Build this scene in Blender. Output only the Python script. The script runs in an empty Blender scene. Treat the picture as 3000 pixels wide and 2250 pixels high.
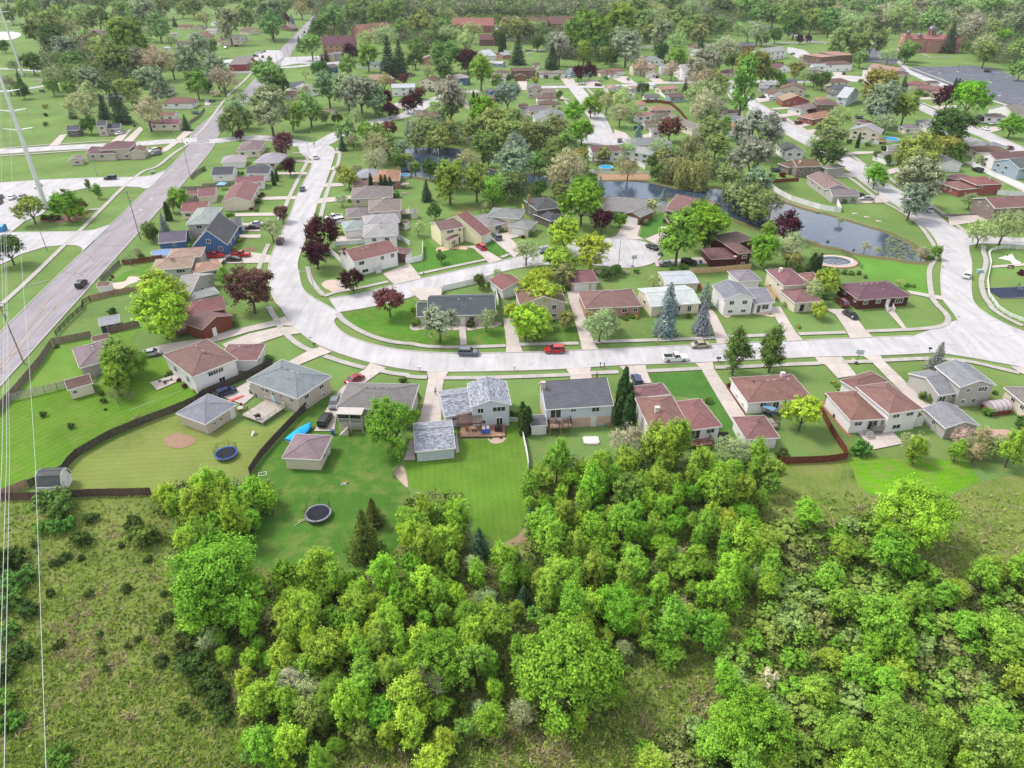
import bpy, bmesh, math, random, re
import numpy as np
from mathutils import Vector, Matrix, noise as mnoise
from mathutils.geometry import tessellate_polygon
random.seed(7); rng = np.random.default_rng(7)
S = bpy.context.scene
COL = S.collection
PI = math.pi
# ------------------------------------------------------------------ camera, sky, sun, exposure
FPX, HCAM, PITCH = 2080.0, 81.0, math.atan(1300 / 2080.0)
cam = bpy.data.cameras.new('camera'); camo = bpy.data.objects.new('camera', cam); COL.objects.link(camo)
cam.sensor_width = 36; cam.lens = 36 * FPX / 3000; cam.clip_start = 0.5; cam.clip_end = 8000
camo.location = (0, 0, HCAM); camo.rotation_euler = (PI / 2 - PITCH, 0, 0); S.camera = camo
world = bpy.data.worlds.new('World'); S.world = world; world.use_nodes = True
SUN_EL, SUN_AZ = 54.0, 292.0   # degrees, azimuth clockwise from +Y: beyond the scene, to the left
nt = world.node_tree; bgn = nt.nodes['Background']
sky = nt.nodes.new('ShaderNodeTexSky'); sky.sky_type = 'NISHITA'; sky.sun_disc = False
sky.sun_elevation = math.radians(SUN_EL); sky.sun_rotation = math.radians(SUN_AZ)
sky.air_density = 1.0; sky.dust_density = 2.0; sky.ozone_density = 1.0
tc = nt.nodes.new('ShaderNodeTexCoord')
mp = nt.nodes.new('ShaderNodeMapping'); mp.inputs['Scale'].default_value = (1, 1, 2.6); mp.inputs['Location'].default_value = (0, .15, -.35)
nz = nt.nodes.new('ShaderNodeTexNoise'); nz.inputs['Scale'].default_value = 2.1; nz.inputs['Detail'].default_value = 7; nz.inputs['Roughness'].default_value = .58
rp = nt.nodes.new('ShaderNodeValToRGB'); rp.color_ramp.elements[0].position = .41; rp.color_ramp.elements[1].position = .60
mx = nt.nodes.new('ShaderNodeMixRGB'); mx.inputs[2].default_value = (10.8, 10.6, 10.6, 1)
nt.links.new(tc.outputs['Generated'], mp.inputs[0]); nt.links.new(mp.outputs[0], nz.inputs[0]); nt.links.new(nz.outputs['Fac'], rp.inputs[0])
nt.links.new(rp.outputs[0], mx.inputs[0]); nt.links.new(sky.outputs[0], mx.inputs[1]); nt.links.new(mx.outputs[0], bgn.inputs[0])
bgn.inputs[1].default_value = 0.073
sl = bpy.data.lights.new('sun', 'SUN'); sl.energy = 1.35; sl.angle = math.radians(13); sl.color = (1, .96, .9)
so = bpy.data.objects.new('sun', sl); COL.objects.link(so)
az, el = math.radians(SUN_AZ), math.radians(SUN_EL)
sdir = Vector((math.sin(az) * math.cos(el), math.cos(az) * math.cos(el), math.sin(el)))
so.rotation_euler = sdir.to_track_quat('Z', 'Y').to_euler(); so.location = (0, -50, 200)
S.view_settings.view_transform = 'Standard'; S.view_settings.look = 'None'; S.view_settings.gamma = 1
S.view_settings.use_curve_mapping = False; S.view_settings.exposure = 1.5
S.cycles.max_bounces = 6; S.cycles.diffuse_bounces = 2; S.cycles.glossy_bounces = 2; S.cycles.transmission_bounces = 2
S.cycles.volume_bounces = 0; S.cycles.transparent_max_bounces = 4
try: S.cycles.use_denoising = True
except Exception: pass
# ------------------------------------------------------------------ survey: photo reading -> metres on the ground
ct, st = math.cos(PITCH), math.sin(PITCH)
TL = {c: ((i % 5) * 600, (i // 5) * 450, 600 / 2212) for i, c in enumerate('ABCDEFGHIJKLMNO')}
TL.update(P=(0, 1350, 1200 / 2212), Q=(900, 1350, 1200 / 2212), R=(1800, 1350, 1200 / 2212), n=(0, 0, 1))
def nat(s):
    x, y = s[1:].split(','); a = TL[s[0]]
    return a[0] + float(x) * a[2], a[1] + float(y) * a[2]
def unp(px, py, z=0.0):
    dx = (px - 1500) / FPX; dv = (py - 1125) / FPX
    d = (dx, ct - dv * st, -st - dv * ct); t = (z - HCAM) / d[2]
    return Vector((d[0] * t, d[1] * t, z))
def W(s, z=0.0): return unp(*nat(s), z)
def WL(s, z=0.0): return [W(t, z) for t in s.split()]
def depth(p): return p.y * ct - (p.z - HCAM) * st
def proj(p):
    zc = depth(p); u = (p.y * st + (p.z - HCAM) * ct)
    return 1500 + FPX * p.x / zc, 1125 - FPX * u / zc
def srgb(r, g, b, k=.62):
    f = lambda c: (c / 255 / 12.92 if c <= 10 else ((c / 255 + .055) / 1.055) ** 2.4) * k
    return (f(r), f(g), f(b), 1)
# ------------------------------------------------------------------ materials
def node_mat(name, rough=.8, spec=.3):
    m = bpy.data.materials.new(name); m.use_nodes = True
    n = m.node_tree; b = n.nodes['Principled BSDF']; b.inputs['Roughness'].default_value = rough
    b.inputs['Specular IOR Level'].default_value = spec
    return m, n, b
def N(n, t, **k):
    x = n.nodes.new(t)
    for a, v in k.items():
        if a in x.inputs: x.inputs[a].default_value = v
        else: setattr(x, a, v)
    return x
def mul(n, a, b, op='MULTIPLY'):
    x = n.nodes.new('ShaderNodeMath'); x.operation = op
    for i, v in enumerate((a, b)):
        if isinstance(v, (int, float)): x.inputs[i].default_value = v
        else: n.links.new(v, x.inputs[i])
    return x.outputs[0]
def vscale(n, col, fac):
    x = n.nodes.new('ShaderNodeVectorMath'); x.operation = 'SCALE'; n.links.new(col, x.inputs[0])
    if isinstance(fac, (int, float)): x.inputs['Scale'].default_value = fac
    else: n.links.new(fac, x.inputs['Scale'])
    return x.outputs[0]
def noise(n, scale, detail=4, rough=.55, vec=None, stretch=None):
    x = n.nodes.new('ShaderNodeTexNoise'); x.inputs['Scale'].default_value = scale; x.inputs['Detail'].default_value = detail; x.inputs['Roughness'].default_value = rough
    if vec is None:
        g = n.nodes.new('ShaderNodeNewGeometry'); vec = g.outputs['Position']
    if stretch:
        mpn = n.nodes.new('ShaderNodeMapping'); mpn.inputs['Scale'].default_value = stretch[:3]
        if len(stretch) > 3: mpn.inputs['Rotation'].default_value = (0, 0, stretch[3])
        n.links.new(vec, mpn.inputs[0]); vec = mpn.outputs[0]
    n.links.new(vec, x.inputs['Vector']); return x.outputs['Fac']
def ramp(n, fac, stops, interp='LINEAR'):
    x = n.nodes.new('ShaderNodeValToRGB'); x.color_ramp.interpolation = interp
    e = x.color_ramp.elements
    while len(e) < len(stops): e.new(.5)
    for i, (p, c) in enumerate(stops):
        e[i].position = p; e[i].color = c if len(c) == 4 else (*c, 1)
    n.links.new(fac, x.inputs[0]); return x.outputs[0]
def mapr(n, v, a, b, c, d):
    x = n.nodes.new('ShaderNodeMapRange'); n.links.new(v, x.inputs[0])
    for i, q in enumerate((a, b, c, d)): x.inputs[i + 1].default_value = q
    return x.outputs[0]
def mixc(n, f, a, b):
    x = n.nodes.new('ShaderNodeMixRGB')
    for i, v in enumerate((f, a, b)):
        if isinstance(v, (int, float)): x.inputs[i].default_value = v
        elif isinstance(v, tuple): x.inputs[i].default_value = v
        else: n.links.new(v, x.inputs[i])
    return x.outputs[0]
def bump(n, b, h, dist, strength=.6):
    x = n.nodes.new('ShaderNodeBump'); x.inputs['Distance'].default_value = dist; x.inputs['Strength'].default_value = strength
    n.links.new(h, x.inputs['Height']); n.links.new(x.outputs[0], b.inputs['Normal'])
def ocol(n):
    return n.nodes.new('ShaderNodeObjectInfo').outputs['Color']
MAT = {}
def m_obj(name, rough=.7, spec=.3, ns=3.0, amt=.15, detail=4, fine=None, metallic=0):
    """surface whose own colour is the object's colour, with mottling"""
    m, n, b = node_mat(name, rough, spec); b.inputs['Metallic'].default_value = metallic
    f = mapr(n, noise(n, ns, detail), .25, .75, 1 - amt, 1 + amt)
    if fine:
        f2 = mapr(n, noise(n, fine[0], 2), .3, .7, 1 - fine[1], 1 + fine[1]); f = mul(n, f, f2)
    n.links.new(vscale(n, ocol(n), f), b.inputs['Base Color']); MAT[name] = m; return m, n, b
m_obj('paint', .55, .4, 1.5, .06)
m_obj('carpaint', .22, .6, 1.0, .02)
m_obj('concrete', .85, .2, .9, .10, 6, (14, .05))
m_obj('stone', .9, .2, 2.5, .25)
m_obj('cloth', .8, .2, 2, .12)
m_obj('metal', .4, .5, 2, .06, metallic=.3)
m_obj('mulch', .95, .1, 5, .35)
# timber: streaky, weathered
m, n, b = m_obj('wood', .85, .15, 1.2, .18)
g = noise(n, 4.0, 3, .6, stretch=(1, 1, .12)); f = mapr(n, g, .3, .7, .78, 1.2)
lk = b.inputs['Base Color'].links[0].from_socket; n.links.new(vscale(n, lk, f), b.inputs['Base Color'])
# shingles: courses and mottled tabs in object space
m, n, b = node_mat('shingle', .9, .15); MAT['shingle'] = m
tcn = n.nodes.new('ShaderNodeTexCoord'); br = N(n, 'ShaderNodeTexBrick', Scale=1.0); br.offset = .5
br.inputs['Brick Width'].default_value = .9; br.inputs['Row Height'].default_value = .28; br.inputs['Mortar Size'].default_value = .02
br.inputs['Color1'].default_value = (.86, .86, .86, 1); br.inputs['Color2'].default_value = (1.14, 1.14, 1.14, 1); br.inputs['Mortar'].default_value = (.7, .7, .7, 1)
uvn = n.nodes.new('ShaderNodeUVMap'); n.links.new(uvn.outputs[0], br.inputs['Vector'])
f = mapr(n, noise(n, .55, 5, .6), .25, .75, .86, 1.13); f2 = mapr(n, noise(n, 6, 2), .3, .7, .9, 1.1)
c = vscale(n, ocol(n), mul(n, f, f2)); x = n.nodes.new('ShaderNodeMixRGB'); x.blend_type = 'MULTIPLY'; x.inputs[0].default_value = .8
n.links.new(c, x.inputs[1]); n.links.new(br.outputs['Color'], x.inputs[2]); n.links.new(x.outputs[0], b.inputs['Base Color'])
# speckled architectural shingles
m, n, b = node_mat('shingle_mixed', .9, .15); MAT['shingle_mixed'] = m
uvn = n.nodes.new('ShaderNodeUVMap'); br = N(n, 'ShaderNodeTexBrick', Scale=1.0); br.offset = .37; br.inputs['Brick Width'].default_value = .55; br.inputs['Row Height'].default_value = .2
br.inputs['Color1'].default_value = (.33, .35, .40, 1); br.inputs['Color2'].default_value = (.12, .125, .145, 1); br.inputs['Mortar'].default_value = (.12, .12, .14, 1); br.inputs['Mortar Size'].default_value = .01
n.links.new(uvn.outputs[0], br.inputs['Vector']); f2 = mapr(n, noise(n, 5, 2), .3, .7, .75, 1.25); n.links.new(vscale(n, br.outputs['Color'], f2), b.inputs['Base Color'])
# horizontal lap siding
m, n, b = m_obj('siding', .65, .3, .7, .05)
g = n.nodes.new('ShaderNodeNewGeometry'); sx = n.nodes.new('ShaderNodeSeparateXYZ'); n.links.new(g.outputs['Position'], sx.inputs[0])
w = mul(n, mul(n, sx.outputs['Z'], 4.4), 1.0, 'FRACT'); bump(n, b, w, .02, .8)
f = mapr(n, w, 0, .12, .78, 1.0); lk = b.inputs['Base Color'].links[0].from_socket; n.links.new(vscale(n, lk, f), b.inputs['Base Color'])
# brick
m, n, b = node_mat('brick', .9, .15); MAT['brick'] = m
uvn = n.nodes.new('ShaderNodeUVMap'); br = N(n, 'ShaderNodeTexBrick', Scale=1.0); br.inputs['Brick Width'].default_value = .4; br.inputs['Row Height'].default_value = .16; br.inputs['Mortar Size'].default_value = .018
br.inputs['Color1'].default_value = (1.15, 1.1, 1.05, 1); br.inputs['Color2'].default_value = (.75, .72, .7, 1); br.inputs['Mortar'].default_value = (1.3, 1.4, 1.5, 1)
n.links.new(uvn.outputs[0], br.inputs['Vector']); x = n.nodes.new('ShaderNodeMixRGB'); x.blend_type = 'MULTIPLY'; x.inputs[0].default_value = 1
n.links.new(ocol(n), x.inputs[1]); n.links.new(br.outputs['Color'], x.inputs[2]); n.links.new(x.outputs[0], b.inputs['Base Color'])
# glass
m, n, b = node_mat('glass', .08, .8); b.inputs['Base Color'].default_value = (.02, .025, .03, 1); MAT['glass'] = m
m, n, b = node_mat('carglass', .05, .9); b.inputs['Base Color'].default_value = (.012, .014, .018, 1); MAT['carglass'] = m
m, n, b = node_mat('rubber', .8, .2); b.inputs['Base Color'].default_value = (.012, .012, .013, 1); MAT['rubber'] = m
# water: dark glossy pond with fine ripples and scum
m, n, b = node_mat('pond_water', .06, .5); MAT['pond_water'] = m; b.inputs['Specular IOR Level'].default_value = .75
scum = ramp(n, noise(n, .35, 6, .7), [(.52, (0, 0, 0)), (.66, (1, 1, 1))])
n.links.new(mixc(n, scum, (.03, .05, .085, 1), (.06, .07, .07, 1)), b.inputs['Base Color']); n.links.new(mapr(n, scum, 0, 1, .06, .30), b.inputs['Roughness'])  # base tinted blue to paint in the reflected sky
bump(n, b, noise(n, 1.6, 4, .6), .05, .35)
m, n, b = node_mat('pool_water', .08, .5); b.inputs['Base Color'].default_value = (.03, .32, .62, 1); MAT['pool_water'] = m
# lawns
def lawn_mat(name, stripe=None, dry=.5):
    m, n, b = node_mat(name, .95, .1); MAT[name] = m
    big = noise(n, .05, 5, .6); mid = noise(n, .45, 5, .65); fine = noise(n, 4.5, 3, .7)
    c = ocol(n)
    c = vscale(n, c, mapr(n, big, .3, .7, .76, 1.24)); c = vscale(n, c, mapr(n, fine, .25, .75, .66, 1.36))
    dr = ramp(n, mul(n, mid, mapr(n, noise(n, .09, 3), .3, .7, .75, 1.2)), [(.44, (0, 0, 0)), (.66, (dry, dry, dry))])
    c = mixc(n, dr, c, (.17, .185, .055, 1))
    if stripe is not None:
        a, per, amt = stripe; g = n.nodes.new('ShaderNodeNewGeometry'); sx = n.nodes.new('ShaderNodeSeparateXYZ'); n.links.new(g.outputs['Position'], sx.inputs[0])
        u = mul(n, mul(n, sx.outputs['X'], math.cos(a) * 2 * PI / per), mul(n, sx.outputs['Y'], math.sin(a) * 2 * PI / per), 'ADD')
        u = mul(n, u, mapr(n, noise(n, .5, 4, .7), 0, 1, -3.4, 3.4), 'ADD')
        sn = mapr(n, mul(n, u, 0, 'SINE'), -1, 1, 1 - amt * .42, 1 + amt * .42); c = vscale(n, c, mul(n, sn, mapr(n, noise(n, .3), .3, .7, .96, 1.04)))
    n.links.new(c, b.inputs['Base Color']); bump(n, b, fine, .08, .7)
lawn_mat('lawn'); lawn_mat('lawn_striped', (math.radians(-32), 1.5, .16), .3); lawn_mat('lawn_striped_across', (math.radians(95), 1.3, .10), .8)
lawn_mat('lawn_striped_street', (math.radians(5), 1.2, .10), .2)
# rough meadow ground
m, n, b = node_mat('meadow', .95, .05); MAT['meadow'] = m
a1 = noise(n, .12, 6, .65); a2 = noise(n, 1.3, 6, .7, stretch=(1, .45, 1, .5)); a3 = noise(n, 5, 3, .7)
c = ramp(n, a1, [(.30, (.05, .085, .02)), (.42, (.10, .155, .025)), (.58, (.14, .18, .04)), (.72, (.18, .16, .08))])
c = mixc(n, mapr(n, a2, .45, .75, 0, .8), c, (.19, .17, .09, 1)); c = vscale(n, c, mapr(n, a3, .25, .75, .6, 1.5))
n.links.new(c, b.inputs['Base Color']); bump(n, b, a2, .3, .8)
# asphalt and road concrete with cracks
def road_mat(name, base, crack, cs, patch=.1):
    m, n, b = node_mat(name, .9, .2); MAT[name] = m
    g = n.nodes.new('ShaderNodeNewGeometry')
    wv = n.nodes.new('ShaderNodeVectorMath'); wv.operation = 'ADD'; nn = n.nodes.new('ShaderNodeTexNoise'); nn.inputs['Scale'].default_value = .6; nn.inputs['Detail'].default_value = 4
    n.links.new(g.outputs['Position'], nn.inputs['Vector']); sc = vscale(n, nn.outputs['Color'], 2.2); n.links.new(g.outputs['Position'], wv.inputs[0]); n.links.new(sc, wv.inputs[1])
    vo = n.nodes.new('ShaderNodeTexVoronoi'); vo.feature = 'DISTANCE_TO_EDGE'; vo.inputs['Scale'].default_value = cs; n.links.new(wv.outputs[0], vo.inputs['Vector'])
    cr = ramp(n, vo.outputs['Distance'], [(0, (1, 1, 1)), (.017, (0, 0, 0))]); cr = mul(n, cr, mapr(n, noise(n, .11, 3), .42, .60, 0, .8))
    f = mul(n, mapr(n, noise(n, .16, 5, .6), .25, .75, 1 - patch, 1 + patch), mapr(n, noise(n, 7, 2), .3, .7, .95, 1.05))
    stn = mapr(n, noise(n, .5, 5, .6, stretch=(1, .14, 1, .1)), .35, .75, 1.05, .78); f = mul(n, f, stn)
    rgb = n.nodes.new('ShaderNodeRGB'); rgb.outputs[0].default_value = base
    c = mixc(n, mul(n, cr, .75), vscale(n, rgb.outputs[0], f), crack); n.links.new(c, b.inputs['Base Color'])
road_mat('asphalt_old', srgb(172, 166, 172, .62), (.06, .06, .06, 1), .05, .06)
road_mat('road_concrete', srgb(212, 209, 211, .60), (.14, .14, .14, 1), .13, .12)
road_mat('asphalt_lot', srgb(112, 116, 128, .62), (.3, .3, .32, 1), .05, .16)
# leaves: colour of the tree, light and dark sprays, some light through the leaf
def leaf_mat(name, attr=None):
    m = bpy.data.materials.new(name); m.use_nodes = True; n = m.node_tree; b = n.nodes['Principled BSDF']; n.nodes.remove(b); out = n.nodes['Material Output']
    at = n.nodes.new('ShaderNodeAttribute'); at.attribute_name = 'tone'
    if attr:
        ca = n.nodes.new('ShaderNodeAttribute'); ca.attribute_name = attr; c = ca.outputs['Color']
    else: c = ocol(n)
    c = vscale(n, c, mapr(n, at.outputs['Fac'], 0, 1, .30, 1.70))  # wide tone range paints in shaded crown interiors and bright tips
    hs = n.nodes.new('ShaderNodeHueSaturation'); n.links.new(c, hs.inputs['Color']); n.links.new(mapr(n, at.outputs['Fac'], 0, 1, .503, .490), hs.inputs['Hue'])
    c = hs.outputs[0]
    d = n.nodes.new('ShaderNodeBsdfDiffuse'); t = n.nodes.new('ShaderNodeBsdfTranslucent'); ms = n.nodes.new('ShaderNodeMixShader'); ms.inputs[0].default_value = .22
    n.links.new(c, d.inputs[0]); n.links.new(vscale(n, c, 1.3), t.inputs[0]); n.links.new(d.outputs[0], ms.inputs[1]); n.links.new(t.outputs[0], ms.inputs[2]); n.links.new(ms.outputs[0], out.inputs[0])
    MAT[name] = m
leaf_mat('leaves'); leaf_mat('leaves_mass', 'tint')
m, n, b = m_obj('bark', .95, .1, 4, .25)
# the slight blue air over the far streets
def haze():
    me = bpy.data.meshes.new('haze'); x, y0, y1, z0, z1 = 3100, -700, 6100, -1, 84
    me.from_pydata([(-x, y0, z0), (x, y0, z0), (x, y1, z0), (-x, y1, z0), (-x, y0, z1), (x, y0, z1), (x, y1, z1), (-x, y1, z1)], [], [(0, 3, 2, 1), (4, 5, 6, 7), (0, 1, 5, 4), (1, 2, 6, 5), (2, 3, 7, 6), (3, 0, 4, 7)])
    m = bpy.data.materials.new('haze'); m.use_nodes = True; n = m.node_tree; n.nodes.remove(n.nodes['Principled BSDF']); v = n.nodes.new('ShaderNodeVolumePrincipled')
    v.inputs['Color'].default_value = (.93, .96, 1, 1); v.inputs['Density'].default_value = .00005; n.links.new(v.outputs[0], n.nodes['Material Output'].inputs['Volume']); me.materials.append(m)
    o = bpy.data.objects.new('haze', me); COL.objects.link(o); o['kind'] = 'stuff'
haze()
# ------------------------------------------------------------------ object helpers
COLS = {}
def mesh_obj(name, me, mat, parent=None, color=None, loc=None, rot=None, scale=None):
    o = bpy.data.objects.new(name, me); COL.objects.link(o)
    if parent is not None: o.parent = parent
    if mat and not me.materials: me.materials.append(MAT[mat])
    if color: o.color = color
    if loc is not None: o.location = loc
    if rot is not None: o.rotation_euler = (0, 0, rot) if isinstance(rot, (int, float)) else rot
    if scale is not None: o.scale = (scale,) * 3 if isinstance(scale, (int, float)) else scale
    return o
def empty(name, loc=(0, 0, 0), rot=0, label=None, cat=None, group=None, scale=1):
    o = bpy.data.objects.new(name, None); COL.objects.link(o); o.location = loc; o.rotation_euler = (0, 0, rot); o.scale = (scale,) * 3
    o.empty_display_size = .3
    return tag(o, label, cat, group)
def tag(o, label=None, cat=None, group=None, kind=None):
    if label: o['label'] = label
    if cat: o['category'] = cat
    if group: o['group'] = group
    if kind: o['kind'] = kind
    return o
class MB:
    """collects simple solids into one mesh"""
    def __init__(s): s.v = []; s.f = []
    def add(s, vs, fs):
        k = len(s.v); s.v += [tuple(v) for v in vs]; s.f += [tuple(i + k for i in f) for f in fs]; return s
    def box(s, x0, y0, z0, x1, y1, z1):
        return s.add([(x0, y0, z0), (x1, y0, z0), (x1, y1, z0), (x0, y1, z0), (x0, y0, z1), (x1, y0, z1), (x1, y1, z1), (x0, y1, z1)],
                     [(0, 3, 2, 1), (4, 5, 6, 7), (0, 1, 5, 4), (1, 2, 6, 5), (2, 3, 7, 6), (3, 0, 4, 7)])
    def tube(s, p, q, r, r2=None, n=8):
        p, q = Vector(p), Vector(q); r2 = r if r2 is None else r2; d = (q - p).normalized()
        a = d.orthogonal().normalized(); b = d.cross(a)
        vs = [p + (a * math.cos(2 * PI * i / n) + b * math.sin(2 * PI * i / n)) * r for i in range(n)] + [q + (a * math.cos(2 * PI * i / n) + b * math.sin(2 * PI * i / n)) * r2 for i in range(n)]
        return s.add(vs, [(i, (i + 1) % n, n + (i + 1) % n, n + i) for i in range(n)] + [tuple(range(n - 1, -1, -1)), tuple(range(n, 2 * n))])
    def disc(s, c, r, z0, z1, n=24, ry=None):
        ry = ry or r; vs = [(c[0] + r * math.cos(2 * PI * i / n), c[1] + ry * math.sin(2 * PI * i / n), z) for z in (z0, z1) for i in range(n)]
        return s.add(vs, [(i, (i + 1) % n, n + (i + 1) % n, n + i) for i in range(n)] + [tuple(range(n - 1, -1, -1)), tuple(range(n, 2 * n))])
    def ring(s, c, r0, r1, z0, z1, n=28, ry=1):
        vs = [(c[0] + r * math.cos(2 * PI * i / n), c[1] + r * ry * math.sin(2 * PI * i / n), z) for r, z in ((r0, z0), (r1, z0), (r1, z1), (r0, z1)) for i in range(n)]
        return s.add(vs, [(a * n + i, a * n + (i + 1) % n, b * n + (i + 1) % n, b * n + i) for a, b in ((0, 1), (1, 2), (2, 3), (3, 0)) for i in range(n)])
    def sphere(s, c, r, nu=10, nv=7, sz=1, bottom=-1):
        vs = []; fs = []
        for j in range(nv + 1):
            t = math.asin(max(-1, bottom)) + (PI / 2 - math.asin(max(-1, bottom))) * j / nv
            for i in range(nu): vs.append((c[0] + r * math.cos(t) * math.cos(2 * PI * i / nu), c[1] + r * math.cos(t) * math.sin(2 * PI * i / nu), c[2] + r * sz * math.sin(t)))
        for j in range(nv):
            for i in range(nu): fs.append((j * nu + i, j * nu + (i + 1) % nu, (j + 1) * nu + (i + 1) % nu, (j + 1) * nu + i))
        return s.add(vs, fs)
    def mesh(s, name, mat=None):
        me = bpy.data.meshes.new(name); me.from_pydata(s.v, [], s.f); me.validate(); me.update()
        if mat: me.materials.append(MAT[mat])
        return me
    def obj(s, name, mat, parent=None, color=None, smooth=False, bevel=0, **k):
        me = s.mesh(name)
        if bevel:
            bm = bmesh.new(); bm.from_mesh(me); bmesh.ops.bevel(bm, geom=bm.edges, offset=bevel, segments=1, affect='EDGES'); bm.to_mesh(me); bm.free()
        if smooth:
            for p in me.polygons: p.use_smooth = True
        return mesh_obj(name, me, mat, parent, color, **k)
def uv_planar(me):
    """UVs in metres: u along the horizontal edge direction, v up the slope"""
    uv = me.uv_layers.new(name='UVMap')
    for p in me.polygons:
        nn = p.normal; t = Vector((-nn.y, nn.x, 0))
        t = t.normalized() if t.length > 1e-4 else Vector((1, 0, 0)); bt = nn.cross(t)
        for li in p.loop_indices:
            co = me.vertices[me.loops[li].vertex_index].co; uv.data[li].uv = (co.dot(t), co.dot(bt))
def in_poly(p, poly):
    x, y = p[0], p[1]; c = False; j = len(poly) - 1
    for i in range(len(poly)):
        a, b = poly[i], poly[j]
        if (a[1] > y) != (b[1] > y) and x < (b[0] - a[0]) * (y - a[1]) / (b[1] - a[1]) + a[0]: c = not c
        j = i
    return c
def smooth_line(pts, per=6):
    """Catmull-Rom through the points"""
    P = [Vector((p[0], p[1], 0)) for p in pts]
    if len(P) < 3: return P
    P = [2 * P[0] - P[1]] + P + [2 * P[-1] - P[-2]]; out = []
    for i in range(1, len(P) - 2):
        a, b, c, d = P[i - 1:i + 3]
        for k in range(per):
            t = k / per; out.append(.5 * ((2 * b) + (c - a) * t + (2 * a - 5 * b + 4 * c - d) * t * t + (3 * b - a - 3 * c + d) * t ** 3))
    return out + [P[-2]]
def resample(pts, step):
    out = [pts[0].copy()]; acc = 0
    for a, b in zip(pts, pts[1:]):
        L = (b - a).length
        if L < 1e-6: continue
        t = step - acc
        while t <= L: out.append(a + (b - a) * (t / L)); t += step
        acc = L - (t - step)
    if (out[-1] - pts[-1]).length > step * .3: out.append(pts[-1].copy())
    return out
def sheet(name, poly, z, mat, color=None, kind='structure', thick=0):
    me = bpy.data.meshes.new(name); vs = [(p[0], p[1], z) for p in poly]
    tris = tessellate_polygon([[Vector((v[0], v[1], 0)) for v in vs]])
    fs = []
    for a, b, c in tris:
        ar = (vs[b][0] - vs[a][0]) * (vs[c][1] - vs[a][1]) - (vs[b][1] - vs[a][1]) * (vs[c][0] - vs[a][0]); fs.append((a, b, c) if ar > 0 else (a, c, b))
    if thick:
        k = len(vs); vs += [(p[0], p[1], z - thick) for p in poly]; fs += [(i, (i + 1) % k, k + (i + 1) % k, k + i) for i in range(k)]
    me.from_pydata(vs, [], fs); me.update()
    o = mesh_obj(name, me, mat, None, color)
    if kind: o['kind'] = kind
    return o
# ------------------------------------------------------------------ ground
sheet('ground', [(-3000, -600), (3000, -600), (3000, 6000), (-3000, 6000)], 0, 'lawn', srgb(110, 140, 76, .70))
zt = [0.0]; ZB = {'lawn': [.004, 0], 'bed': [.070, 0], 'road': [.092, 0], 'drive': [.172, 0], 'walk': [.190, 0]}
def nz_(kind='lawn'):
    q = ZB[kind]; q[1] += 1
    return q[0] + .004 * (q[1] if kind in ('lawn', 'road') else q[1] % 4)
rough_poly = WL('n-900,1480 P0,215 P300,212 P830,175 P930,330 P930,620 P1000,640 P1350,560 P1480,600 Q250,640 Q420,560 Q500,440 Q520,330 Q500,200 Q600,190 Q840,180 Q870,300 Q840,430 Q1000,480 Q1100,450 Q1190,400 Q1215,200 Q1185,30 R300,60 R860,20 R1270,-10 R1320,150 R1400,190 R1780,215 R1980,110 R2212,70 n3900,1300 n4600,2800 n-1600,2800')
sheet('meadow_ground', rough_poly, nz_(), 'meadow')
def lawn(pts, col, mat='lawn'): sheet('lawn', WL(pts), nz_(), mat, srgb(*col, .68))
lawn('K60,1040 K720,870 K1020,880 K1250,720 K1550,560 K1760,560 K2080,780 K2180,940 K1500,1290 K760,1659 P340,60 P180,130 P0,205 n-260,1500', (98, 138, 42), 'lawn_striped')
lawn('K750,1665 K1500,1300 K1990,1020 L0,1390 L270,1220 L640,1310 L1050,1100 L590,1659 P1345,85 P830,160 P380,170 P350,60', (128, 144, 74), 'lawn_striped_across')
lawn('L1110,1090 L1400,900 L1450,1350 L2120,1400 L2130,1659 Q460,40 Q560,170 Q500,300 Q500,440 Q420,560 Q250,640 P1480,590 P1350,560 P1240,480 P1350,85 L610,1659', (80, 124, 46))
lawn('M20,1659 M540,1440 M1010,1440 M1070,1240 M1200,1260 M1285,1659 Q1200,200 Q1180,380 Q1030,450 Q900,400 Q870,200 Q560,150 Q520,20', (100, 138, 46), 'lawn_striped_street')
lawn('K200,900 K720,800 K1120,690 K1350,500 K1500,230 K600,400 K330,740', (112, 150, 62))
lawn('N370,720 N940,695 N1270,1230 N1300,1400 N1060,1290 N980,990 N640,955 N540,820 N430,820', (76, 122, 52), 'lawn_striped_street')
lawn('R1270,0 R1300,-20 R1900,0 R1970,110 R1780,200 R1400,185 R1320,150', (104, 158, 30), 'lawn_striped_across')
lawn('J330,1060 J600,1120 J900,1160 J1200,1190 J1160,1380 J1180,1520 J940,1480 J820,1390 J560,1380 J470,1250', (100, 150, 60), 'lawn_striped_street')
lawn('L1490,60 L1800,0 H0,1540 H70,1600 M0,100 M540,200 M540,415 M200,410 L2212,380 L1800,290 L1600,180', (88, 134, 44))
lawn('M615,240 M1015,170 M1040,400 M620,412', (82, 128, 44))
lawn('M1190,300 M1500,180 M1780,150 M1850,375 M1190,400', (86, 120, 50))
lawn('I270,890 I330,720 I520,640 I540,780 I500,860 I380,910', (78, 124, 52), 'lawn_striped_street')
lawn('H10,1180 H150,1160 H160,900 H300,1040 H600,1040 H690,1030 H810,1135 H90,1295', (82, 130, 50), 'lawn_striped_street')
lawn('H790,890 H860,910 H1080,1080 H930,1110 H690,960', (76, 124, 50), 'lawn_striped_street')
lawn('F1200,1390 F1320,1290 F1640,1190 F1640,1290 F1560,1330 F1400,1330 F1330,1380', (88, 136, 50))
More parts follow.
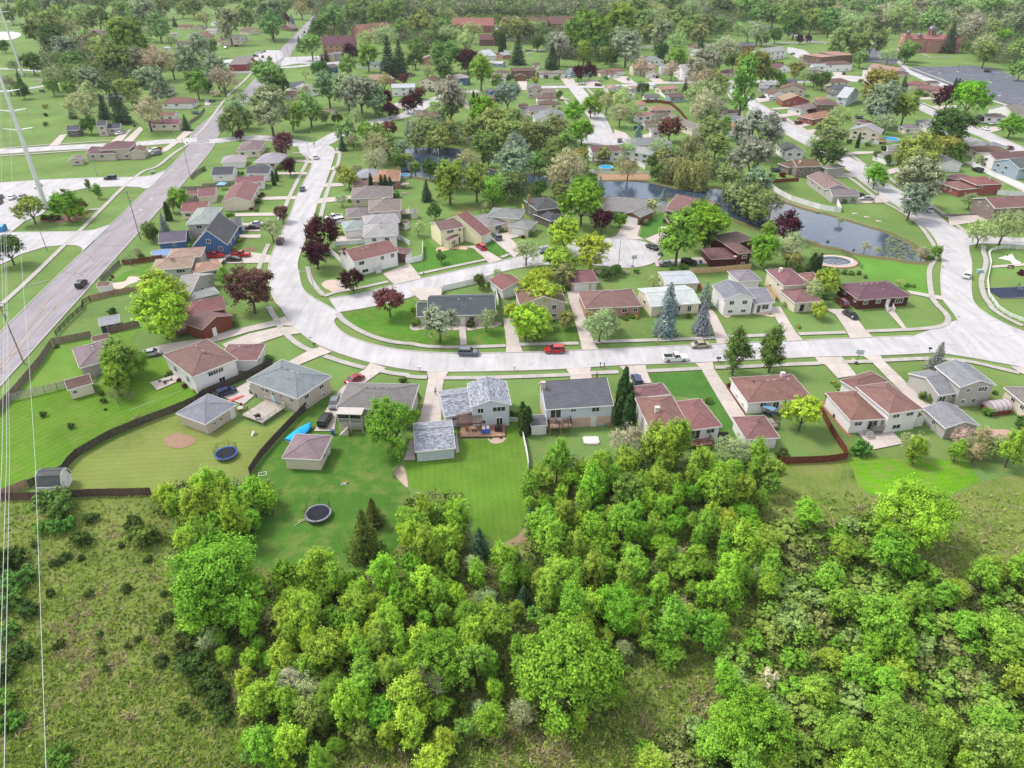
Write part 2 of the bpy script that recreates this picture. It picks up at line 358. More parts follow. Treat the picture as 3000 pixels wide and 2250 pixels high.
# mulch, soil and gravel beds
def bed(pts, col, mat='mulch', name='garden_bed', z=.03): sheet(name, [p for p in smooth_line(WL(pts) + WL(pts)[:1], 4)][:-1], nz_('bed') + (0 if z else 0), mat, srgb(*col, .62))
bed('K1770,1420 K1900,1360 K2080,1400 K2110,1460 K1950,1530 K1800,1490', (170, 140, 118), name='bare_soil')
bed('G1255,1410 G1320,1370 G1450,1370 G1520,1440 G1500,1490 G1400,1500 G1290,1450', (215, 195, 180), 'stone', 'gravel_bed')
bed('M0,190 M190,190 M300,200 M530,200 M530,250 M300,240 M150,240 M60,255 M10,235', (205, 190, 178), 'stone', 'gravel_bed')
bed('M610,170 M960,160 M960,210 M740,235 M640,255 M610,230', (200, 185, 172), 'stone', 'gravel_bed')
bed('N1110,30 N1700,40 N1730,105 N1600,90 N1420,65 N1300,80 N1220,115 N1160,80', (225, 205, 180), 'stone', 'gravel_bed')
bed('F1210,1400 F1350,1380 F1400,1330 F1560,1330 F1690,1270 F1710,1310 F1540,1370 F1390,1420 F1280,1480 F1220,1450', (225, 205, 190), 'stone', 'gravel_bed')
bed('N1205,865 N1250,865 N1420,1150 N1380,1160 N1280,1000', (120, 75, 62))
bed('F420,740 F500,690 F900,640 F960,640 F860,720 F640,745', (130, 100, 90))
bed('H280,1050 H330,1010 H600,1000 H610,1040 H500,1030 H380,1050 H330,1065', (225, 190, 165), 'stone', 'gravel_bed')
bed('G430,1030 G490,1010 G560,1025 G540,1048 G450,1048', (150, 115, 105))
bed('M840,1420 M1030,1400 M1020,1450 M960,1475 M880,1470', (200, 175, 155), 'stone', 'gravel_bed')
bed('O1880,1320 O2050,1330 O2090,1390 O2050,1440 O1900,1410 O1750,1400 O1760,1340', (200, 165, 150), 'stone', 'gravel_bed')
bed('O0,1050 O120,1000 O330,1370 O280,1370 O60,1110', (165, 115, 90))
bed('Q470,70 Q520,30 Q545,145 Q490,100', (200, 180, 160), 'stone', 'gravel_bed')
bed('Q1030,455 Q1120,420 Q1180,360 Q1200,420 Q1100,470', (165, 140, 115), name='bare_soil')
bed('H440,650 H560,580 H640,580 H700,600 H560,650 H480,665', (150, 150, 90), name='garden_bed')
bed('n1400,130 n1410,118 n2000,60 n1990,80', (150, 150, 120), name='bare_soil')
bed('A0,345 A180,350 A230,375 A150,420 A0,435 A-300,430 A-300,350', (235, 232, 228), 'stone', 'sand_lot')
bed('A280,870 A460,850 A470,880 A400,910 A430,870', (160, 150, 145), 'concrete', 'patio')
bed('I0,225 I380,225 I340,290 I100,290 H2000,290 H1960,225', (185, 150, 120), 'mulch', 'bank_soil')
bed('I1700,400 I1900,520 I2212,610 J0,620 J300,700 J640,810 J960,950 J1090,1070 J1060,1100 J940,985 J640,845 J300,745 J0,655 I2212,660 I1980,600 I1760,500', (165, 145, 125), 'mulch', 'bank_soil', 0)
# pond and its banks
pond_poly = smooth_line(WL('I0,300 I250,305 I500,345 I740,395 I1100,380 I1300,455 I1500,480 I1750,510 I2000,600 I2212,650 J0,645 J300,735 J640,835 J800,895 J960,975 J1060,1075 J1090,1130 J1180,1165 J1000,1168 J750,1125 J600,1112 J400,1082 J200,1025 J0,988 I2212,972 I2060,930 I1850,880 I1500,790 I1100,620 I900,500 I600,485 I350,500 I0,490 H2100,480 H1700,400 H1500,350 H1340,330 H900,335 H560,330 H100,260 H-100,200 H-60,0 C0,1600 C530,1610 H560,30 H700,120 H1000,200 H1340,225 H1700,295 H2130,300'), 3)
sheet('pond_water', pond_poly, .12, 'pond_water')
def bank(poly):
    n = len(poly); me = bpy.data.meshes.new('pond_bank'); vs = []
    c = sum(poly, Vector()) / n
    area = sum(poly[i].x * poly[(i + 1) % n].y - poly[(i + 1) % n].x * poly[i].y for i in range(n)); sg = 1 if area > 0 else -1
    for i in range(n):
        t = (poly[(i + 1) % n] - poly[i - 1]).normalized(); o = Vector((t.y, -t.x, 0)) * sg
        w = .8 + .7 * random.random()
        vs += [(*(poly[i] - o * .4).xy, .06), (*(poly[i] + o * w * .4).xy, .34 + .1 * random.random()), (*(poly[i] + o * (w + 1.4)).xy, .004)]
    fs = []
    for i in range(n):
        j = (i + 1) % n
        for k in (0, 1): fs.append((i * 3 + k, i * 3 + k + 1, j * 3 + k + 1, j * 3 + k) if sg < 0 else (i * 3 + k, j * 3 + k, j * 3 + k + 1, i * 3 + k + 1))
    me.from_pydata(vs, [], fs); me.update(); o = mesh_obj('pond_bank', me, 'mulch', None, srgb(120, 118, 78, .6)); o['kind'] = 'structure'
bank(pond_poly)
# floating scum and lily leaves at the east end
mb = MB(); rr = random.Random(3)
for i in range(420):
    a = W('J%d,%d' % (rr.uniform(720, 1060), rr.uniform(880, 1150)))
    if in_poly(a, pond_poly):
        r = rr.uniform(.15, .5); k = rr.randint(5, 7); off = rr.random() * 6
        mb.add([(a.x + r * math.cos(off + 2 * PI * j / k) * 1.5, a.y + r * .6 * math.sin(off + 2 * PI * j / k), .135) for j in range(k)], [tuple(range(k))])
mb.obj('floating_leaves', 'mulch', None, srgb(150, 160, 110, .6))['kind'] = 'stuff'
# ------------------------------------------------------------------ roads
ROADPOLY = []; PAVEPOLY = []; KERBS = []
def strip(name, left, right, mat, smooth=True, kerb=True, col=None):
    L = left if isinstance(left, list) else WL(left); R = right if isinstance(right, list) else WL(right)
    if smooth: L, R = smooth_line(L), smooth_line(R)
    z = nz_('road'); me = bpy.data.meshes.new(name); k = min(len(L), len(R)); L, R = L[:k], R[:k]
    vs = [(p.x, p.y, z) for p in L] + [(p.x, p.y, z) for p in R]
    me.from_pydata(vs, [], [(i, k + i, k + i + 1, i + 1) for i in range(k - 1)]); me.update()
    if me.polygons[0].normal.z < 0: me.flip_normals()
    o = mesh_obj(name, me, mat, None, col); o['kind'] = 'structure'; ROADPOLY.append((o.name, L + R[::-1]))
    if kerb: KERBS.append((o.name, L)); KERBS.append((o.name, R))
    return o
def lane(name, pts, width, mat, kerb=True):
    P = smooth_line(WL(pts)); L, R = [], []
    for i, p in enumerate(P):
        t = (P[min(i + 1, len(P) - 1)] - P[max(i - 1, 0)]).normalized(); o = Vector((-t.y, t.x, 0)) * width / 2; L.append(p + o); R.append(p - o)
    return strip(name, L, R, mat, False, kerb)
def bulb(name, pt, r, mat='road_concrete'):
    c = W(pt); poly = [Vector((c.x + r * math.cos(a * PI / 20), c.y + r * math.sin(a * PI / 20), 0)) for a in range(40)]
    o = sheet(name, poly, nz_('road'), mat); ROADPOLY.append((o.name, poly)); KERBS.append((o.name, poly + poly[:1]))
RC = 'road_concrete'
strip('main_road', [Vector((-113.2, 68, 0))] + WL('F285,1659 F1975,0 B-130,1430 B150,1200 B400,1000 B560,830 B740,640 B850,500 B1010,340 B1140,200 B1205,125'),
      [Vector((-101.4, 68, 0))] + WL('F775,1659 F2212,55 B170,1430 B370,1200 B560,1000 B730,830 B900,640 B980,500 B1110,340 B1200,200 B1235,125'), 'asphalt_old')
strip('residential_street', 'B1000,1540 B1040,1659 G1160,90 G1060,330 G990,470 G930,640 G760,1000 G700,1180 G685,1330 G740,1560 L835,30 L940,190 L1050,290 L1210,400 L1450,500 L1800,605 L2212,680 M380,702 M1130,690 M1690,670 N0,635 N850,603 N1800,558 O0,540 O650,525 O1300,495',
      'B1280,1540 B1400,1620 G1380,90 G1300,330 G1230,500 G1170,700 G1060,1000 G1005,1180 G1020,1300 G1090,1500 L1440,60 L1395,140 L1420,210 L1510,290 L1640,350 L1900,425 L2212,475 M520,503 M1040,495 M1600,480 N0,453 N1100,402 N2000,367 O0,352 O560,331 O1200,305', RC)
strip('middle_street', 'G1340,1570 G1700,1510 G2050,1420 H140,1350 H500,1270 H860,1190 H1120,1130 H1350,1060 H1600,990 H1900,930',
      'L1440,60 L1800,0 G2212,1560 H100,1515 H500,1400 H850,1320 H1130,1250 H1400,1210 H1750,1200 H2100,1220', RC)
def bulb(name, c, r, mat=RC):
    poly = [Vector((c[0] + r * math.cos(a * PI / 20), c[1] + r * math.sin(a * PI / 20), 0)) for a in range(40)]
    o = sheet(name, poly, nz_('road'), mat); ROADPOLY.append((o.name, poly)); KERBS.append((o.name, poly + poly[:1]))
bulb('turning_circle', (33.0, 205.5), 12.3)
bulb('turning_circle', (43.5, 352), 13.5)
bulb('turning_circle', W('E350,850').xy, 13)
# street on the right: north-west arm, bend, wide junction
strip('right_street', 'D1200,890 D1240,990 D1350,1100 D1490,1210 D1690,1350 D1900,1480 J100,40 J240,130 J440,290 J640,440 J860,580 J1060,740 J1180,830 J1270,960 J1320,1100 J1325,1200 J1310,1330 J1330,1560 O1400,0 O1500,150 O1480,240 O1300,290 O1000,318',
      'D1340,890 D1370,980 D1480,1060 D1620,1150 D1850,1270 D2080,1410 J290,20 J470,120 J640,260 J800,360 J1010,480 J1200,600 J1330,710 J1440,790 J1600,880 J1615,1050 J1645,1200 J1640,1480 O1690,-20 O1900,130 O2212,268 O2500,330 O2700,360', RC)
strip('right_street', 'O1480,150 O1800,180 O2212,268 O2600,390 O3100,520', 'O1300,495 O1700,560 O2212,655 O2600,760 O3000,860', RC)
sheet('right_street', WL('O1000,318 O1490,140 O1500,150 O2212,268 O2400,700 O2212,655 O1700,560 O1300,495 O650,525 O560,331'), nz_('road'), RC)
ROADPOLY.append(('right_street.x', WL('O1000,318 O1490,140 O1500,150 O2212,268 O2400,700 O2212,655 O1700,560 O1300,495 O650,525 O560,331')))
strip('east_street', 'J1500,880 J1700,890 J2000,905 J2212,915 J2700,930', 'J1610,1000 J1750,975 J2000,985 J2212,1000 J2700,1030', RC)
lane('far_street', 'E380,850 E560,900 E760,1000 E1080,1150 E1330,1265 E1600,1385 E1900,1510 E2212,1660 E2700,1880', 8.5, RC)
lane('far_street', 'C1100,950 C1500,942 C2212,935 D400,900 D700,893 D1250,885 D1700,880 E-100,880 E380,850', 9, RC)
lane('far_street', 'C1790,950 C1900,1090 C2020,1270 C2100,1450', 9, RC)
lane('back_street', 'B50,1530 B500,1490 B800,1510 B1050,1560 B1250,1560 B1450,1450 B1800,1330 B2150,1250 C50,1200 C250,1090 C480,1010 C760,985', 9, RC)
lane('side_street', 'A-500,1640 A0,1640 A640,1600 A1300,1570 A1700,1540 A2130,1510', 9.5, RC)
lane('shop_street', 'A2212,790 B330,785 B600,770', 9, 'asphalt_old')
lane('shop_street', 'B780,735 B1000,720 B1250,690 B1480,650', 8, RC)
lane('shop_street', 'A-300,745 A0,745 A290,760 A470,775', 5, RC, False)
lane('side_street', 'A-300,1010 A0,990 A300,960 A520,925 A700,900', 5.5, RC, False)
lane('far_street', 'D1200,170 D1450,235 D1700,305 D1960,385 E-50,450 E300,470 E700,480', 8, 'asphalt_old')
lane('far_street', 'C800,560 C1300,550 C1500,540 D1880,465 D2212,465', 7, 'asphalt_old', False)
def lot(pts, mat, name='parking_lot', rp=True):
    P = WL(pts); o = sheet(name, P, nz_('road'), mat)
    if rp: ROADPOLY.append((o.name, P)); KERBS.append((o.name, P + P[:1]))
    return o
lot('F-500,320 F0,318 F500,285 F1000,262 F1460,258 F1650,240 F1800,180 F1650,350 F1575,385 F1520,368 F1330,357 F950,372 F700,425 F560,480 F490,545 F510,600 F450,660 F270,735 F110,862 F-500,880', RC)
lot('F-500,862 F850,845 F1010,830 F1200,770 F900,1060 F885,1015 F830,995 F730,990 F480,1012 F200,1100 F100,1160 F-500,1420', RC)
lot('E960,730 E1660,712 E1900,740 E2212,880 n3500,330 n3500,420 E2212,1160 E1990,1110 E1500,950 E1000,770', 'asphalt_lot')
lot('E800,640 E860,650 E1000,770 E1500,960 E1990,1120 E2212,1170 E2150,1180 E1800,1080 E1250,930 E950,790', RC, 'parking_lot')
lot('B520,600 B640,545 B830,545 B850,620 B680,735 B460,735 B560,690', RC)
lot('B870,620 B1460,600 B1490,700 B1000,690 B820,720 B830,670', RC)
lot('E-300,740 E600,520 E880,640 E800,700 E300,640', 'asphalt_lot', 'parking_lot')
lot('D1870,510 D2040,540 D2212,640 D2212,700 D2050,680 D1860,560', RC, 'parking_lot')
lot('C870,290 C970,290 C1000,380 C900,380', RC, 'parking_lot')
lot('C1320,350 C1500,345 C1500,375 C1320,375', RC, 'parking_lot')
# driveways: concrete bays with joints
DRV = srgb(214, 202, 194, .60)
def slab_faces(poly, spac, ang=None):
    """cut an outline into bays along its longest side"""
    bm = bmesh.new(); f = bm.faces.new([bm.verts.new((p[0], p[1], 0)) for p in poly])
    if ang is None:
        e = max(range(len(poly)), key=lambda i: (poly[i] - poly[i - 1]).length); d = (poly[e] - poly[e - 1]).normalized()
    else: d = Vector((math.cos(ang), math.sin(ang), 0))
    for ax in (d, Vector((-d.y, d.x, 0))):
        vals = [p.dot(ax) for p in poly]; lo, hi = min(vals), max(vals); n = max(1, round((hi - lo) / spac))
        for k in range(1, n):
            bmesh.ops.bisect_plane(bm, geom=bm.verts[:] + bm.edges[:] + bm.faces[:], plane_co=ax * (lo + (hi - lo) * k / n), plane_no=ax, dist=1e-4)
    out = [[v.co.copy() for v in f.verts] for f in bm.faces]; bm.free(); return out
def slab_obj(pts, parent, z, name='slab', col=None, gap=.025, mat='concrete', h=.04):
    c = sum(pts, Vector()) / len(pts); r = []
    for p in pts:
        L = (p - c).length; r.append(c + (p - c) * max(.5, 1 - gap / max(L, .05)))
    k = len(r); ar = sum(r[i].x * r[(i + 1) % k].y - r[(i + 1) % k].x * r[i].y for i in range(k))
    if ar < 0: r = r[::-1]
    if abs(ar) < .3: return
    dz = random.uniform(-.003, .003); vs = [(p.x, p.y, z + dz) for p in r] + [(p.x, p.y, z + dz - h) for p in r]
    me = bpy.data.meshes.new(name); me.from_pydata(vs, [], [tuple(range(k))] + [(i, k + i, k + (i + 1) % k, (i + 1) % k) for i in range(k)]); me.update()
    v = random.uniform(.92, 1.06); mesh_obj(name, me, mat, parent, tuple(c_ * v for c_ in col[:3]) + (1,))
SLABS = [0]
def paved(pts, near=None, col=DRV, name='driveway', spac=3.0, mat='concrete', rp=True):
    P = WL(pts); cy = sum(p.y for p in P) / len(P)
    near = cy < 215 if near is None else near; z = nz_('drive')
    base = sheet(name, P, z, mat, tuple(c * (.62 if near else 1) for c in col[:3]) + (1,)); PAVEPOLY.append(P)
    if near:
        for f in slab_faces(P, spac): slab_obj(f, base, z + .02, col=col, mat=mat, h=.02); SLABS[0] += 1
    return base
DR = ['K1460,490 K1800,400 K2180,345 L300,253 L740,150 L865,105 L960,208 L790,200 L480,272 L100,385 K2150,460 K1760,512 K1560,545',
 'L190,405 L480,292 L790,225 L960,212 L1035,288 L950,300 L860,305 L565,405 L400,470 L240,455',
 'L1130,470 L1245,430 L1372,490 L1245,535 L1030,625 L760,780 L420,1060 L190,975 L480,800 L920,585',
 'L1790,605 L1960,660 L1750,810 L1500,930 L1440,1080 L1400,1345 L1180,1345 L1330,1080 L1440,920 L1560,800 L1720,680',
 'M190,700 M422,703 M372,780 M340,1000 M345,1245 M80,1255 M150,1050 M203,780',
 'M1690,670 M1958,655 M1953,700 M1975,790 M1740,810 M1730,735',
 'N50,643 N340,630 N345,690 N400,825 N190,840 N100,690',
 'N870,610 N1060,598 N1080,680 N1400,1160 N1500,1300 N1290,1275 N1100,960 N935,670',
 'O-50,545 O240,541 O310,625 O400,740 O200,775 O70,632 O-10,600',
 'O470,530 O655,525 O710,600 O920,800 O1010,900 O1200,1060 O1150,1150 O980,1000 O760,800 O575,605',
 'O2060,645 O2240,655 O2280,760 O2160,710',
 'M1010,120 M1140,140 M1190,400 M1225,487 M1040,495 M1045,400',
 'H1700,1500 H1830,1480 M1880,80 M1990,380 M2035,457 M1860,462 M1845,380 M1740,0',
 'N900,0 N1010,-20 N1100,90 N1215,310 N1262,397 N1110,405 N1087,330 N1050,200',
 'N1650,0 N1790,0 N1960,280 N2040,365 N1865,375 N1830,290 N1730,105',
 'O60,20 O260,30 O410,130 O490,240 O582,333 O335,345 O290,260 O180,90',
 'G1925,1300 G2212,1190 H0,1190 H130,1350 G2045,1420 G1990,1370',
 'H590,1010 H720,1000 H850,1060 H1000,1150 H860,1192 H800,1125 H690,1030',
 'H850,890 H1080,850 H1200,900 H1090,920 H1220,1040 H1130,1130 H860,905',
 'I110,750 I290,760 I250,890 I320,935 I-40,915 I20,890',
 'I500,790 I640,800 I560,900 I480,1000 I330,930 I380,905 I500,855',
 'I430,1165 I960,1120 I1010,1195 I450,1225',
 'M0,1450 M50,1440 M60,1659 M-60,1659', 'H-20,1450 H340,1460 H350,1590 H120,1590 H60,1540', 'O400,1350 O780,1330 O905,1480 O580,1545',
 'K1620,820 K1890,735 K1960,790 K1700,905', 'M530,175 M600,170 M620,413 M546,413', 'O740,60 O812,50 O945,237 O902,240',
 'M510,1370 M540,1570 M500,1590 M490,1400', 'M1890,1400 M2010,1400 M2040,1490 M1905,1490']
for d in DR: paved(d)
for d in ['G820,72 G1070,70 G1165,82 G1155,108 G1060,95 G820,95', 'G740,208 G1110,205 G1100,230 G750,228', 'G610,475 G1010,460 G985,497 G612,505', 'G330,650 G790,640 G880,660 G760,675 G330,682',
 'G400,755 G600,755 G600,845 G395,840', 'G350,880 G610,878 G600,915 G370,915', 'G-20,1130 G20,1080 G510,1070 G722,1103 G700,1182 G220,1192 G20,1145',
 'G1290,325 G1500,322 G1500,355 G1280,365', 'G1238,490 G1575,455 G1575,500 G1210,547', 'G1385,140 G1460,145 G1455,182 G1345,182', 'G1310,715 G1510,690 G1520,775 G1280,765', 'G1430,900 G1700,905 G1690,965 G1410,1000',
 'C1165,860 C1265,865 C1275,975 C1180,975', 'C1630,850 C1770,850 C1810,930 C1690,930', 'C1900,880 C2020,860 C2080,930 C1900,930', 'D-20,830 D130,825 D240,900 D100,905 D-20,850', 'D370,850 D480,840 D560,900 D440,905',
 'D680,850 D780,860 D800,890 D700,890', 'D1510,1065 D1690,1045 D1830,1070 D1560,1110', 'D1690,1170 D2020,1150 D2030,1165 D1720,1190', 'D1760,1240 D2050,1215 D2060,1240 D1800,1270', 'D1920,1330 D2212,1290 D2212,1330 D1960,1390', 'D2000,1420 D2212,1390 D2212,1440 D2080,1460',
 'E470,760 E530,760 E510,860 E460,860', 'E140,780 E250,780 E330,850 E200,880', 'E1020,1060 E1250,1050 E1250,1075 E1050,1080', 'E1200,1150 E1480,1140 E1500,1165 E1280,1180', 'E1490,1300 E1800,1290 E1860,1320 E1640,1350', 'E1700,1390 E1900,1370 E1990,1400 E1830,1440', 'E400,1640 E780,1640 E800,1659 E280,1659',
 'J150,230 J230,212 J340,212 J400,260 J180,262', 'J390,460 J680,455 J760,530 J400,545', 'J690,190 J850,150 J880,200 J720,235', 'J1390,690 J1760,650 J1840,720 J1470,775 J1410,785', 'J1100,20 J1290,300 J1450,290 J1300,420', 'J0,30 J280,0 J600,0 J300,20',
 'J940,1480 J1320,1545 J1340,1590 J990,1520', 'J1860,1215 J2212,1190 J2212,1215 J1860,1240', 'C1580,1040 C1720,1075 C1720,1085 C1580,1060', 'C640,1130 C700,1090 C700,1140 C640,1190', 'A530,1580 A650,1460 A730,1450 A640,1570', 'A1190,1540 A1300,1450 A1430,1390 A1310,1540', 'A1320,1540 A1510,1370 A1550,1400 A1440,1530', 'A1690,1650 A1850,1550 A2000,1410 A2080,1430 A1800,1640',
 'B0,1070 B100,1080 B50,1140 B0,1140', 'B1440,1620 B1480,1659 B1380,1659', 'B2040,1120 B2212,1100 B2200,1200 B2060,1160', 'O-20,545 O-10,545 O-10,600 O-20,600', 'H100,1470 H340,1450 H350,1590 H120,1590', 'J1560,100 J1650,90 J2212,330 J2212,420', 'D0,1400 D120,1440 D180,1500 D0,1500', 'D280,1470 D380,1440 D460,1500 D330,1500', 'C1700,930 C1740,900 C1840,900 C1800,930',
 'E540,1659 E800,1640 E1000,1600 E700,1659']: paved(d, False)
for d in ['E780,1570 E950,1550 E1130,1660 E900,1659']: paved(d, False)
# pavements: one run each, every slab its own piece where it can be seen
SW = srgb(200, 194, 188, .58)
def walk(pts, width=1.45, near=None, col=SW, step=1.55):
    P = resample(smooth_line(WL(pts)), step); cy = sum(p.y for p in P) / len(P); near = cy < 205 if near is None else near
    L, R = [], []
    for i, p in enumerate(P):
        t = (P[min(i + 1, len(P) - 1)] - P[max(i - 1, 0)]).normalized(); o = Vector((-t.y, t.x, 0)) * width / 2; L.append(p + o); R.append(p - o)
    z = nz_('walk'); me = bpy.data.meshes.new('pavement'); k = len(L)
    me.from_pydata([(p.x, p.y, z) for p in L + R], [], [(i, k + i, k + i + 1, i + 1) for i in range(k - 1)]); me.update()
    o = mesh_obj('pavement', me, 'concrete', None, tuple(c * (.55 if near else 1) for c in col[:3]) + (1,)); o['kind'] = 'structure'
    if near:
        for i in range(k - 1): slab_obj([L[i], R[i], R[i + 1], L[i + 1]], o, z + .02, col=col, h=.02)
    return o
for s in ['L690,0 L735,80 L770,130 L820,225 L920,335 L1040,425 L1160,480', 'L1290,530 L1500,600 L1730,662', 'L1900,692 L2050,722 L2212,740 M0,755 M190,765', 'M370,770 M900,765 M1740,735', 'M1955,717 M2212,706 N60,703', 'N345,695 N930,668', 'N1085,657 N1400,648 N1850,625 N2212,612 O-20,605', 'O245,597 O560,590', 'O690,580 O1200,560 O1600,590 O1900,655 O2160,718',
          'L1440,70 L1480,130 L1560,190 L1740,290 L1980,370 L2212,400 M0,395 M200,430 M540,437 M1040,422', 'M1190,408 M1500,402 M1845,395', 'M1995,383 N0,373 N540,357 N1085,335', 'N1232,325 N1530,312 N1830,298', 'N1990,295 N2212,287 O285,277', 'O500,265 O900,250 O1150,235 O1330,205 O1390,150 O1370,80 O1290,0 J1220,1570']:
    walk(s)
for s in ['G1290,1545 G1430,1500 G1700,1450 G1990,1385', 'H100,1303 H450,1228 H820,1150', 'H990,1125 H1080,1090', 'H1280,1050 H1400,1020 H1500,1000', 'J1220,1570 J1195,1420 J1190,1260 J1240,1160 J1280,1100 J1240,1000 J1170,890 J1080,775 J980,695 J860,615 J700,530', 'J1780,1000 J1770,1060 J1800,1180 J1750,1380 J1780,1540 J1850,1640 O1870,20 O2000,110 O2212,215',
          'G1110,1225 G1125,1290 G1150,1370 G1210,1460 G1290,1540', 'G690,980 G640,1090 G580,1260 G560,1310']:
    walk(s, 1.4, True)
for s in ['B950,1659 G1060,0 G1110,70 G1045,210 G920,460 G870,580 G800,720', 'G1430,-60 G1455,0 G1440,110 G1380,250 G1310,460 G1250,690', 'F-100,1740 F0,1650 F340,1340 F700,990 F850,850 F1100,600 F1330,370 F1540,200 F1700,140 F1880,0 A2060,1540', 'A2100,1480 A2212,1370 B230,1060 B330,960 B430,870 B560,730 B600,720', 'J350,20 J500,130', 'J730,240 J880,370', 'J1180,540 J1390,690', 'J1480,775 J1620,850 J2000,850 J2300,840', 'J130,130 J240,215 J380,300 J560,440 J700,530',
          'D1520,1100 D1650,1170 D1900,1330 D2212,1500 J300,-30', 'D1180,960 D1280,1090', 'E1030,1080 E1200,1150 E1400,1240 E1560,1310', 'E1640,1350 E1800,1420 E2212,1600', 'A0,1610 A550,1560', 'A640,1560 A1190,1520', 'F0,30 A1000,1620', 'C1590,970 C1700,1120 C1750,1180', 'C1920,960 C1990,1030', 'G1440,1395 G1480,1440', 'F960,610 F1100,600', 'C130,1110 C290,1060', 'E860,700 E1000,740 E1500,930', 'E1100,580 E1200,620', 'E1070,630 E1450,615', 'C1450,910 C1680,910', 'B0,1155 B200,1150']:
    walk(s, 1.5, False)
# kerbs: real steps of 0.1 m, cut where roads meet and at driveways
def in_any(p, own):
    for nm, q in ROADPOLY:
        if nm != own and in_poly(p, q): return True
    for q in PAVEPOLY:
        if in_poly(p, q): return True
    return False
BOX = {}
def kerbs():
    bb = [(nm, q, min(p.x for p in q), max(p.x for p in q), min(p.y for p in q), max(p.y for p in q)) for nm, q in ROADPOLY + [('', q) for q in PAVEPOLY]]
    kc = srgb(214, 206, 200, .62)
    for own, line in KERBS:
        P = resample([Vector((p[0], p[1], 0)) for p in line], 1.0); mb = MB()
        for a, b in zip(P, P[1:]):
            m_ = (a + b) / 2
            if m_.y > 420: continue
            if any(nm != own and x0 < m_.x < x1 and y0 < m_.y < y1 and in_poly(m_, q) for nm, q, x0, x1, y0, y1 in bb): continue
            t = (b - a).normalized(); o = Vector((-t.y, t.x, 0)) * .11
            mb.add([(*(a + o).xy, 0), (*(b + o).xy, 0), (*(b - o).xy, 0), (*(a - o).xy, 0), (*(a + o).xy, .24), (*(b + o).xy, .24), (*(b - o).xy, .24), (*(a - o).xy, .24)],
                   [(4, 5, 6, 7), (0, 1, 5, 4), (1, 2, 6, 5), (2, 3, 7, 6), (3, 0, 4, 7)])
        if mb.v: mb.obj('kerb', 'concrete', None, kc)['kind'] = 'structure'
kerbs()
# painted markings on the main road
mz = .30
YEL = srgb(222, 180, 120, .62); WHT = srgb(238, 236, 232, .7)
def mark_line(pts, w, col, dash=None, name='lane_marking'):
    P = resample(smooth_line(WL(pts)), dash[0] if dash else 2.5); mb = MB(); z = .178
    for i, (a, b) in enumerate(zip(P, P[1:])):
        if dash and i % 2: continue
        t = (b - a).normalized(); o = Vector((-t.y, t.x, 0)) * w / 2
        q = [(*(a + o).xy, z), (*(a - o).xy, z), (*(b - o).xy, z), (*(b + o).xy, z)]
        mb.add(q, [(0, 1, 2, 3)])
    mb.obj(name, 'paint', None, col)['kind'] = 'structure'
mark_line('K-60,690 K60,560 K480,0 F455,1659 F1000,1090 F1500,545 F2000,70', .14, YEL)
mark_line('K-30,700 K110,560 K600,0 F610,1659 F1170,1080 F1650,560 F1960,210 F2010,60', .14, YEL)
mark_line('F2010,60 F2080,0 B20,1420', .14, YEL)
mark_line('F2090,60 F2180,0', .2, WHT); mark_line('B0,1545 B210,1548', .5, WHT); mark_line('B0,1600 B25,1575', .2, WHT)
mark_line('A2040,1550 A2200,1560', .35, WHT)
for s in ('A1990,1530 A2010,1560', 'A2020,1500 A2035,1530', 'A2050,1490 A2070,1515'): mark_line(s, .5, WHT)
for s in ('F1645,492', 'F1530,615', 'F680,938'):
    c = W(s); mb = MB(); z = .182; t = Vector((-.132, .991, 0)); o = Vector((.991, .132, 0))
    q = lambda u, v: tuple((c + t * u + o * v).xy) + (z,)
    mb.add([q(-1.2, .12), q(-1.2, -.12), q(.5, -.12), q(.5, .12), q(.5, -.5), q(.75, -.5), q(.75, .12), q(.2, -.5), q(.62, -1.2), q(1.05, -.5)], [(0, 1, 2, 3), (3, 4, 5, 6), (7, 8, 9)])
    mb.obj('turn_arrow', 'paint', None, WHT)['kind'] = 'structure'
for k in range(7): mark_line('F%d,370 F%d,420' % (30 + k * 62, -30 + k * 62), .12, WHT, name='parking_line')
for k in range(9): mark_line('E%d,%d E%d,%d' % (1150 + k * 110, 790 + k * 38, 1260 + k * 110, 800 + k * 38), .15, srgb(170, 170, 178), (1.2, 0), name='parking_line')
for x in ('E1200,780', 'E1300,800', 'E1495,780', 'E1850,900', 'E1945,1045'):
    c = W(x); MB().disc((c.x, c.y), .8, 0, .75, 12).obj('lamp_base', 'concrete', None, srgb(225, 222, 218))['kind'] = 'structure'
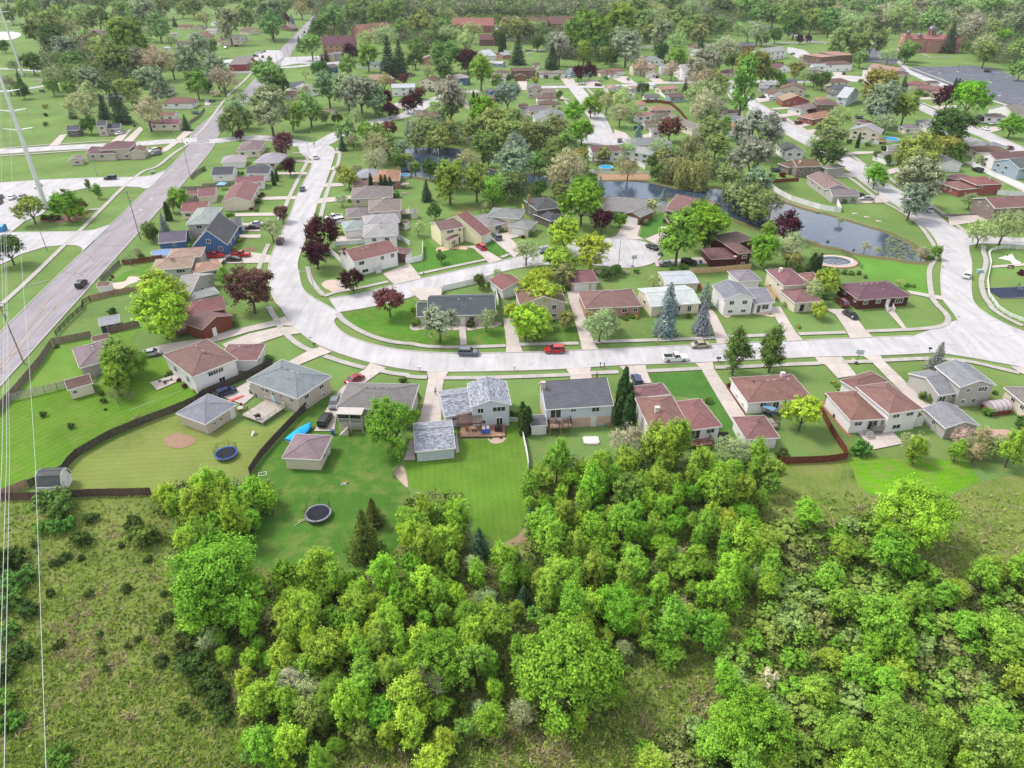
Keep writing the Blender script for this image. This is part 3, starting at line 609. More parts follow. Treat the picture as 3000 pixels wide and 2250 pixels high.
# ------------------------------------------------------------------ houses
K = .56
RO = dict(rb=((150, 112, 110), 'red-brown'), rg=((150, 138, 136), 'grey-brown'), bg=((152, 153, 158), 'blue-grey'), dk=((100, 100, 104), 'charcoal'), wh=((212, 216, 222), 'white'), lg=((180, 180, 182), 'light grey'),
          orr=((186, 156, 140), 'orange-brown'), pu=((128, 100, 102), 'dark purple-brown'), ru=((180, 136, 120), 'rust'), mx=((140, 145, 155), 'speckled grey'), gn=((120, 135, 130), 'green-grey'), br=((130, 105, 98), 'brown'), bk=((116, 116, 122), 'dark grey'))
WA = dict(w=((242, 240, 238), 'siding', 'white'), cr=((232, 220, 198), 'siding', 'cream'), tn=((205, 192, 178), 'siding', 'tan'), gy=((188, 183, 178), 'siding', 'grey'), bl=((72, 108, 155), 'siding', 'blue'), bb=((184, 138, 120), 'brick', 'orange brick'),
          rr=((152, 88, 80), 'brick', 'red brick'), dr=((82, 36, 34), 'siding', 'dark brown'), ye=((245, 238, 196), 'siding', 'pale yellow'), lb=((212, 218, 228), 'siding', 'pale blue-grey'), dg=((112, 108, 104), 'siding', 'dark grey'), re=((122, 66, 52), 'siding', 'red-brown timber'),
          pb=((214, 184, 168), 'brick', 'pink brick'), nv=((60, 72, 92), 'siding', 'navy'), tp=((140, 125, 118), 'siding', 'taupe'), tq=((158, 178, 190), 'siding', 'pale turquoise'), bw=((128, 100, 88), 'siding', 'brown'))
WHITE = srgb(245, 244, 242, .72)
MESHC = {}
def window_meshes(w, h, style):
    k = (round(w, 1), round(h, 1), style)
    if k in MESHC: return MESHC[k]
    w, h = k[0], k[1]; f = MB(); t = .09 if style != 'g' else .05
    f.box(-w / 2 - t, -.09, -h / 2 - t, w / 2 + t, .02, -h / 2); f.box(-w / 2 - t, -.09, h / 2, w / 2 + t, .02, h / 2 + t)
    f.box(-w / 2 - t, -.09, -h / 2, -w / 2, .02, h / 2); f.box(w / 2, -.09, -h / 2, w / 2 + t, .02, h / 2)
    if style == 'w':
        n = 2 if w < 1.9 else 3
        for i in range(1, n): x = -w / 2 + w * i / n; f.box(x - .03, -.07, -h / 2, x + .03, .02, h / 2)
    if style in 'd': f.box(-.04, -.07, -h / 2, .04, .02, h / 2)
    p = MB(); 
    if style == 'g':
        for i in range(4): p.box(-w / 2, -.05, -h / 2 + h * i / 4 + .015, w / 2, 0, -h / 2 + h * (i + 1) / 4 - .015)
        p.box(-w / 2, -.03, -h / 2, w / 2, 0, h / 2)
    elif style == 'e':
        p.box(-w / 2, -.05, -h / 2, w / 2, 0, h / 2)
    else: p.box(-w / 2, -.04, -h / 2, w / 2, 0, h / 2)
    MESHC[k] = (f.mesh('window_frame', 'paint'), p.mesh('pane', 'paint' if style in 'ge' else 'glass')); return MESHC[k]
FACE = {'F': (0, -1, 0), 'R': (1, 0, PI / 2), 'B': (0, 1, PI), 'L': (-1, 0, -PI / 2)}
def add_opening(root, b, face, u, z, w, h, style='w', col=None):
    fx, fy, rz = FACE[face]; Lw, Dw = b['Lw'], b['Dw']; off = Matrix.Rotation(b['rot'], 2)
    if face in 'FB': lx, ly = (u - .5) * Lw * (1 if face == 'F' else -1), fy * Dw / 2
    else: lx, ly = fx * Lw / 2, (u - .5) * Dw * (1 if face == 'R' else -1)
    lx += fx * .03; ly += fy * .03
    p = off @ Vector((lx, ly)); fm, pm = window_meshes(w, h, style)
    nm = {'g': 'garage_door', 'e': 'door', 'd': 'sliding_door'}.get(style, 'window')
    o = mesh_obj(nm, fm, None, root, WHITE, (b['pos'].x + p.x, b['pos'].y + p.y, z), b['rot'] + rz)
    c = col or (srgb(250, 249, 247, .72) if style == 'g' else srgb(240, 238, 235, .7) if style == 'e' else None)
    mesh_obj({'g': 'door_panel', 'e': 'door_leaf'}.get(style, 'pane'), pm, None, o, c)
    if style == 'e':
        hm = MESHC.setdefault('handle', MB().box(.28, -.1, -.05, .36, -.05, .05).mesh('handle', 'metal')); mesh_obj('handle', hm, None, o, srgb(120, 110, 90))
    return o
def roof_geo(L, D, ze, p, typ):
    """slopes as point lists (top side), and the outline edges for the fascia"""
    a, b = L / 2, D / 2
    if typ == 'h':
        if L >= D:
            r = ze + p * b; e = a - b; A, B = (-e, 0, r), (e, 0, r)
            if e < .05: A = B = (0, 0, r)
            S_ = [[(-a, -b, ze), (a, -b, ze), B, A], [(a, b, ze), (-a, b, ze), A, B], [(a, -b, ze), (a, b, ze), B], [(-a, b, ze), (-a, -b, ze), A]]
        else:
            r = ze + p * a; e = b - a; A, B = (0, -e, r), (0, e, r)
            S_ = [[(a, -b, ze), (a, b, ze), B, A], [(-a, b, ze), (-a, -b, ze), A, B], [(-a, -b, ze), (a, -b, ze), A], [(a, b, ze), (-a, b, ze), B]]
        E_ = [((-a, -b, ze), (a, -b, ze)), ((a, -b, ze), (a, b, ze)), ((a, b, ze), (-a, b, ze)), ((-a, b, ze), (-a, -b, ze))]
    elif typ == 'x':
        r = ze + p * b; S_ = [[(-a, -b, ze), (a, -b, ze), (a, 0, r), (-a, 0, r)], [(a, b, ze), (-a, b, ze), (-a, 0, r), (a, 0, r)]]
        E_ = [((-a, -b, ze), (a, -b, ze)), ((a, -b, ze), (a, 0, r)), ((a, 0, r), (a, b, ze)), ((a, b, ze), (-a, b, ze)), ((-a, b, ze), (-a, 0, r)), ((-a, 0, r), (-a, -b, ze))]
    elif typ == 's':   # long front slope, short back slope
        y = b * .45; r = ze + p * (b + y) * .8; S_ = [[(-a, -b, ze), (a, -b, ze), (a, y, r), (-a, y, r)], [(a, b, ze + .2), (-a, b, ze + .2), (-a, y, r), (a, y, r)]]
        E_ = [((-a, -b, ze), (a, -b, ze)), ((a, -b, ze), (a, y, r)), ((a, y, r), (a, b, ze + .2)), ((a, b, ze + .2), (-a, b, ze + .2)), ((-a, b, ze + .2), (-a, y, r)), ((-a, y, r), (-a, -b, ze))]
    elif typ == 'y':
        r = ze + p * a; S_ = [[(-a, b, ze), (-a, -b, ze), (0, -b, r), (0, b, r)], [(a, -b, ze), (a, b, ze), (0, b, r), (0, -b, r)]]
        E_ = [((-a, -b, ze), (0, -b, r)), ((0, -b, r), (a, -b, ze)), ((a, -b, ze), (a, b, ze)), ((a, b, ze), (0, b, r)), ((0, b, r), (-a, b, ze)), ((-a, b, ze), (-a, -b, ze))]
    elif typ == 'g':   # barn roof, ridge along x
        y = b * .55; z1 = ze + 1.0 * b * .9 * (p / .36); r = z1 + .35 * y
        S_ = [[(-a, -b, ze), (a, -b, ze), (a, -y, z1), (-a, -y, z1)], [(-a, -y, z1), (a, -y, z1), (a, 0, r), (-a, 0, r)], [(a, y, z1), (-a, y, z1), (-a, 0, r), (a, 0, r)], [(a, b, ze), (-a, b, ze), (-a, y, z1), (a, y, z1)]]
        E_ = [((-a, -b, ze), (a, -b, ze)), ((a, -b, ze), (a, -y, z1)), ((a, -y, z1), (a, 0, r)), ((a, 0, r), (a, y, z1)), ((a, y, z1), (a, b, ze)), ((a, b, ze), (-a, b, ze)), ((-a, b, ze), (-a, y, z1)), ((-a, y, z1), (-a, 0, r)), ((-a, 0, r), (-a, -y, z1)), ((-a, -y, z1), (-a, -b, ze))]
    else:              # flat
        r = ze; S_ = [[(-a, -b, ze), (a, -b, ze), (a, b, ze), (-a, b, ze)]]; E_ = [((-a, -b, ze), (a, -b, ze)), ((a, -b, ze), (a, b, ze)), ((a, b, ze), (-a, b, ze)), ((-a, b, ze), (-a, -b, ze))]
    return S_, E_, r
HOUSE_FOOT = []
def parse_block(s):
    t = s.split(); ze = float(t[3]); typ = t[4]; FL, FR = W(t[0], ze), W(t[1], ze); u = (FR - FL); L = u.length; u.normalize()
    n = Vector((-u.y, u.x, 0))
    D = float(t[2][2:]) if t[2].startswith('d=') else abs((W(t[2], ze) - FL).dot(n)); D = max(2.0, min(D, 30))
    c = FL + u * L / 2 + n * D / 2
    o = dict(L=L, D=D, ze=ze, typ=typ, rot=math.atan2(u.y, u.x), c=Vector((c.x, c.y, 0)), p=.36, wall=None, roof=None, win=None, low=None, over=.4)
    for q in t[5:]:
        k, v = q.split('='); o[k] = float(v) if k in ('p', 'over') else v
    return o
def house(label, blocks, wall='w', roof='rb', openings=None, cat='house', name='house', vents=None, chimney=None, auto=True, group=None, fascia=True, z0=0):
    """blocks: 'eave_front_left eave_front_right third_corner eave_height type'. openings: (block, face, u, z, w, h, style)"""
    B = [parse_block(b) for b in blocks]; b0 = B[0]; near = b0['c'].y < 260; mid = b0['c'].y < 420
    root = empty(name, b0['c'], b0['rot'], label, cat, group); inv = Matrix.Rotation(-b0['rot'], 2)
    vents = (4 if near and b0['L'] > 9 else 0) if vents is None else vents
    for bi, b in enumerate(B):
        d = inv @ (b['c'] - b0['c']).xy; b['pos'] = Vector((d.x, d.y, 0)); b['rot'] -= b0['rot']
        b['c0'] = b['c']; HOUSE_FOOT.append((b['c'], math.hypot(b['L'], b['D']) / 2))
        wk = b['wall'] or wall; rk = b['roof'] or roof; L, D, ze, p, typ = b['L'], b['D'], b['ze'], b['p'], b['typ']; ov = b['over']
        if min(L, D) < 3.5: ov = min(ov, .2)
        gx = .25 if typ in 'xgs' else ov; gy = .25 if typ == 'y' else ov
        if min(L, D) < 3.5: gx = gy = .15
        Lw, Dw = L - 2 * gx, D - 2 * gy; b['Lw'], b['Dw'] = Lw, Dw
        S_, E_, r = roof_geo(L, D, ze, p, typ); b['r'] = r
        zt_ = ze + (p * (gy if typ in 'xsh' else gx)) - .17 if typ != 'f' else ze - .17
        # walls
        col, wm, _ = WA[wk]; low = b['low']; zl = ze * .45 if low else 0
        mb = MB(); vs = [(-Lw / 2, -Dw / 2), (Lw / 2, -Dw / 2), (Lw / 2, Dw / 2), (-Lw / 2, Dw / 2)]
        V = [(x, y, zl) for x, y in vs] + [(x, y, zt_) for x, y in vs]; F = [(0, 1, 5, 4), (1, 2, 6, 5), (2, 3, 7, 6), (3, 0, 4, 7)]
        mb.add(V, F)
        if typ in 'xs':
            yr = 0 if typ == 'x' else D / 2 * .45
            for sx in (-1, 1): mb.add([(sx * Lw / 2, -Dw / 2, zt_), (sx * Lw / 2, Dw / 2, zt_), (sx * Lw / 2, yr, r - .17)], [(0, 1, 2) if sx > 0 else (1, 0, 2)])
        if typ == 'y':
            for sy in (-1, 1): mb.add([(-Lw / 2, sy * Dw / 2, zt_), (Lw / 2, sy * Dw / 2, zt_), (0, sy * Dw / 2, r - .17)], [(0, 1, 2) if sy < 0 else (1, 0, 2)])
        if typ == 'g':
            z1 = S_[0][2][2]; yb = D / 2 * .55
            for sx in (-1, 1): mb.add([(sx * Lw / 2, -Dw / 2, zt_ - .2), (sx * Lw / 2, Dw / 2, zt_ - .2), (sx * Lw / 2, yb, z1 - .12), (sx * Lw / 2, 0, r - .15), (sx * Lw / 2, -yb, z1 - .12)], [(0, 1, 2, 3, 4) if sx > 0 else (4, 3, 2, 1, 0)])
        me = mb.mesh('wall', wm); uv_planar(me); mesh_obj('wall', me, None, root, srgb(*col, .76), b['pos'], b['rot'])
        if low:
            col2, wm2, _ = WA[low]; mb = MB().add([(x, y, 0) for x, y in vs] + [(x, y, zl) for x, y in vs], F); me = mb.mesh('wall', wm2); uv_planar(me); mesh_obj('wall', me, None, root, srgb(*col2, .72), b['pos'], b['rot'])
        # roof slopes with thickness
        mb = MB(); T = .15
        for s in S_:
            k = len(s); mb.add(list(s) + [(x, y, z - T) for x, y, z in s], [tuple(range(k)), tuple(range(2 * k - 1, k - 1, -1))] + [(i, k + i, k + (i + 1) % k, (i + 1) % k) for i in range(k)])
        me = mb.mesh('roof', 'shingle_mixed' if rk == 'mx' else 'paint' if rk == 'wh' and typ == 'f' else 'shingle'); uv_planar(me)
        ro = mesh_obj('roof', me, None, root, srgb(*[c + random.uniform(-6, 6) for c in RO[rk][0]], K), b['pos'], b['rot'])
        if fascia and mid:
            mb = MB()
            for q, w_ in E_:
                q, w_ = Vector(q), Vector(w_); d = (w_ - q); d.z = 0; d.normalize(); o = Vector((d.y, -d.x, 0)) * .035
                mb.add([q - o * .3 - Vector((0, 0, .2)), w_ - o * .3 - Vector((0, 0, .2)), w_ - o * .3 + Vector((0, 0, .03)), q - o * .3 + Vector((0, 0, .03)), q + o - Vector((0, 0, .2)), w_ + o - Vector((0, 0, .2)), w_ + o + Vector((0, 0, .03)), q + o + Vector((0, 0, .03))],
                       [(4, 5, 6, 7), (3, 2, 1, 0), (7, 6, 2, 3), (0, 1, 5, 4), (0, 4, 7, 3), (1, 2, 6, 5)])
            fc = mb.obj('fascia', 'paint', ro, WHITE if wk not in ('dr', 're', 'bw') else srgb(205, 190, 180, .62))
        # ridge caps
        if near and typ != 'f':
            mb = MB(); seen = set()
            for s in S_:
                for i in range(len(s)):
                    q, w_ = s[i], s[(i + 1) % len(s)]
                    key = tuple(sorted((q, w_)))
                    if (q[2] > ze + .1 or w_[2] > ze + .1) and key in seen: mb.tube(Vector(q) + Vector((0, 0, .0)), Vector(w_), .07, n=5)
                    seen.add(key)
            if mb.v: mb.obj('ridge_cap', 'shingle', ro, srgb(*[min(255, c + 14) for c in RO[rk][0]], K))
        nv = vents if bi == 0 else (vents // 2 if L > 6 else 0)
        rr = random.Random(int(b['c0'].x * 10) + bi)
        if nv and typ in 'hx':
            vm = MESHC.setdefault('vent', MB().box(-.16, -.16, 0, .16, .16, .13).mesh('roof_vent', 'metal'))
            for i in range(nv):
                x = (i - (nv - 1) / 2) * 1.5 + rr.uniform(-.1, .1); y = rr.uniform(.4, .6) if typ == 'h' else -.7
                if L < D: x, y = y, x
                if abs(x) < L / 2 - 1 and abs(y) < D / 2 - .5: mesh_obj('roof_vent', vm, None, ro, srgb(215, 212, 210) if rr.random() < .5 else srgb(50, 50, 55), (x, y, r - p * abs(x if L < D else y) - .05))
            pm = MESHC.setdefault('pipe', MB().tube((0, 0, -.1), (0, 0, .35), .06).mesh('vent_pipe', 'metal'))
            x, y = L * rr.uniform(-.2, .2), -D * rr.uniform(.15, .3); mesh_obj('vent_pipe', pm, None, ro, srgb(225, 222, 220), (x, y, r - p * min(abs(y), min(L, D) / 2) if L > D else r - p * abs(x)))
        # automatic openings on the faces turned to the viewer
        if (openings is None or b['win'] == 'auto') and auto:
            cr = Matrix.Rotation(b['rot'] + b0['rot'], 2)
            for face in 'FLR':
                fx, fy, _r = FACE[face]; nrm = cr @ Vector((fx, fy)); cp = (Vector((0, 0)) - b['c0'].xy).normalized()
                if nrm.dot(cp) < .12: continue
                ln = Lw if face == 'F' else Dw
                if not mid and ln < 5 and face != 'F': continue
                for row in ([ze - 1.15] if ze < 4 else [ze - 1.1, 1.25]):
                    if row < 1 and ze < 2.7: continue
                    n = max(1, int((ln - 1.0) / 3.4)); n = min(n, 4 if near else 3)
                    for k in range(n):
                        if rr.random() < .18: continue
                        add_opening(root, b, face, (k + .5 + rr.uniform(-.12, .12)) / n, row, rr.choice([.9, 1.2, 1.6]) if near else 1.4, 1.0 if row > 1.3 else .8)
    for (bi, face, u, z, w, h, style, *c) in (openings or []):
        add_opening(root, B[bi], face, u, z, w, h, style, srgb(*c[0]) if c else None)
    for q in (chimney or []):
        bi, fx, fy, h, cc = q; b = B[bi]; zr = b['ze'] + (b['r'] - b['ze']) * (1 - abs(fy) * 1.0)
        cx, cy = fx * b['L'] / 2, fy * b['D'] / 2; cm = MB().box(-.4, -.3, -1.2, .4, .3, h).box(-.46, -.36, h, .46, .36, h + .1)
        pr = Matrix.Rotation(b['rot'], 2) @ Vector((cx, cy)); me = cm.mesh('chimney', 'brick'); uv_planar(me); mesh_obj('chimney', me, None, root, srgb(*cc), (b['pos'].x + pr.x, b['pos'].y + pr.y, zr), b['rot'])
    return root, B
WH_, G_ = (230, 228, 225), 'g'
# south side of the lower street, left to right
house('white house with red-brown hipped roof and lower right wing beside the dark wood fence', ['K2075,755 L355,560 K1740,520 4.6 h', 'L335,625 L680,490 d=8.5 2.9 h'], 'w', 'rb',
      [(0, 'F', .38, 3.5, 1.0, .9, 'w'), (0, 'F', .5, 3.5, 1.0, .9, 'w'), (0, 'F', .62, 3.5, 1.0, .9, 'w'), (0, 'F', .6, 1.2, 1.2, 1.0, 'w'), (1, 'F', .25, 2.0, .8, .9, 'w'), (0, 'L', .3, 2.6, 1.4, 1.4, 'w'), (0, 'L', .75, 2.4, 1.2, 1.6, 'd')])
house('small tan hipped garage at the foot of the parked blue hatchback', ['K1895,1145 L5,1268 L330,1040 2.7 h'], 'tn', 'bg', [(0, 'R', .25, 1.5, .6, .6, 'w'), (0, 'R', .48, 1.5, .6, .6, 'w'), (0, 'R', .88, 1.1, 1.0, 2.1, 'e')], 'garage', 'garage')
house('tan house with plain blue-grey hipped roof beside a hot tub and wooden deck', ['L450,790 L1000,990 L1355,738 4.0 h'], 'tn', 'bg', [(0, 'F', .27, 2.9, .9, .8, 'w'), (0, 'F', .36, 2.9, .9, .8, 'w'), (0, 'F', .50, 2.7, .8, .8, 'w'), (0, 'F', .65, 2.8, .8, .7, 'w'), (0, 'F', .87, 2.8, .9, .7, 'w'), (0, 'R', .25, 2.9, 1.2, .8, 'w'), (0, 'R', .72, 2.9, 1.2, .8, 'w'), (0, 'F', .45, 1.0, .9, 2.0, 'e'), (0, 'R', .2, .8, .8, .5, 'w'), (0, 'R', .75, .8, .8, .5, 'w')])
h4, B4 = house('tan raised ranch with grey-brown roof and screened two-level porch at its left end', ['L1415,1090 L2230,1112 L1530,812 4.4 h'], 'tn', 'rg', [(0, 'F', .5, 3.2, 1.2, 1.0, 'w'), (0, 'F', .85, 3.2, 1.2, 1.0, 'w'), (0, 'R', .5, 3.2, 1.2, .9, 'w'), (0, 'F', .6, 1.1, 1.2, 1.0, 'w')])
house('white garage with grey-brown hipped roof in front of the tarp-covered boat', ['L830,1630 L1250,1650 L1390,1385 2.7 h'], 'cr', 'rg', [(0, 'R', .35, 1.6, .9, .9, 'w'), (0, 'R', .75, 1.15, 1, 2.1, 'e')], 'garage', 'garage')
h6, B6 = house('pale blue-grey two-storey house with speckled shingles behind the pergola', ['M655,1085 M1100,1055 M1050,797 5.0 y', 'M348,1175 M690,1150 M335,895 2.9 x'], 'lb', 'mx', [(0, 'F', .22, 4.0, 1.1, 1.0, 'w'), (0, 'F', .72, 4.1, 2.4, 1.0, 'w'), (0, 'F', .73, 1.2, 1.1, 1.6, 'd'), (0, 'F', .28, 1.3, .9, .8, 'w'), (1, 'F', .3, 1.9, .9, .6, 'w'), (0, 'R', .2, 3.9, 1.0, 1.0, 'w'), (0, 'R', .7, 3.9, 1.0, 1.0, 'w')])
house('pale blue-grey garage with speckled grey gable roof left of the pergola deck', ['M60,1562 M495,1522 M75,1250 2.6 x'], 'lb', 'mx', [(0, 'F', .5, 1.15, 5.2, 1.9, 'g', (222, 228, 236))], 'garage', 'garage')
h7, B7 = house('pale blue house with steep grey roof above a pink brick lower floor', ['M1470,1107 M2206,1060 M1408,832 4.9 s low=pb p=.42'], 'lb', 'bk', [(0, 'F', .14, 3.6, 2.0, 1.9, 'd'), (0, 'F', .41, 4.1, .9, .6, 'w'), (0, 'F', .75, 4.0, 1.4, 1.0, 'w'), (0, 'F', .73, 1.1, .9, 2.0, 'e')], chimney=[(0, -.97, .1, 1.0, (215, 200, 185))])
house('small grey-roofed white shed with crossed doors against the pale blue house', ['M1310,1285 M1487,1275 M1340,1165 2.2 x p=.2 over=.15'], 'w', 'bk', [(0, 'F', .6, 1.0, 1.3, 1.7, 'e')], 'shed', 'shed')
h8, B8 = house('white split-level house with three stepped red-brown roofs beside the tall arborvitae', ['N375,1310 N805,1283 N245,975 4.4 h', 'N757,1325 N1150,1300 N975,992 3.9 h', 'N225,972 N602,948 N540,822 2.9 h'], 'w', 'rb', [(0, 'F', .25, 3.5, 1.5, .9, 'w'), (0, 'F', .68, 3.5, 1.5, .9, 'w'), (0, 'F', .22, 1.0, 1.2, .7, 'w'), (0, 'F', .62, 1.0, 1.2, .7, 'w'), (1, 'F', .22, 2.5, 1.9, 2.0, 'd'), (1, 'F', .72, 2.9, 1.5, .9, 'w')], chimney=[(0, -.35, -.25, .9, (235, 225, 215))])
h9, B9 = house('white ranch house with large red-brown hipped roof and a row of small roof vents', ['N1440,1035 N2150,990 N1250,760 2.9 h'], 'w', 'rb', [(0, 'F', .24, 2.0, 1.2, .9, 'w'), (0, 'F', .33, 1.2, .9, 2.0, 'e', (190, 160, 140)), (0, 'F', .45, 1.7, 1.1, 1.5, 'w'), (0, 'F', .58, 2.2, .7, .6, 'w'), (0, 'L', .4, .9, .7, .5, 'w'), (0, 'L', .75, .9, .7, .5, 'w')], vents=6, chimney=[(0, .55, .65, .9, (235, 225, 215))])
house('white garage with red-brown pyramid roof left of the lime-green tree', ['N1420,1430 N1790,1410 N1640,1165 2.7 h'], 'w', 'rb', [], 'garage', 'garage', vents=1)
h10, B10 = house('white house with dark red-brown stepped roofs and steps down to a brick patio', ['O340,1230 O722,1205 O95,920 3.2 h', 'O715,1145 O1115,1115 O820,812 4.9 h', 'O385,895 O765,812 O620,688 3.0 h'], 'w', 'rb', [(0, 'F', .25, 2.2, 1.4, .8, 'w'), (0, 'F', .72, 1.7, 1.8, 2.0, 'd'), (1, 'F', .25, 3.9, 1.4, .7, 'w'), (1, 'F', .7, 3.9, 1.5, .7, 'w'), (1, 'F', .38, 1.3, 1.7, .9, 'w')], chimney=[])
house('small white double-door shed against the right end of the brown-roofed house', ['O1045,1200 O1157,1190 d=2.6 2.1 y p=.5 over=.12'], 'w', 'br', [(0, 'F', .5, 1.0, 1.5, 1.7, 'e')], 'shed', 'shed')
house('grey-tan gabled two-storey house with blue-grey roof beside a small spruce', ['O1525,865 O1915,840 O1660,612 5.0 y', 'O1265,950 O1530,930 O1010,700 3.0 x'], 'gy', 'bg', [(0, 'F', .26, 4.0, .7, .9, 'w'), (0, 'F', .70, 4.1, 1.9, 1.0, 'w'), (0, 'F', .22, 1.3, .7, .9, 'w'), (0, 'F', .55, 1.4, .8, 1.0, 'w'), (1, 'F', .22, 1.4, 1.5, 2.0, 'd'), (1, 'F', .78, 2.2, 1.0, .6, 'w'), (0, 'L', .3, 4.2, .8, .8, 'w')])
house('grey-tan gabled garage with blue-grey roof in front of the grey-tan house', ['O1365,1310 O1737,1280 O1145,1085 2.7 y'], 'gy', 'bg', [(0, 'L', .5, 1.6, .9, .9, 'w')], 'garage', 'garage')
house('tan house with grey roof cut by the right picture edge beside the red greenhouse', ['O1990,862 O2300,1120 d=9 3.2 h'], 'cr', 'rg', [(0, 'F', .35, 2.1, 1.0, .8, 'w'), (0, 'F', .7, 2.1, 1.0, .8, 'w'), (0, 'F', .2, .8, .6, .4, 'w')])
# left end, behind the road fence
house('red-brown timber house with white back door beside the driveway of the silver sedan', ['K2010,92 L235,12 d=8 4.4 h', 'K2070,237 L278,136 d=7 3.3 y'], 're', 'rb', [(1, 'F', .35, 1.2, .9, 2.0, 'e'), (0, 'F', .3, 3.3, 1.0, .9, 'w')])
house('grey garage with pale brown hipped roof inside the weathered road fence', ['K855,660 K1225,562 K775,445 2.8 h'], 'gy', 'rg', [], 'garage', 'garage', vents=3)
house('small brown-roofed shed behind the pale brown garage against the wood fence', ['K1000,375 K1190,332 d=3 2.2 x over=.12'], 'tn', 'br', [], 'shed', 'shed')
house('cream shed with grey-brown roof on the weathered split fence', ['K730,897 K1003,820 K710,785 2.4 x over=.15'], 'cr', 'br', [(0, 'F', .2, 1.5, .7, .6, 'w')], 'shed', 'shed')
house('navy shed with light grey roof inside the black road fence', ['K1070,202 K1300,160 K1050,117 2.2 x over=.15'], 'nv', 'lg', [(0, 'F', .5, 1.1, 1.6, 1.7, 'e', (70, 80, 100))], 'shed', 'shed')
house('white barn-roofed garden shed with crossed doors at the bottom left fence corner', ['P195,145 P330,140 P210,68 1.7 g over=.1'], 'w', 'bk', [(0, 'R', .5, 1.0, 1.4, 1.8, 'e'), (0, 'F', .9, 1.2, .5, .4, 'w')], 'shed', 'shed', vents=0)
# west side of the curving street
house('orange-brown roofed grey house beside the round lime tree', ['F1630,1265 F2070,1225 F1690,1140 4.2 h', 'F2050,1285 G165,1253 d=7.5 2.9 h', 'F1770,1120 F2120,1128 F1945,1012 4.2 h'], 'gy', 'orr', [(0, 'F', .72, 3.2, 2.2, 1.0, 'w'), (1, 'F', .7, 1.8, 1.2, 1.0, 'w')], chimney=[(0, .0, -.2, .8, (190, 160, 140))])
house('grey-roofed house half hidden by the round lime tree', ['F1850,1545 F2045,1550 F2028,1290 3.2 x', 'F2060,1585 G162,1500 G150,1420 2.9 h'], 'gy', 'lg')
h32, B32 = house('blue one-and-a-half-storey house with steep grey gable facing the red pickups', ['F2080,1000 G245,985 G282,790 3.4 y p=.95 over=.3', 'F1690,965 F1985,950 F1720,850 2.6 x', 'G262,792 G388,783 G430,687 2.7 h'], 'bl', 'bk', [(0, 'F', .47, 4.6, 1.0, 1.1, 'w'), (0, 'F', .80, 2.2, 1.0, 1.1, 'w'), (0, 'F', .2, 2.2, 1.0, 1.1, 'w'), (1, 'F', .55, 1.7, .8, .8, 'w'), (0, 'R', .3, 2.2, .9, 1.1, 'w'), (0, 'R', .6, 2.2, .9, 1.1, 'w'), (2, 'R', .5, 1.1, 3.0, 2.0, 'g')])
house('grey two-storey house with grey gable behind the blue house', ['F2005,765 G80,752 G215,575 4.8 h'], 'gy', 'lg')
house('cream house with pink-brown roof between the blue spruce and grey roof', ['F1945,632 F2230,622 F2003,533 2.7 x'], 'cr', 'rb')
house('cream gable-ended house with pink-brown roof above the front lawn path', ['G180,530 G503,515 G612,332 3.2 y'], 'cr', 'rb', [(0, 'R', .3, 2.0, 1.2, 1.1, 'w'), (0, 'R', .65, 2.0, 1.2, 1.1, 'w')])
house('white house with low pink-brown roof tight behind the cream gable-ended house', ['G330,322 G642,300 G622,243 3.0 x'], 'w', 'rb')
house('white house with charcoal roof beside the green and purple globe shrubs', ['G435,217 G692,215 G450,152 3.0 x', 'G600,190 G755,160 G620,110 2.9 h'], 'w', 'dk')
house('white garage with charcoal roof and blue bin at its corner', ['G70,235 G302,226 G76,160 2.6 x'], 'w', 'dk', [(0, 'F', .4, 1.6, .9, .4, 'w')], 'garage', 'garage', vents=0)
house('white garage with light grey hipped roof near the main road', ['G175,100 G432,86 G212,30 2.6 h'], 'w', 'lg', [], 'garage', 'garage', vents=0)
house('cream house with light grey hipped roof facing the top of the curving street', ['G525,96 G795,98 G562,0 3.0 h'], 'cr', 'lg')
house('pink-beige roofed house at the corner by the leafy street junction', ['B340,1635 B602,1625 B652,1520 3.0 h'], 'cr', 'rg')
house('brown-roofed cream garage beside the pale blue covered swing', ['G-80,470 G120,455 G135,372 2.5 x'], 'cr', 'rb', [], 'garage', 'garage', vents=0)
house('small white-walled shed with pinkish roof at the end of the pale wood fence', ['F1040,1440 F1180,1430 F1050,1390 2.1 x over=.12'], 'w', 'rb', [], 'shed', 'shed', vents=0)
# east side of the curving street
h22, B22 = house('white bi-level house with red-brown roof and white front steps', ['G1610,1172 G2092,1052 G1550,1030 4.6 x', 'G2085,1095 H5,1065 d=7 3.0 h wall=bw'], 'w', 'rb', [(0, 'F', .16, 3.6, 1.5, 1.0, 'w'), (0, 'F', .22, 1.1, 1.8, .9, 'w'), (0, 'F', .44, 2.4, 1.1, 2.3, 'e'), (0, 'F', .64, 3.6, .9, 1.1, 'w'), (0, 'F', .88, 3.6, .9, 1.1, 'w'), (0, 'F', .78, 1.2, 4.6, 2.1, 'g'), (1, 'F', .5, 1.2, 3.4, 2.1, 'g')], chimney=[(0, -.98, .2, .9, (150, 90, 80))])
house('white house with two pale blue-grey roofs next to the two white parked vehicles', ['G1705,905 G2082,885 G1720,765 4.3 h', 'G1475,830 G1717,820 G1512,725 2.8 h', 'G1712,768 G2085,750 G1716,663 4.3 h'], 'w', 'lg', [(1, 'F', .5, 1.2, 4.6, 2.0, 'g'), (0, 'F', .3, 3.2, 1.2, 1.0, 'w'), (0, 'F', .7, 3.2, 1.2, 1.0, 'w')])
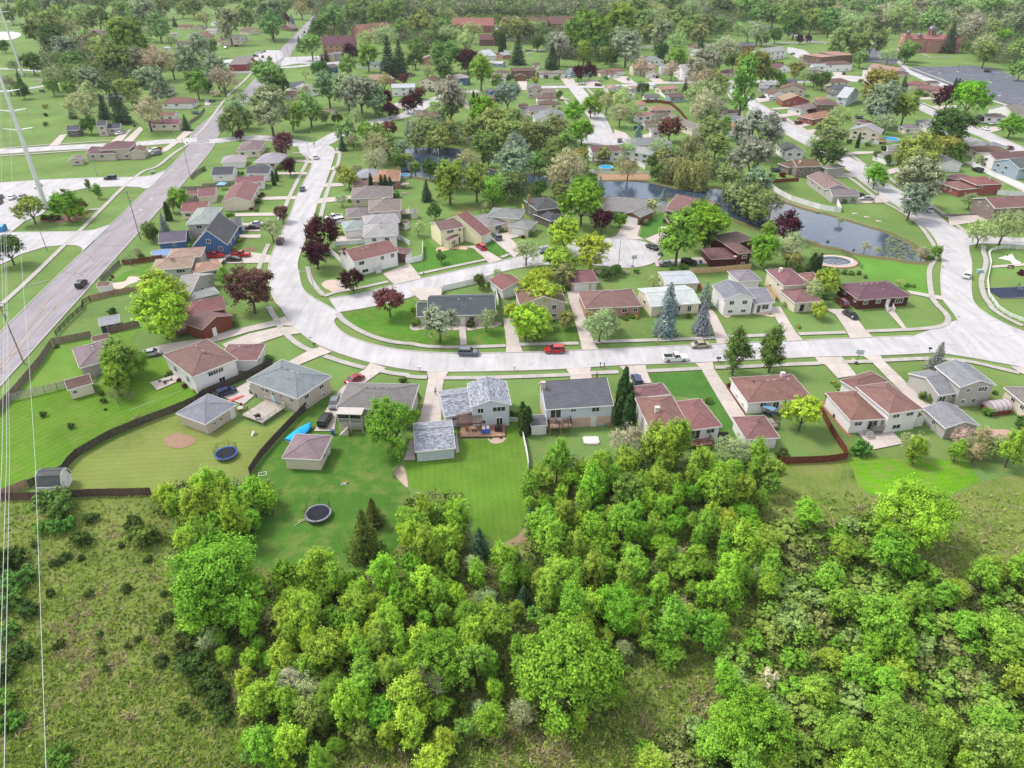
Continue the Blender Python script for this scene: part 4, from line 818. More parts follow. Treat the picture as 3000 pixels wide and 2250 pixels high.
house('beige house with two grey-brown hipped roofs behind the pale-roofed white house', ['G1765,632 G2122,615 G1800,500 4.2 h', 'G1505,690 G1770,685 G1530,585 2.8 h'], 'cr', 'rg', chimney=[(0, -.05, -.1, .7, (200, 190, 180))])
house('beige house with long grey-brown roof beside the bare brown-budding tree', ['G1575,490 G2032,470 G1612,368 3.0 h'], 'tn', 'rg')
house('low tan brick house with rust-coloured roof beside the small round pool', ['G1812,300 G2107,290 G1840,190 3.0 h'], 'bb', 'ru')
house('small white shed with red roof and blue door behind the white house', ['G2155,760 G2215,740 d=3 2.2 x over=.1'], 'w', 'rr' if 'rr' in RO else 'rb', [], 'shed', 'shed', vents=0)
house('little grey-roofed playhouse shed left of the yellow house', ['H10,645 H90,640 d=2.6 2.0 y p=.6 over=.1'], 'cr', 'bg', [], 'shed', 'shed', vents=0)
# middle street
house('pale yellow house with red-brown roof, two skylights and a red car outside', ['H332,838 H590,792 H228,745 5.0 x', 'H622,922 H792,893 H690,668 3.1 x p=.5', 'H365,940 H578,893 d=2 2.7 x p=.25'], 'ye', 'rb', [(0, 'F', .35, 4.2, 1.0, .9, 'w'), (0, 'F', .5, 4.2, 1.0, .9, 'w'), (0, 'F', .85, 4.2, .7, .8, 'w'), (2, 'F', .35, 1.4, 1.0, 1.1, 'w'), (2, 'F', .5, 1.4, 1.0, 1.1, 'w'), (2, 'F', .93, 1.2, .9, 2.0, 'e', (60, 60, 65)), (1, 'F', .6, 1.2, 3.6, 2.1, 'g')])
house('cream brick split-level house with three blue-grey hipped roofs and fan driveway', ['H850,790 H1062,740 H685,680 2.9 h', 'H1055,722 H1282,650 H1110,545 4.4 h', 'H1172,815 H1402,768 H1045,738 2.9 h'], 'cr', 'bg', [(0, 'F', .55, 1.6, 2.4, 1.3, 'w'), (2, 'F', .2, 1.5, .6, 1.0, 'w'), (2, 'F', .45, 1.5, .6, 1.0, 'w'), (2, 'F', .7, 1.5, .6, 1.0, 'w'), (2, 'L', .5, 1.2, 4.4, 2.1, 'g')])
house('dark grey house with charcoal roofs and tall brick chimney by the pond', ['H1375,612 H1652,578 H1280,490 4.6 h', 'H1460,727 H1662,706 H1372,632 2.8 h'], 'dg', 'dk', [(1, 'F', .55, 1.2, 4.4, 2.0, 'g'), (0, 'L', .4, 2.6, 1.4, 2.4, 'w')], chimney=[(0, -1.05, .1, 1.6, (185, 135, 115))])
house('grey gabled house with white garage door facing the turning circle', ['H2085,612 I335,648 I350,500 2.9 x', 'I122,660 I322,692 d=9 2.9 y'], 'bw', 'bg', [(1, 'F', .5, 1.2, 4.4, 2.1, 'g'), (0, 'F', .3, 1.7, 1.8, 1.3, 'w')])
house('brick house with long plum-brown roof and one skylight on the pond bank', ['I548,605 I965,692 I722,470 3.3 x p=.42', 'I565,745 I725,800 I692,620 2.8 h'], 'bb', 'rb', [(0, 'L', .5, 1.7, 1.6, 2.2, 'w'), (0, 'F', .1, 1.7, 1.8, 2.0, 'w')])
house('small white shed with grey gable roof beside the blue spruce', ['I455,560 I560,575 d=3.4 2.3 y over=.12'], 'w', 'bg', [(0, 'F', .5, 1.1, 1.2, 1.7, 'e')], 'shed', 'shed', vents=0)
house('dark brown house with plum hipped roofs and satellite dish by the black cars', ['I1040,1140 I1342,1130 I945,1020 2.8 h', 'I1330,1082 I1485,1070 I1240,960 4.8 h', 'I1200,980 I1522,930 I1325,842 4.8 h'], 'dr', 'pu', [(1, 'F', .5, 3.6, 1.4, .8, 'w'), (1, 'F', .45, 1.2, 1.0, 1.0, 'w')])
# inside the loop, facing the lower street
house('long grey ranch house with charcoal roof behind the silvery young tree', ['M190,97 M932,78 H905,1515 2.9 x', 'M65,99 M215,98 H70,1600 2.6 x'], 'tn', 'dk', [(0, 'F', .42, 1.7, .9, .9, 'w'), (0, 'F', .52, 1.2, .9, 2.0, 'e'), (0, 'F', .65, 1.8, 1.1, .8, 'w'), (0, 'F', .2, 1.7, 1.6, 1.0, 'w')])
house('white-doored garage with red-brown gable roof behind the white fence', ['H1000,1480 H1262,1420 H975,1338 2.6 y'], 'w', 'rb', [(0, 'F', .5, 1.15, 4.2, 2.0, 'g')], 'garage', 'garage', vents=0)
house('tan two-storey house hidden behind the big lime-coloured tree', ['M1190,-20 M1700,-50 H1690,1430 4.6 y'], 'tn', 'br', [(0, 'F', .75, 3.5, 1.0, 1.1, 'w'), (0, 'F', .75, 1.2, 1.1, .8, 'w'), (0, 'F', .5, 1.2, 1.1, .8, 'w'), (0, 'F', .3, 3.5, 1.6, 1.1, 'w')])
house('garage with red-brown roof and wide white door at the end of a long driveway', ['H1745,1402 H2047,1386 H1985,1250 2.6 h'], 'pb', 'rb', [(0, 'F', .38, 1.15, 4.0, 2.0, 'g'), (0, 'F', .85, 1.1, 1.0, 2.0, 'e')], 'garage', 'garage', vents=0)
house('orange brick ranch with red-brown hipped roof and a red front door', ['M1895,14 I297,1646 H1832,1485 2.9 h'], 'bb', 'rb', [(0, 'F', .3, 1.7, 2.2, 1.2, 'w'), (0, 'F', .5, 1.2, .9, 2.0, 'e', (170, 50, 45)), (0, 'F', .72, 1.7, 1.2, 1.0, 'w'), (0, 'F', .92, 1.7, 1.0, .9, 'w')])
house('cream house with white low gable roof behind the two spruces', ['N400,-5 N935,-45 I315,1452 3.0 x p=.22'], 'cr', 'wh', [(0, 'F', .55, 1.7, 1.4, 1.1, 'w'), (0, 'F', .8, 1.5, 1.0, 1.6, 'w'), (0, 'L', .5, 1.7, 1.4, 1, 'w')], vents=1)
house('cream garage with white flat-pitched roof against the new cedar fence', ['I562,1412 I918,1396 I513,1275 2.6 x p=.15'], 'cr', 'wh', [], 'garage', 'garage', vents=0)
house('white gabled split-level house with blue-grey roof and curved gravel bed', ['I1185,1577 I1522,1560 I1065,1420 4.6 y', 'I1490,1622 I1722,1610 I1625,1440 2.9 x'], 'w', 'bg', [(0, 'F', .25, 3.5, 1.1, 1.0, 'w'), (0, 'F', .72, 3.5, 1.1, 1.0, 'w'), (0, 'F', .25, 1.1, 1.1, .7, 'w'), (0, 'F', .72, 1.1, 1.1, .7, 'w'), (1, 'F', .25, 1.2, .9, 2.0, 'e', (90, 90, 95)), (1, 'F', .6, 1.6, 1.8, 1.3, 'w')])
house('white garage with blue-grey roof behind the white gabled split-level house', ['I1340,1383 I1592,1366 I1490,1250 2.7 h'], 'w', 'bg', [], 'garage', 'garage', vents=2)
house('tan split-level house with red-brown roofs and white chimney by the cedar gate', ['I1825,1427 I2105,1412 I1645,1250 4.4 h', 'I1920,1607 I2240,1600 I1800,1465 2.9 h', 'I2090,1382 J65,1370 I2015,1290 3.0 h'], 'cr', 'rb', [(1, 'F', .3, 1.2, 1.2, 2.0, 'e', (50, 50, 55)), (0, 'L', .7, 3.2, .9, .7, 'w'), (0, 'L', .3, 1.2, .8, .7, 'w'), (1, 'F', .7, 1.7, 1.6, 1.1, 'w')], chimney=[(0, -.35, .3, .9, (235, 225, 210))])
h21, B21 = house('dark brown and orange brick ranch with plum hipped roof at the street corner', ['J425,1582 J997,1540 J245,1405 2.9 h'], 'dr', 'pu', [(0, 'F', .15, 1.9, 1.1, .9, 'w'), (0, 'F', .40, 1.9, 1.1, .9, 'w'), (0, 'F', .60, 1.3, .9, 2.0, 'e'), (0, 'F', .82, 1.7, 2.0, 1.2, 'w'), (0, 'L', .85, 2.0, .8, .7, 'w'), (0, 'L', .35, 2.0, .8, .7, 'w')], vents=6)
# across the pond and east
house('taupe house with grey-brown roof behind the white vinyl fence', ['I2075,240 J60,385 d=9.5 3.0 x', 'J78,378 J182,465 J400,452 2.7 x'], 'gy', 'rg', [(0, 'F', .3, 1.8, 1.0, 1.0, 'w'), (0, 'F', .7, 1.8, 1.0, 1.0, 'w'), (1, 'F', .5, 1.5, .9, 1.0, 'w')], vents=2)
house('dark taupe house with brown roof and arched windows above a trampoline', ['I1975,145 J25,135 I1915,75 4.2 x', 'I1870,150 I1990,142 d=7 3.0 h'], 'tp', 'br', chimney=[(0, -.6, -.5, .8, (235, 225, 215))])
house('red brick house with three overlapping red-brown roofs at the street bend', ['J1700,340 J1997,325 J1545,262 4.0 h', 'J1480,387 J1702,380 J1357,305 2.8 h', 'J1560,300 J1700,270 J1412,232 3.2 h'], 'rr', 'rb', [(1, 'L', .3, 1.5, .6, 1.0, 'w'), (1, 'L', .6, 1.5, .6, 1.0, 'w'), (0, 'F', .2, 2.8, 1.3, .7, 'w')], chimney=[(0, .3, -.4, .7, (205, 185, 175))])
house('taupe bi-level house with rust-brown gable roof on the retaining wall', ['J1900,592 J2400,565 J1742,480 4.8 x'], 'tp', 'rb', [(0, 'L', .3, 4.0, .8, 1.0, 'w'), (0, 'L', .7, 4.0, .8, 1.0, 'w'), (0, 'F', .12, 3.8, .9, .9, 'w'), (0, 'F', .32, 3.8, .9, .9, 'w'), (0, 'F', .05, 1.2, 1.0, .7, 'w')])
house('white house with grey roof behind the yellow-green oak at the white fence', ['J1310,112 J1552,115 d=9 3.2 y'], 'w', 'bk', [])
house('white bi-level house with brown roof at the top right of the bend', ['J1905,62 J2300,35 J1830,0 4.4 x'], 'w', 'br')
house('blue-grey house with round deck at the right edge beyond the white fences', ['J2170,165 J2450,135 J2065,58 4.4 x'], 'tq', 'bk')
house('white house with grey-brown roofs beside the round dark shrubs', ['J740,50 J930,32 d=9 2.9 h'], 'w', 'rg', [])
# ------------------------------------------------------------------ houses farther off: 'front-left front-right depth eave type roof wall'
PENDING = []   # things whose label is finished once everything stands
LMK = [('the blue-roofed brick house', 'D1450,520'), ('the domed brick church', 'E1100,450'), ('the big parking lot', 'E1500,830'), ('the monopole', 'A250,830'), ('the white-roofed shop', 'B300,640'), ('the garage with yellow doors', 'B1320,570'), ('the long brick apartments', 'C700,330'),
       ('the second turning circle', 'C2080,1500'), ('the main road', 'B560,900'), ('the pond', 'H600,60'), ('the far turning circle', 'E350,850'), ('the long white building', 'D1700,520'), ('the brown-roofed flats', 'B1450,450'), ('the leafy street junction', 'B1100,1500'), ('the far top of the main road', 'B1150,200'),
       ('the tall dark pine', 'C1170,560'), ('the brick apartments on the right', 'D2150,500'), ('the willow', 'I750,200'), ('the small round pool', 'E775,1495'), ('the pale sand lot', 'A60,390'), ('the blue-roofed cottage', 'B1370,700')]
LMK = [(a, *nat(b)) for a, b in LMK]
def pend(o, desc, px): PENDING.append((o, desc, px))
def far(s, cat='house', name='house', extra=None):
    t = s.split(); n = len(t)
    roof, wall = t[-2], t[-1]; desc = ('small ' if cat in ('garage', 'shed') else '') + '%s-roofed %s %s' % (RO[roof][1], WA[wall][2], cat)
    h, B = house(None, [' '.join(t[:-2])], wall, roof, None, cat, name, vents=0)
    a, b = nat(t[0]), nat(t[1]); pend(h, desc, ((a[0] + b[0]) / 2, (a[1] + b[1]) / 2)); return h
for s in '''A1065,1620 A1400,1605 A1175,1545 4.4 h pu tn|A930,1640 A1100,1650 d=8 2.8 x pu tn|A1390,1650 A1560,1640 d=9 3 y br tn|A710,1410 A855,1402 d=8 3 x dk dg|A1035,1362 A1145,1356 d=9 4.8 x dk tn|A1142,1392 A1300,1382 d=8 3 x dk gy|A1590,1345 A1932,1340 d=9 3.1 x rb cr|A1725,1115 A2072,1112 d=12 3.2 h rb w
A1690,1255 A1890,1250 d=8 2.8 x rb w|A1760,1000 A1890,950 d=8 3 y pu w|A990,345 A1150,335 d=9 3 h rg tn|A1130,320 A1225,315 d=8 3 h rg tn|A930,395 A1165,375 d=9 2.9 h rb tn|A800,465 A1010,440 d=10 2.9 h rg tn|A700,530 A880,500 d=10 2.9 h rg cr|A530,610 A760,560 d=11 2.9 h rg cr|A1380,285 A1500,295 d=9 3 x orr w|A1110,1040 A1230,1060 d=8 3 h bg cr
A1920,290 A2090,285 d=9 3 x rb cr|A2100,290 A2180,290 d=8 3 y br tn|A1890,465 A2040,470 d=9 3 x br w|A1840,370 A1940,365 d=7 2.6 h lg w|A2060,390 B10,400 d=12 3 y rb cr|A1745,520 A1830,520 d=6 2.5 h wh w
F740,70 F890,60 d=5 2.4 y rg tn|F920,5 F1240,0 d=10 3 h pu tn|B0,330 B115,335 d=10 3 x lg w|B100,250 B235,240 d=10 3.3 x lg w|B145,455 B400,440 d=11 3.2 y rb cr|B355,415 B470,400 d=12 3.3 y bk w|B470,340 B600,325 d=14 3.3 y rb cr|B820,295 B925,310 d=9 2.7 y rg bw
B1285,740 B1440,725 d=10 3.6 x bk bl|B1310,860 B1665,850 d=12 3 h bk rr|B1745,870 B2060,850 d=13 3 h orr bb|B920,940 B1105,920 d=10 3.4 x bk w|B1030,970 B1220,950 d=10 4.2 y lg w|B860,1020 B1000,1025 d=8 3 x br tn|B1640,690 B1880,700 d=10 3 h gn w
B2015,950 C60,945 d=9 4.8 x wh w|B1280,1190 B1400,1200 d=4 2.2 x br cr|C100,870 C265,880 d=11 4.6 y br cr|C470,850 C660,840 d=11 4.4 h lg bl|C120,640 C300,640 d=9 4.4 y lg bb|C690,580 C840,610 d=9 3.4 y wh w|C840,680 C1000,690 d=7 2.5 x wh tq
C905,850 C1045,845 d=11 3 y rb w|C890,780 C1030,790 d=8 4.2 h br w|C1100,770 C1365,765 d=9 4.8 x br bw|C1130,830 C1265,830 d=6 2.8 y br bw|C1420,800 C1580,790 d=9 3 h rg w|C1560,790 C1690,790 d=9 3 h rg w|C1330,700 C1410,700 d=6 3.4 x br w|C1005,600 C1100,590 d=10 3 x lg bb|C1740,775 C2010,760 d=9 3.6 x lg tq
C2060,790 C2230,785 d=10 3 h rb cr|C2140,960 D20,960 d=9 3 y orr w|C1265,965 C1430,965 d=12 4.8 y rg tn|C1430,1010 C1580,1000 d=9 3 x rg tn|C1380,1065 C1600,1060 d=8 3.4 h br w|C1395,1130 C1610,1125 d=9 3 h br cr|C1290,1205 C1525,1175 d=10 3 h rg cr|C1355,1295 C1590,1290 d=11 4.4 y bg w
C1440,1240 C1670,1230 d=9 4.6 h bg w|C750,1070 C930,1065 d=8 3 x rb rr|C865,1000 C960,995 d=10 4.6 y bk bl|C1170,1150 C1290,1150 d=7 2.8 h br tn|C70,1260 C360,1250 d=9 3 h br tn|C0,985 C60,980 d=7 3 y lg w|C640,1120 C700,1110 d=6 3 h lg cr|C1970,1645 C2230,1635 d=9 4.4 x pu w
D0,770 D120,765 d=9 3 h rb w|D-60,800 D40,795 d=6 2.8 h rb w|D200,740 D445,735 d=10 4.6 x orr cr|D350,800 D480,800 d=7 2.7 y orr w|D390,660 D540,650 d=11 3.6 y bg w|D320,640 D440,630 d=8 3 h bk w|D640,740 D760,800 d=9 4.4 y lg w|D500,740 D600,740 d=9 4.4 x lg w|D790,500 D900,510 d=9 3 h rb cr|D890,570 D990,560 d=8 3 y lg w|D940,600 D1080,590 d=8 2.8 h rg cr
D1200,790 D1375,780 d=9 3 h pu cr|D1345,500 D1532,495 d=12 5.6 h bk rr|D1760,745 D1915,730 d=9 3 y pu w|D1970,700 D2140,690 d=8 3 h rg cr|D2100,760 D2230,760 d=9 3 h rg tn|D1640,920 D1755,915 d=9 4.6 x lg gy|D1870,890 D1980,880 d=7 2.6 x bk gy|D1560,950 D1650,960 d=8 3 x bg gy|D1790,960 D2075,975 d=12 4.2 y br tn|D1700,1020 D1870,1010 d=8 3 y br w
D1820,1090 D2115,1090 d=12 3.2 y orr rr|D2020,1190 D2230,1150 d=9 3 h rg w|D2140,1220 E20,1240 d=9 3.4 h ru rr|D320,1050 D490,1050 d=6 2.4 x bk w|D600,1055 D770,1048 d=8 2.8 x br tq|D505,970 D700,955 d=8 2.8 x orr cr|D185,960 D300,955 d=7 2.8 x orr w|D-20,1010 D240,1005 d=12 3.4 y bk w|D-40,950 D60,940 d=8 3 h orr cr|D415,925 D470,920 d=4 2.2 y wh w
D400,1190 D650,1185 d=9 4.4 h ru cr|D210,1130 D330,1135 d=9 3 h ru w|D245,1260 D415,1250 d=7 3 x ru w|D450,1240 D600,1215 d=8 3 h br tn|D330,1350 D500,1345 d=7 2.7 x br tn|D520,1270 D840,1400 d=9 3.2 x rg cr|D395,1420 D500,1420 d=7 2.8 h rg w|D185,1570 D625,1545 d=10 4.6 h bg w|D-60,1640 D110,1640 d=8 4.4 x pu w
D1180,1230 D1365,1220 d=7 2.8 x pu cr|D1220,1310 D1440,1280 d=9 3 h bg w|D1230,1410 D1420,1380 d=10 3 y ru w|D1840,1640 D2060,1640 d=12 3.4 y dk w|E80,700 E370,690 d=9 4.8 h pu w|E-60,720 E80,720 d=8 4.4 x lg w|E530,720 E840,770 d=10 3.2 x orr w|E850,790 E980,790 d=6 2.6 h pu tn|E980,920 E1190,915 d=10 3 h rb cr|E1040,950 E1340,985 d=10 3 h rb pb|E1150,890 E1310,895 d=5 2.6 h pu w
E1480,995 E1600,990 d=6 2.6 h rb cr|E1340,1020 E1500,1010 d=8 2.8 h orr cr|E120,890 E340,880 d=9 3 h br cr|E160,960 E380,950 d=9 3 h bk tn|E200,1020 E360,990 d=8 3 h bk gy|E300,1060 E440,1000 d=6 4.6 y wh lb|E-20,1130 E230,1135 d=11 4.8 h br bw|E-60,1290 E210,1240 d=10 3 h ru rr|E-20,1080 E120,1080 d=7 3 h ru tn
E330,1400 E660,1440 d=9 4.4 y lg cr|E1030,1300 E1200,1390 d=10 3 h bg w|E930,1390 E1110,1385 d=7 2.6 h rg cr|E1830,1170 E2120,1260 d=9 3.2 y rg w|E1790,1260 E2030,1280 d=8 3 h rg w|E2110,1250 E2300,1300 d=8 3 h rg w|E1640,1580 E1870,1560 d=12 3.4 y lg w|E1860,1600 E2050,1590 d=9 3 h bg w|E1700,1645 E2100,1655 d=10 3 h br cr|E740,1620 E980,1640 d=9 3 h rg w|E1800,1080 E1880,1080 d=5 2.5 h ru cr
E370,1310 E520,1340 d=7 2.6 h pu tn|H1970,190 H2010,180 d=2 2 y lg w|I100,-30 I390,10 d=9 4.4 h lg w|J0,130 J90,165 d=9 3.6 h rg gy|J1830,60 J1930,60 d=6 3 h br w|J1340,60 J1480,50 d=5 2.6 h bk w|B1890,1630 B2010,1640 d=4 2.2 x lg w'''.replace('\n', '|').split('|'):
    far(s)
far('G1600,350 G1760,340 d=6 2.4 x br bw', 'garage', 'garage'); far('G1640,260 G1890,250 d=11 3 h lg cr'); far('F2005,445 F2212,440 d=5 2.4 x rb tn', 'shed', 'shed')
# larger buildings
def bigbuild(label, blocks, wall, roof, cat='building', openings=None, **k): return house(label, blocks, wall, roof, openings, cat, 'building', vents=0, **k)
bigbuild('long white two-storey building with light grey roof on the green slope', ['D1600,575 D1870,540 d=13 6 x'], 'w', 'lg', 'building', [(0, 'F', u, z, 1.6, 1.4, 'w') for u in (.2, .42, .65, .85) for z in (4.4, 1.5)])
bigbuild('brown brick apartment block with orange-brown flat roof right of the white building', ['D2040,590 D2240,620 d=16 8 f'], 'bw', 'orr', 'apartments', [(0, 'F', u, z, 1.6, 1.4, 'w') for u in (.2, .5, .8) for z in (6.2, 3.8, 1.5)])
bigbuild('brown apartment block with orange-brown flat roof beside the yellow-green oaks', ['E-5,560 E180,600 d=16 8 f'], 'bw', 'orr', 'apartments', [(0, 'F', u, z, 1.6, 1.4, 'w') for u in (.2, .5, .8) for z in (6.2, 3.8, 1.5)])
for lab, s in (('long brick apartment block with orange roof left of its row at the wood edge', 'C455,275 C910,278'), ('long apartment block with dark plum roof in the middle of its row', 'C985,265 C1490,270'), ('long apartment block with pinkish roof right end of its row', 'C1510,262 C2015,248'), ):
    bigbuild(lab, [s + ' d=14 6.5 x p=.95'], 'rr' if 'orange' in lab else 'bw', 'ru' if 'orange' in lab else 'pu' if 'plum' in lab else 'rb', 'apartments', [(0, 'F', (k + .5) / 9, z, 2.0, 1.5, 'w') for k in range(9) for z in (5.2, 2.0)])
bigbuild('brick flats with dark plum-brown roof behind the purple maple', ['B1265,490 B1645,480 d=14 6 x p=.9'], 'bb', 'pu', 'apartments', [(0, 'F', (k + .5) / 6, z, 1.8, 1.4, 'w') for k in range(6) for z in (4.4, 1.6)])
bigbuild('long building with pale rust roof angled behind the brick flats', ['B1680,345 B2035,310 d=16 5.5 x p=.7'], 'bb', 'ru', 'apartments', [])
bigbuild('low apartment building with small end gable at the right end of the row', ['C2010,245 C2120,245 d=12 6 h'], 'bb', 'rb', 'apartments', [])
bigbuild('grey workshop with yellow garage doors beside the blue-roofed cottage', ['B1230,600 B1400,600 d=14 4.5 f', 'B1400,585 B1500,580 d=14 5 f'], 'gy', 'rg', 'workshop', [(0, 'F', .25, 1.9, 4, 3, 'g', (205, 185, 110)), (0, 'F', .75, 1.9, 4, 3, 'g', (205, 185, 110))], fascia=False)
bigbuild('low apartment building half hidden by trees below the orange-roofed block', ['C750,430 C970,430 d=12 5 x p=.7'], 'bw', 'bw' if False else 'br', 'apartments', [])
hs, Bs = bigbuild('corner shop with flat white roof and red and black striped front', ['B290,690 B455,690 d=14 3.8 f', 'B455,695 B530,600 d=13 4.4 f roof=rg wall=rr'], 'dg', 'wh', 'shop', [], fascia=False)
for k in range(6):   # striped red pilasters of the shop front
    add_opening(hs, Bs[1], 'F', .08 + k * .17, 1.7, .9, 2.6, 'd')
house('charcoal shop awning roof in front of the white-roofed shop', ['B110,660 B300,690 d=14 3.4 f'], 'w', 'wh', [], 'shop', 'building', vents=0)
# domed brick church
def church():
    c = W('E1120,575'); root = empty('church', (c.x + 8, c.y + 10, 0), math.radians(-8), 'red brick church with five dark ribbed domes and a rose window above the lawn', 'church')
    BR = srgb(178, 134, 120, .66); RF = srgb(170, 118, 112, .56); DM = srgb(120, 118, 128, .6)
    def part(mb, name, mat, col, par=root):
        me = mb.mesh(name, mat)
        if mat == 'brick': uv_planar(me)
        return mesh_obj(name, me, None, par, col)
    part(MB().box(-18, -8, 0, 18, 8, 10.5).box(-4, -10, 0, 6, -8, 9), 'wall', 'brick', BR)
    part(MB().box(-22.5, -7, 0, -18, 7, 13).box(18, -9.2, 0, 22, 9.2, 11.5), 'wall', 'brick', BR)
    part(MB().add([(-18, -8.3, 10.5), (18, -8.3, 10.5), (18, 0, 13.5), (-18, 0, 13.5), (18, 8.3, 10.5), (-18, 8.3, 10.5)], [(0, 1, 2, 3), (3, 2, 4, 5)]).box(-4.2, -10.2, 9, 6.2, -8, 9.4), 'roof', 'shingle', RF) if False else part(MB().add([(-18, -8.3, 10.5), (18, -8.3, 10.5), (18, 0, 13.5), (-18, 0, 13.5), (18, 8.3, 10.5), (-18, 8.3, 10.5)], [(0, 1, 2, 3), (3, 2, 4, 5)]).box(-4.2, -10.2, 9, 6.2, -8, 9.4), 'roof', 'concrete', RF)
    for (x, y, z, r) in ((0, 0, 13, 3.4), (-20, -4.5, 13, 1.8), (-11, -6, 11, 1.9), (9, 5, 12, 1.7), (20, -6, 11.5, 1.9)):
        d = part(MB().tube((x, y, z - 1), (x, y, z + r * 1.1), r * .85, n=12), 'dome_drum', 'brick', BR)
        dm = MB().sphere((x, y, z + r * 1.1), r, 14, 6, 1.0, 0).tube((x, y, z + r * 2.05), (x, y, z + r * 2.6), .12); part(dm, 'dome', 'metal', DM, d)
        for k in range(6):
            a = k * PI / 3 + .5; w = MB(); px, py = x + math.cos(a) * r * .86, y + math.sin(a) * r * .86
            w.tube((px, py, z + .2), (px, py, z + r * .85), r * .13, n=6); part(w, 'dome_window', 'glass', None, d)
    w = MB(); w.ring((0, 0), .9, 2.1, -.15, .15, 20); o = part(w, 'rose_window', 'stone', srgb(225, 205, 190)); o.location = (-22.6, 0, 8.6); o.rotation_euler = (0, PI / 2, 0)
    g = part(MB().disc((0, 0), .9, -.1, .1, 16), 'pane', 'glass', None, o)
    for x in (-13, -8, 9, 13): 
        w = MB().box(x - .6, -8.12, 2.2, x + .6, -7.98, 5.2); f = part(w, 'window', 'glass', None); part(MB().box(x - .8, -8.2, 5.2, x + .8, -8, 5.6).box(x - .8, -8.2, 1.9, x + .8, -8, 2.2), 'window_frame', 'stone', srgb(215, 190, 175), f)
    for x in (19, 21):
        w = MB().box(x - .35, -9.3, 3, x + .35, -9.18, 8); part(w, 'window', 'glass', None)
    part(MB().box(-23.2, -2, 0, -22.5, 2, 4).box(-23.4, -2.4, 4, -22.5, 2.4, 4.5), 'door_surround', 'stone', srgb(225, 205, 190))
church()
# ------------------------------------------------------------------ trees
def np_mesh(name, V, F4, tone=None, tint=None, mat='leaves'):
    me = bpy.data.meshes.new(name); V = np.asarray(V, np.float32); F4 = np.asarray(F4, np.int32); k = F4.shape[1]
    me.vertices.add(len(V)); me.vertices.foreach_set('co', V.ravel()); me.loops.add(F4.size); me.loops.foreach_set('vertex_index', F4.ravel())
    me.polygons.add(len(F4)); me.polygons.foreach_set('loop_start', np.arange(0, F4.size, k, dtype=np.int32)); me.polygons.foreach_set('loop_total', np.full(len(F4), k, np.int32)); me.update()
    if tone is not None:
        a = me.attributes.new('tone', 'FLOAT', 'FACE'); a.data.foreach_set('value', np.asarray(tone, np.float32))
    if tint is not None:
        a = me.attributes.new('tint', 'FLOAT_COLOR', 'FACE'); t = np.ones((len(F4), 4), np.float32); t[:, :3] = tint; a.data.foreach_set('color', t.ravel())
    me.materials.append(MAT[mat]); return me
def unit(a): return a / np.maximum(np.linalg.norm(a, axis=1, keepdims=True), 1e-6)
def leaf_quads(C, Nrm, size, rg, aspect=.62):
    """a small bent-diamond leaf at each centre"""
    r = unit(rg.normal(size=C.shape)); T = unit(np.cross(Nrm, r)); B = np.cross(Nrm, T); s = size if np.ndim(size) else np.full(len(C), size)
    s = s[:, None]; V = np.stack([C - T * s, C + B * s * aspect + Nrm * s * .12, C + T * s, C - B * s * aspect + Nrm * s * .12], 1).reshape(-1, 3)
    return V, np.arange(len(V)).reshape(-1, 4)
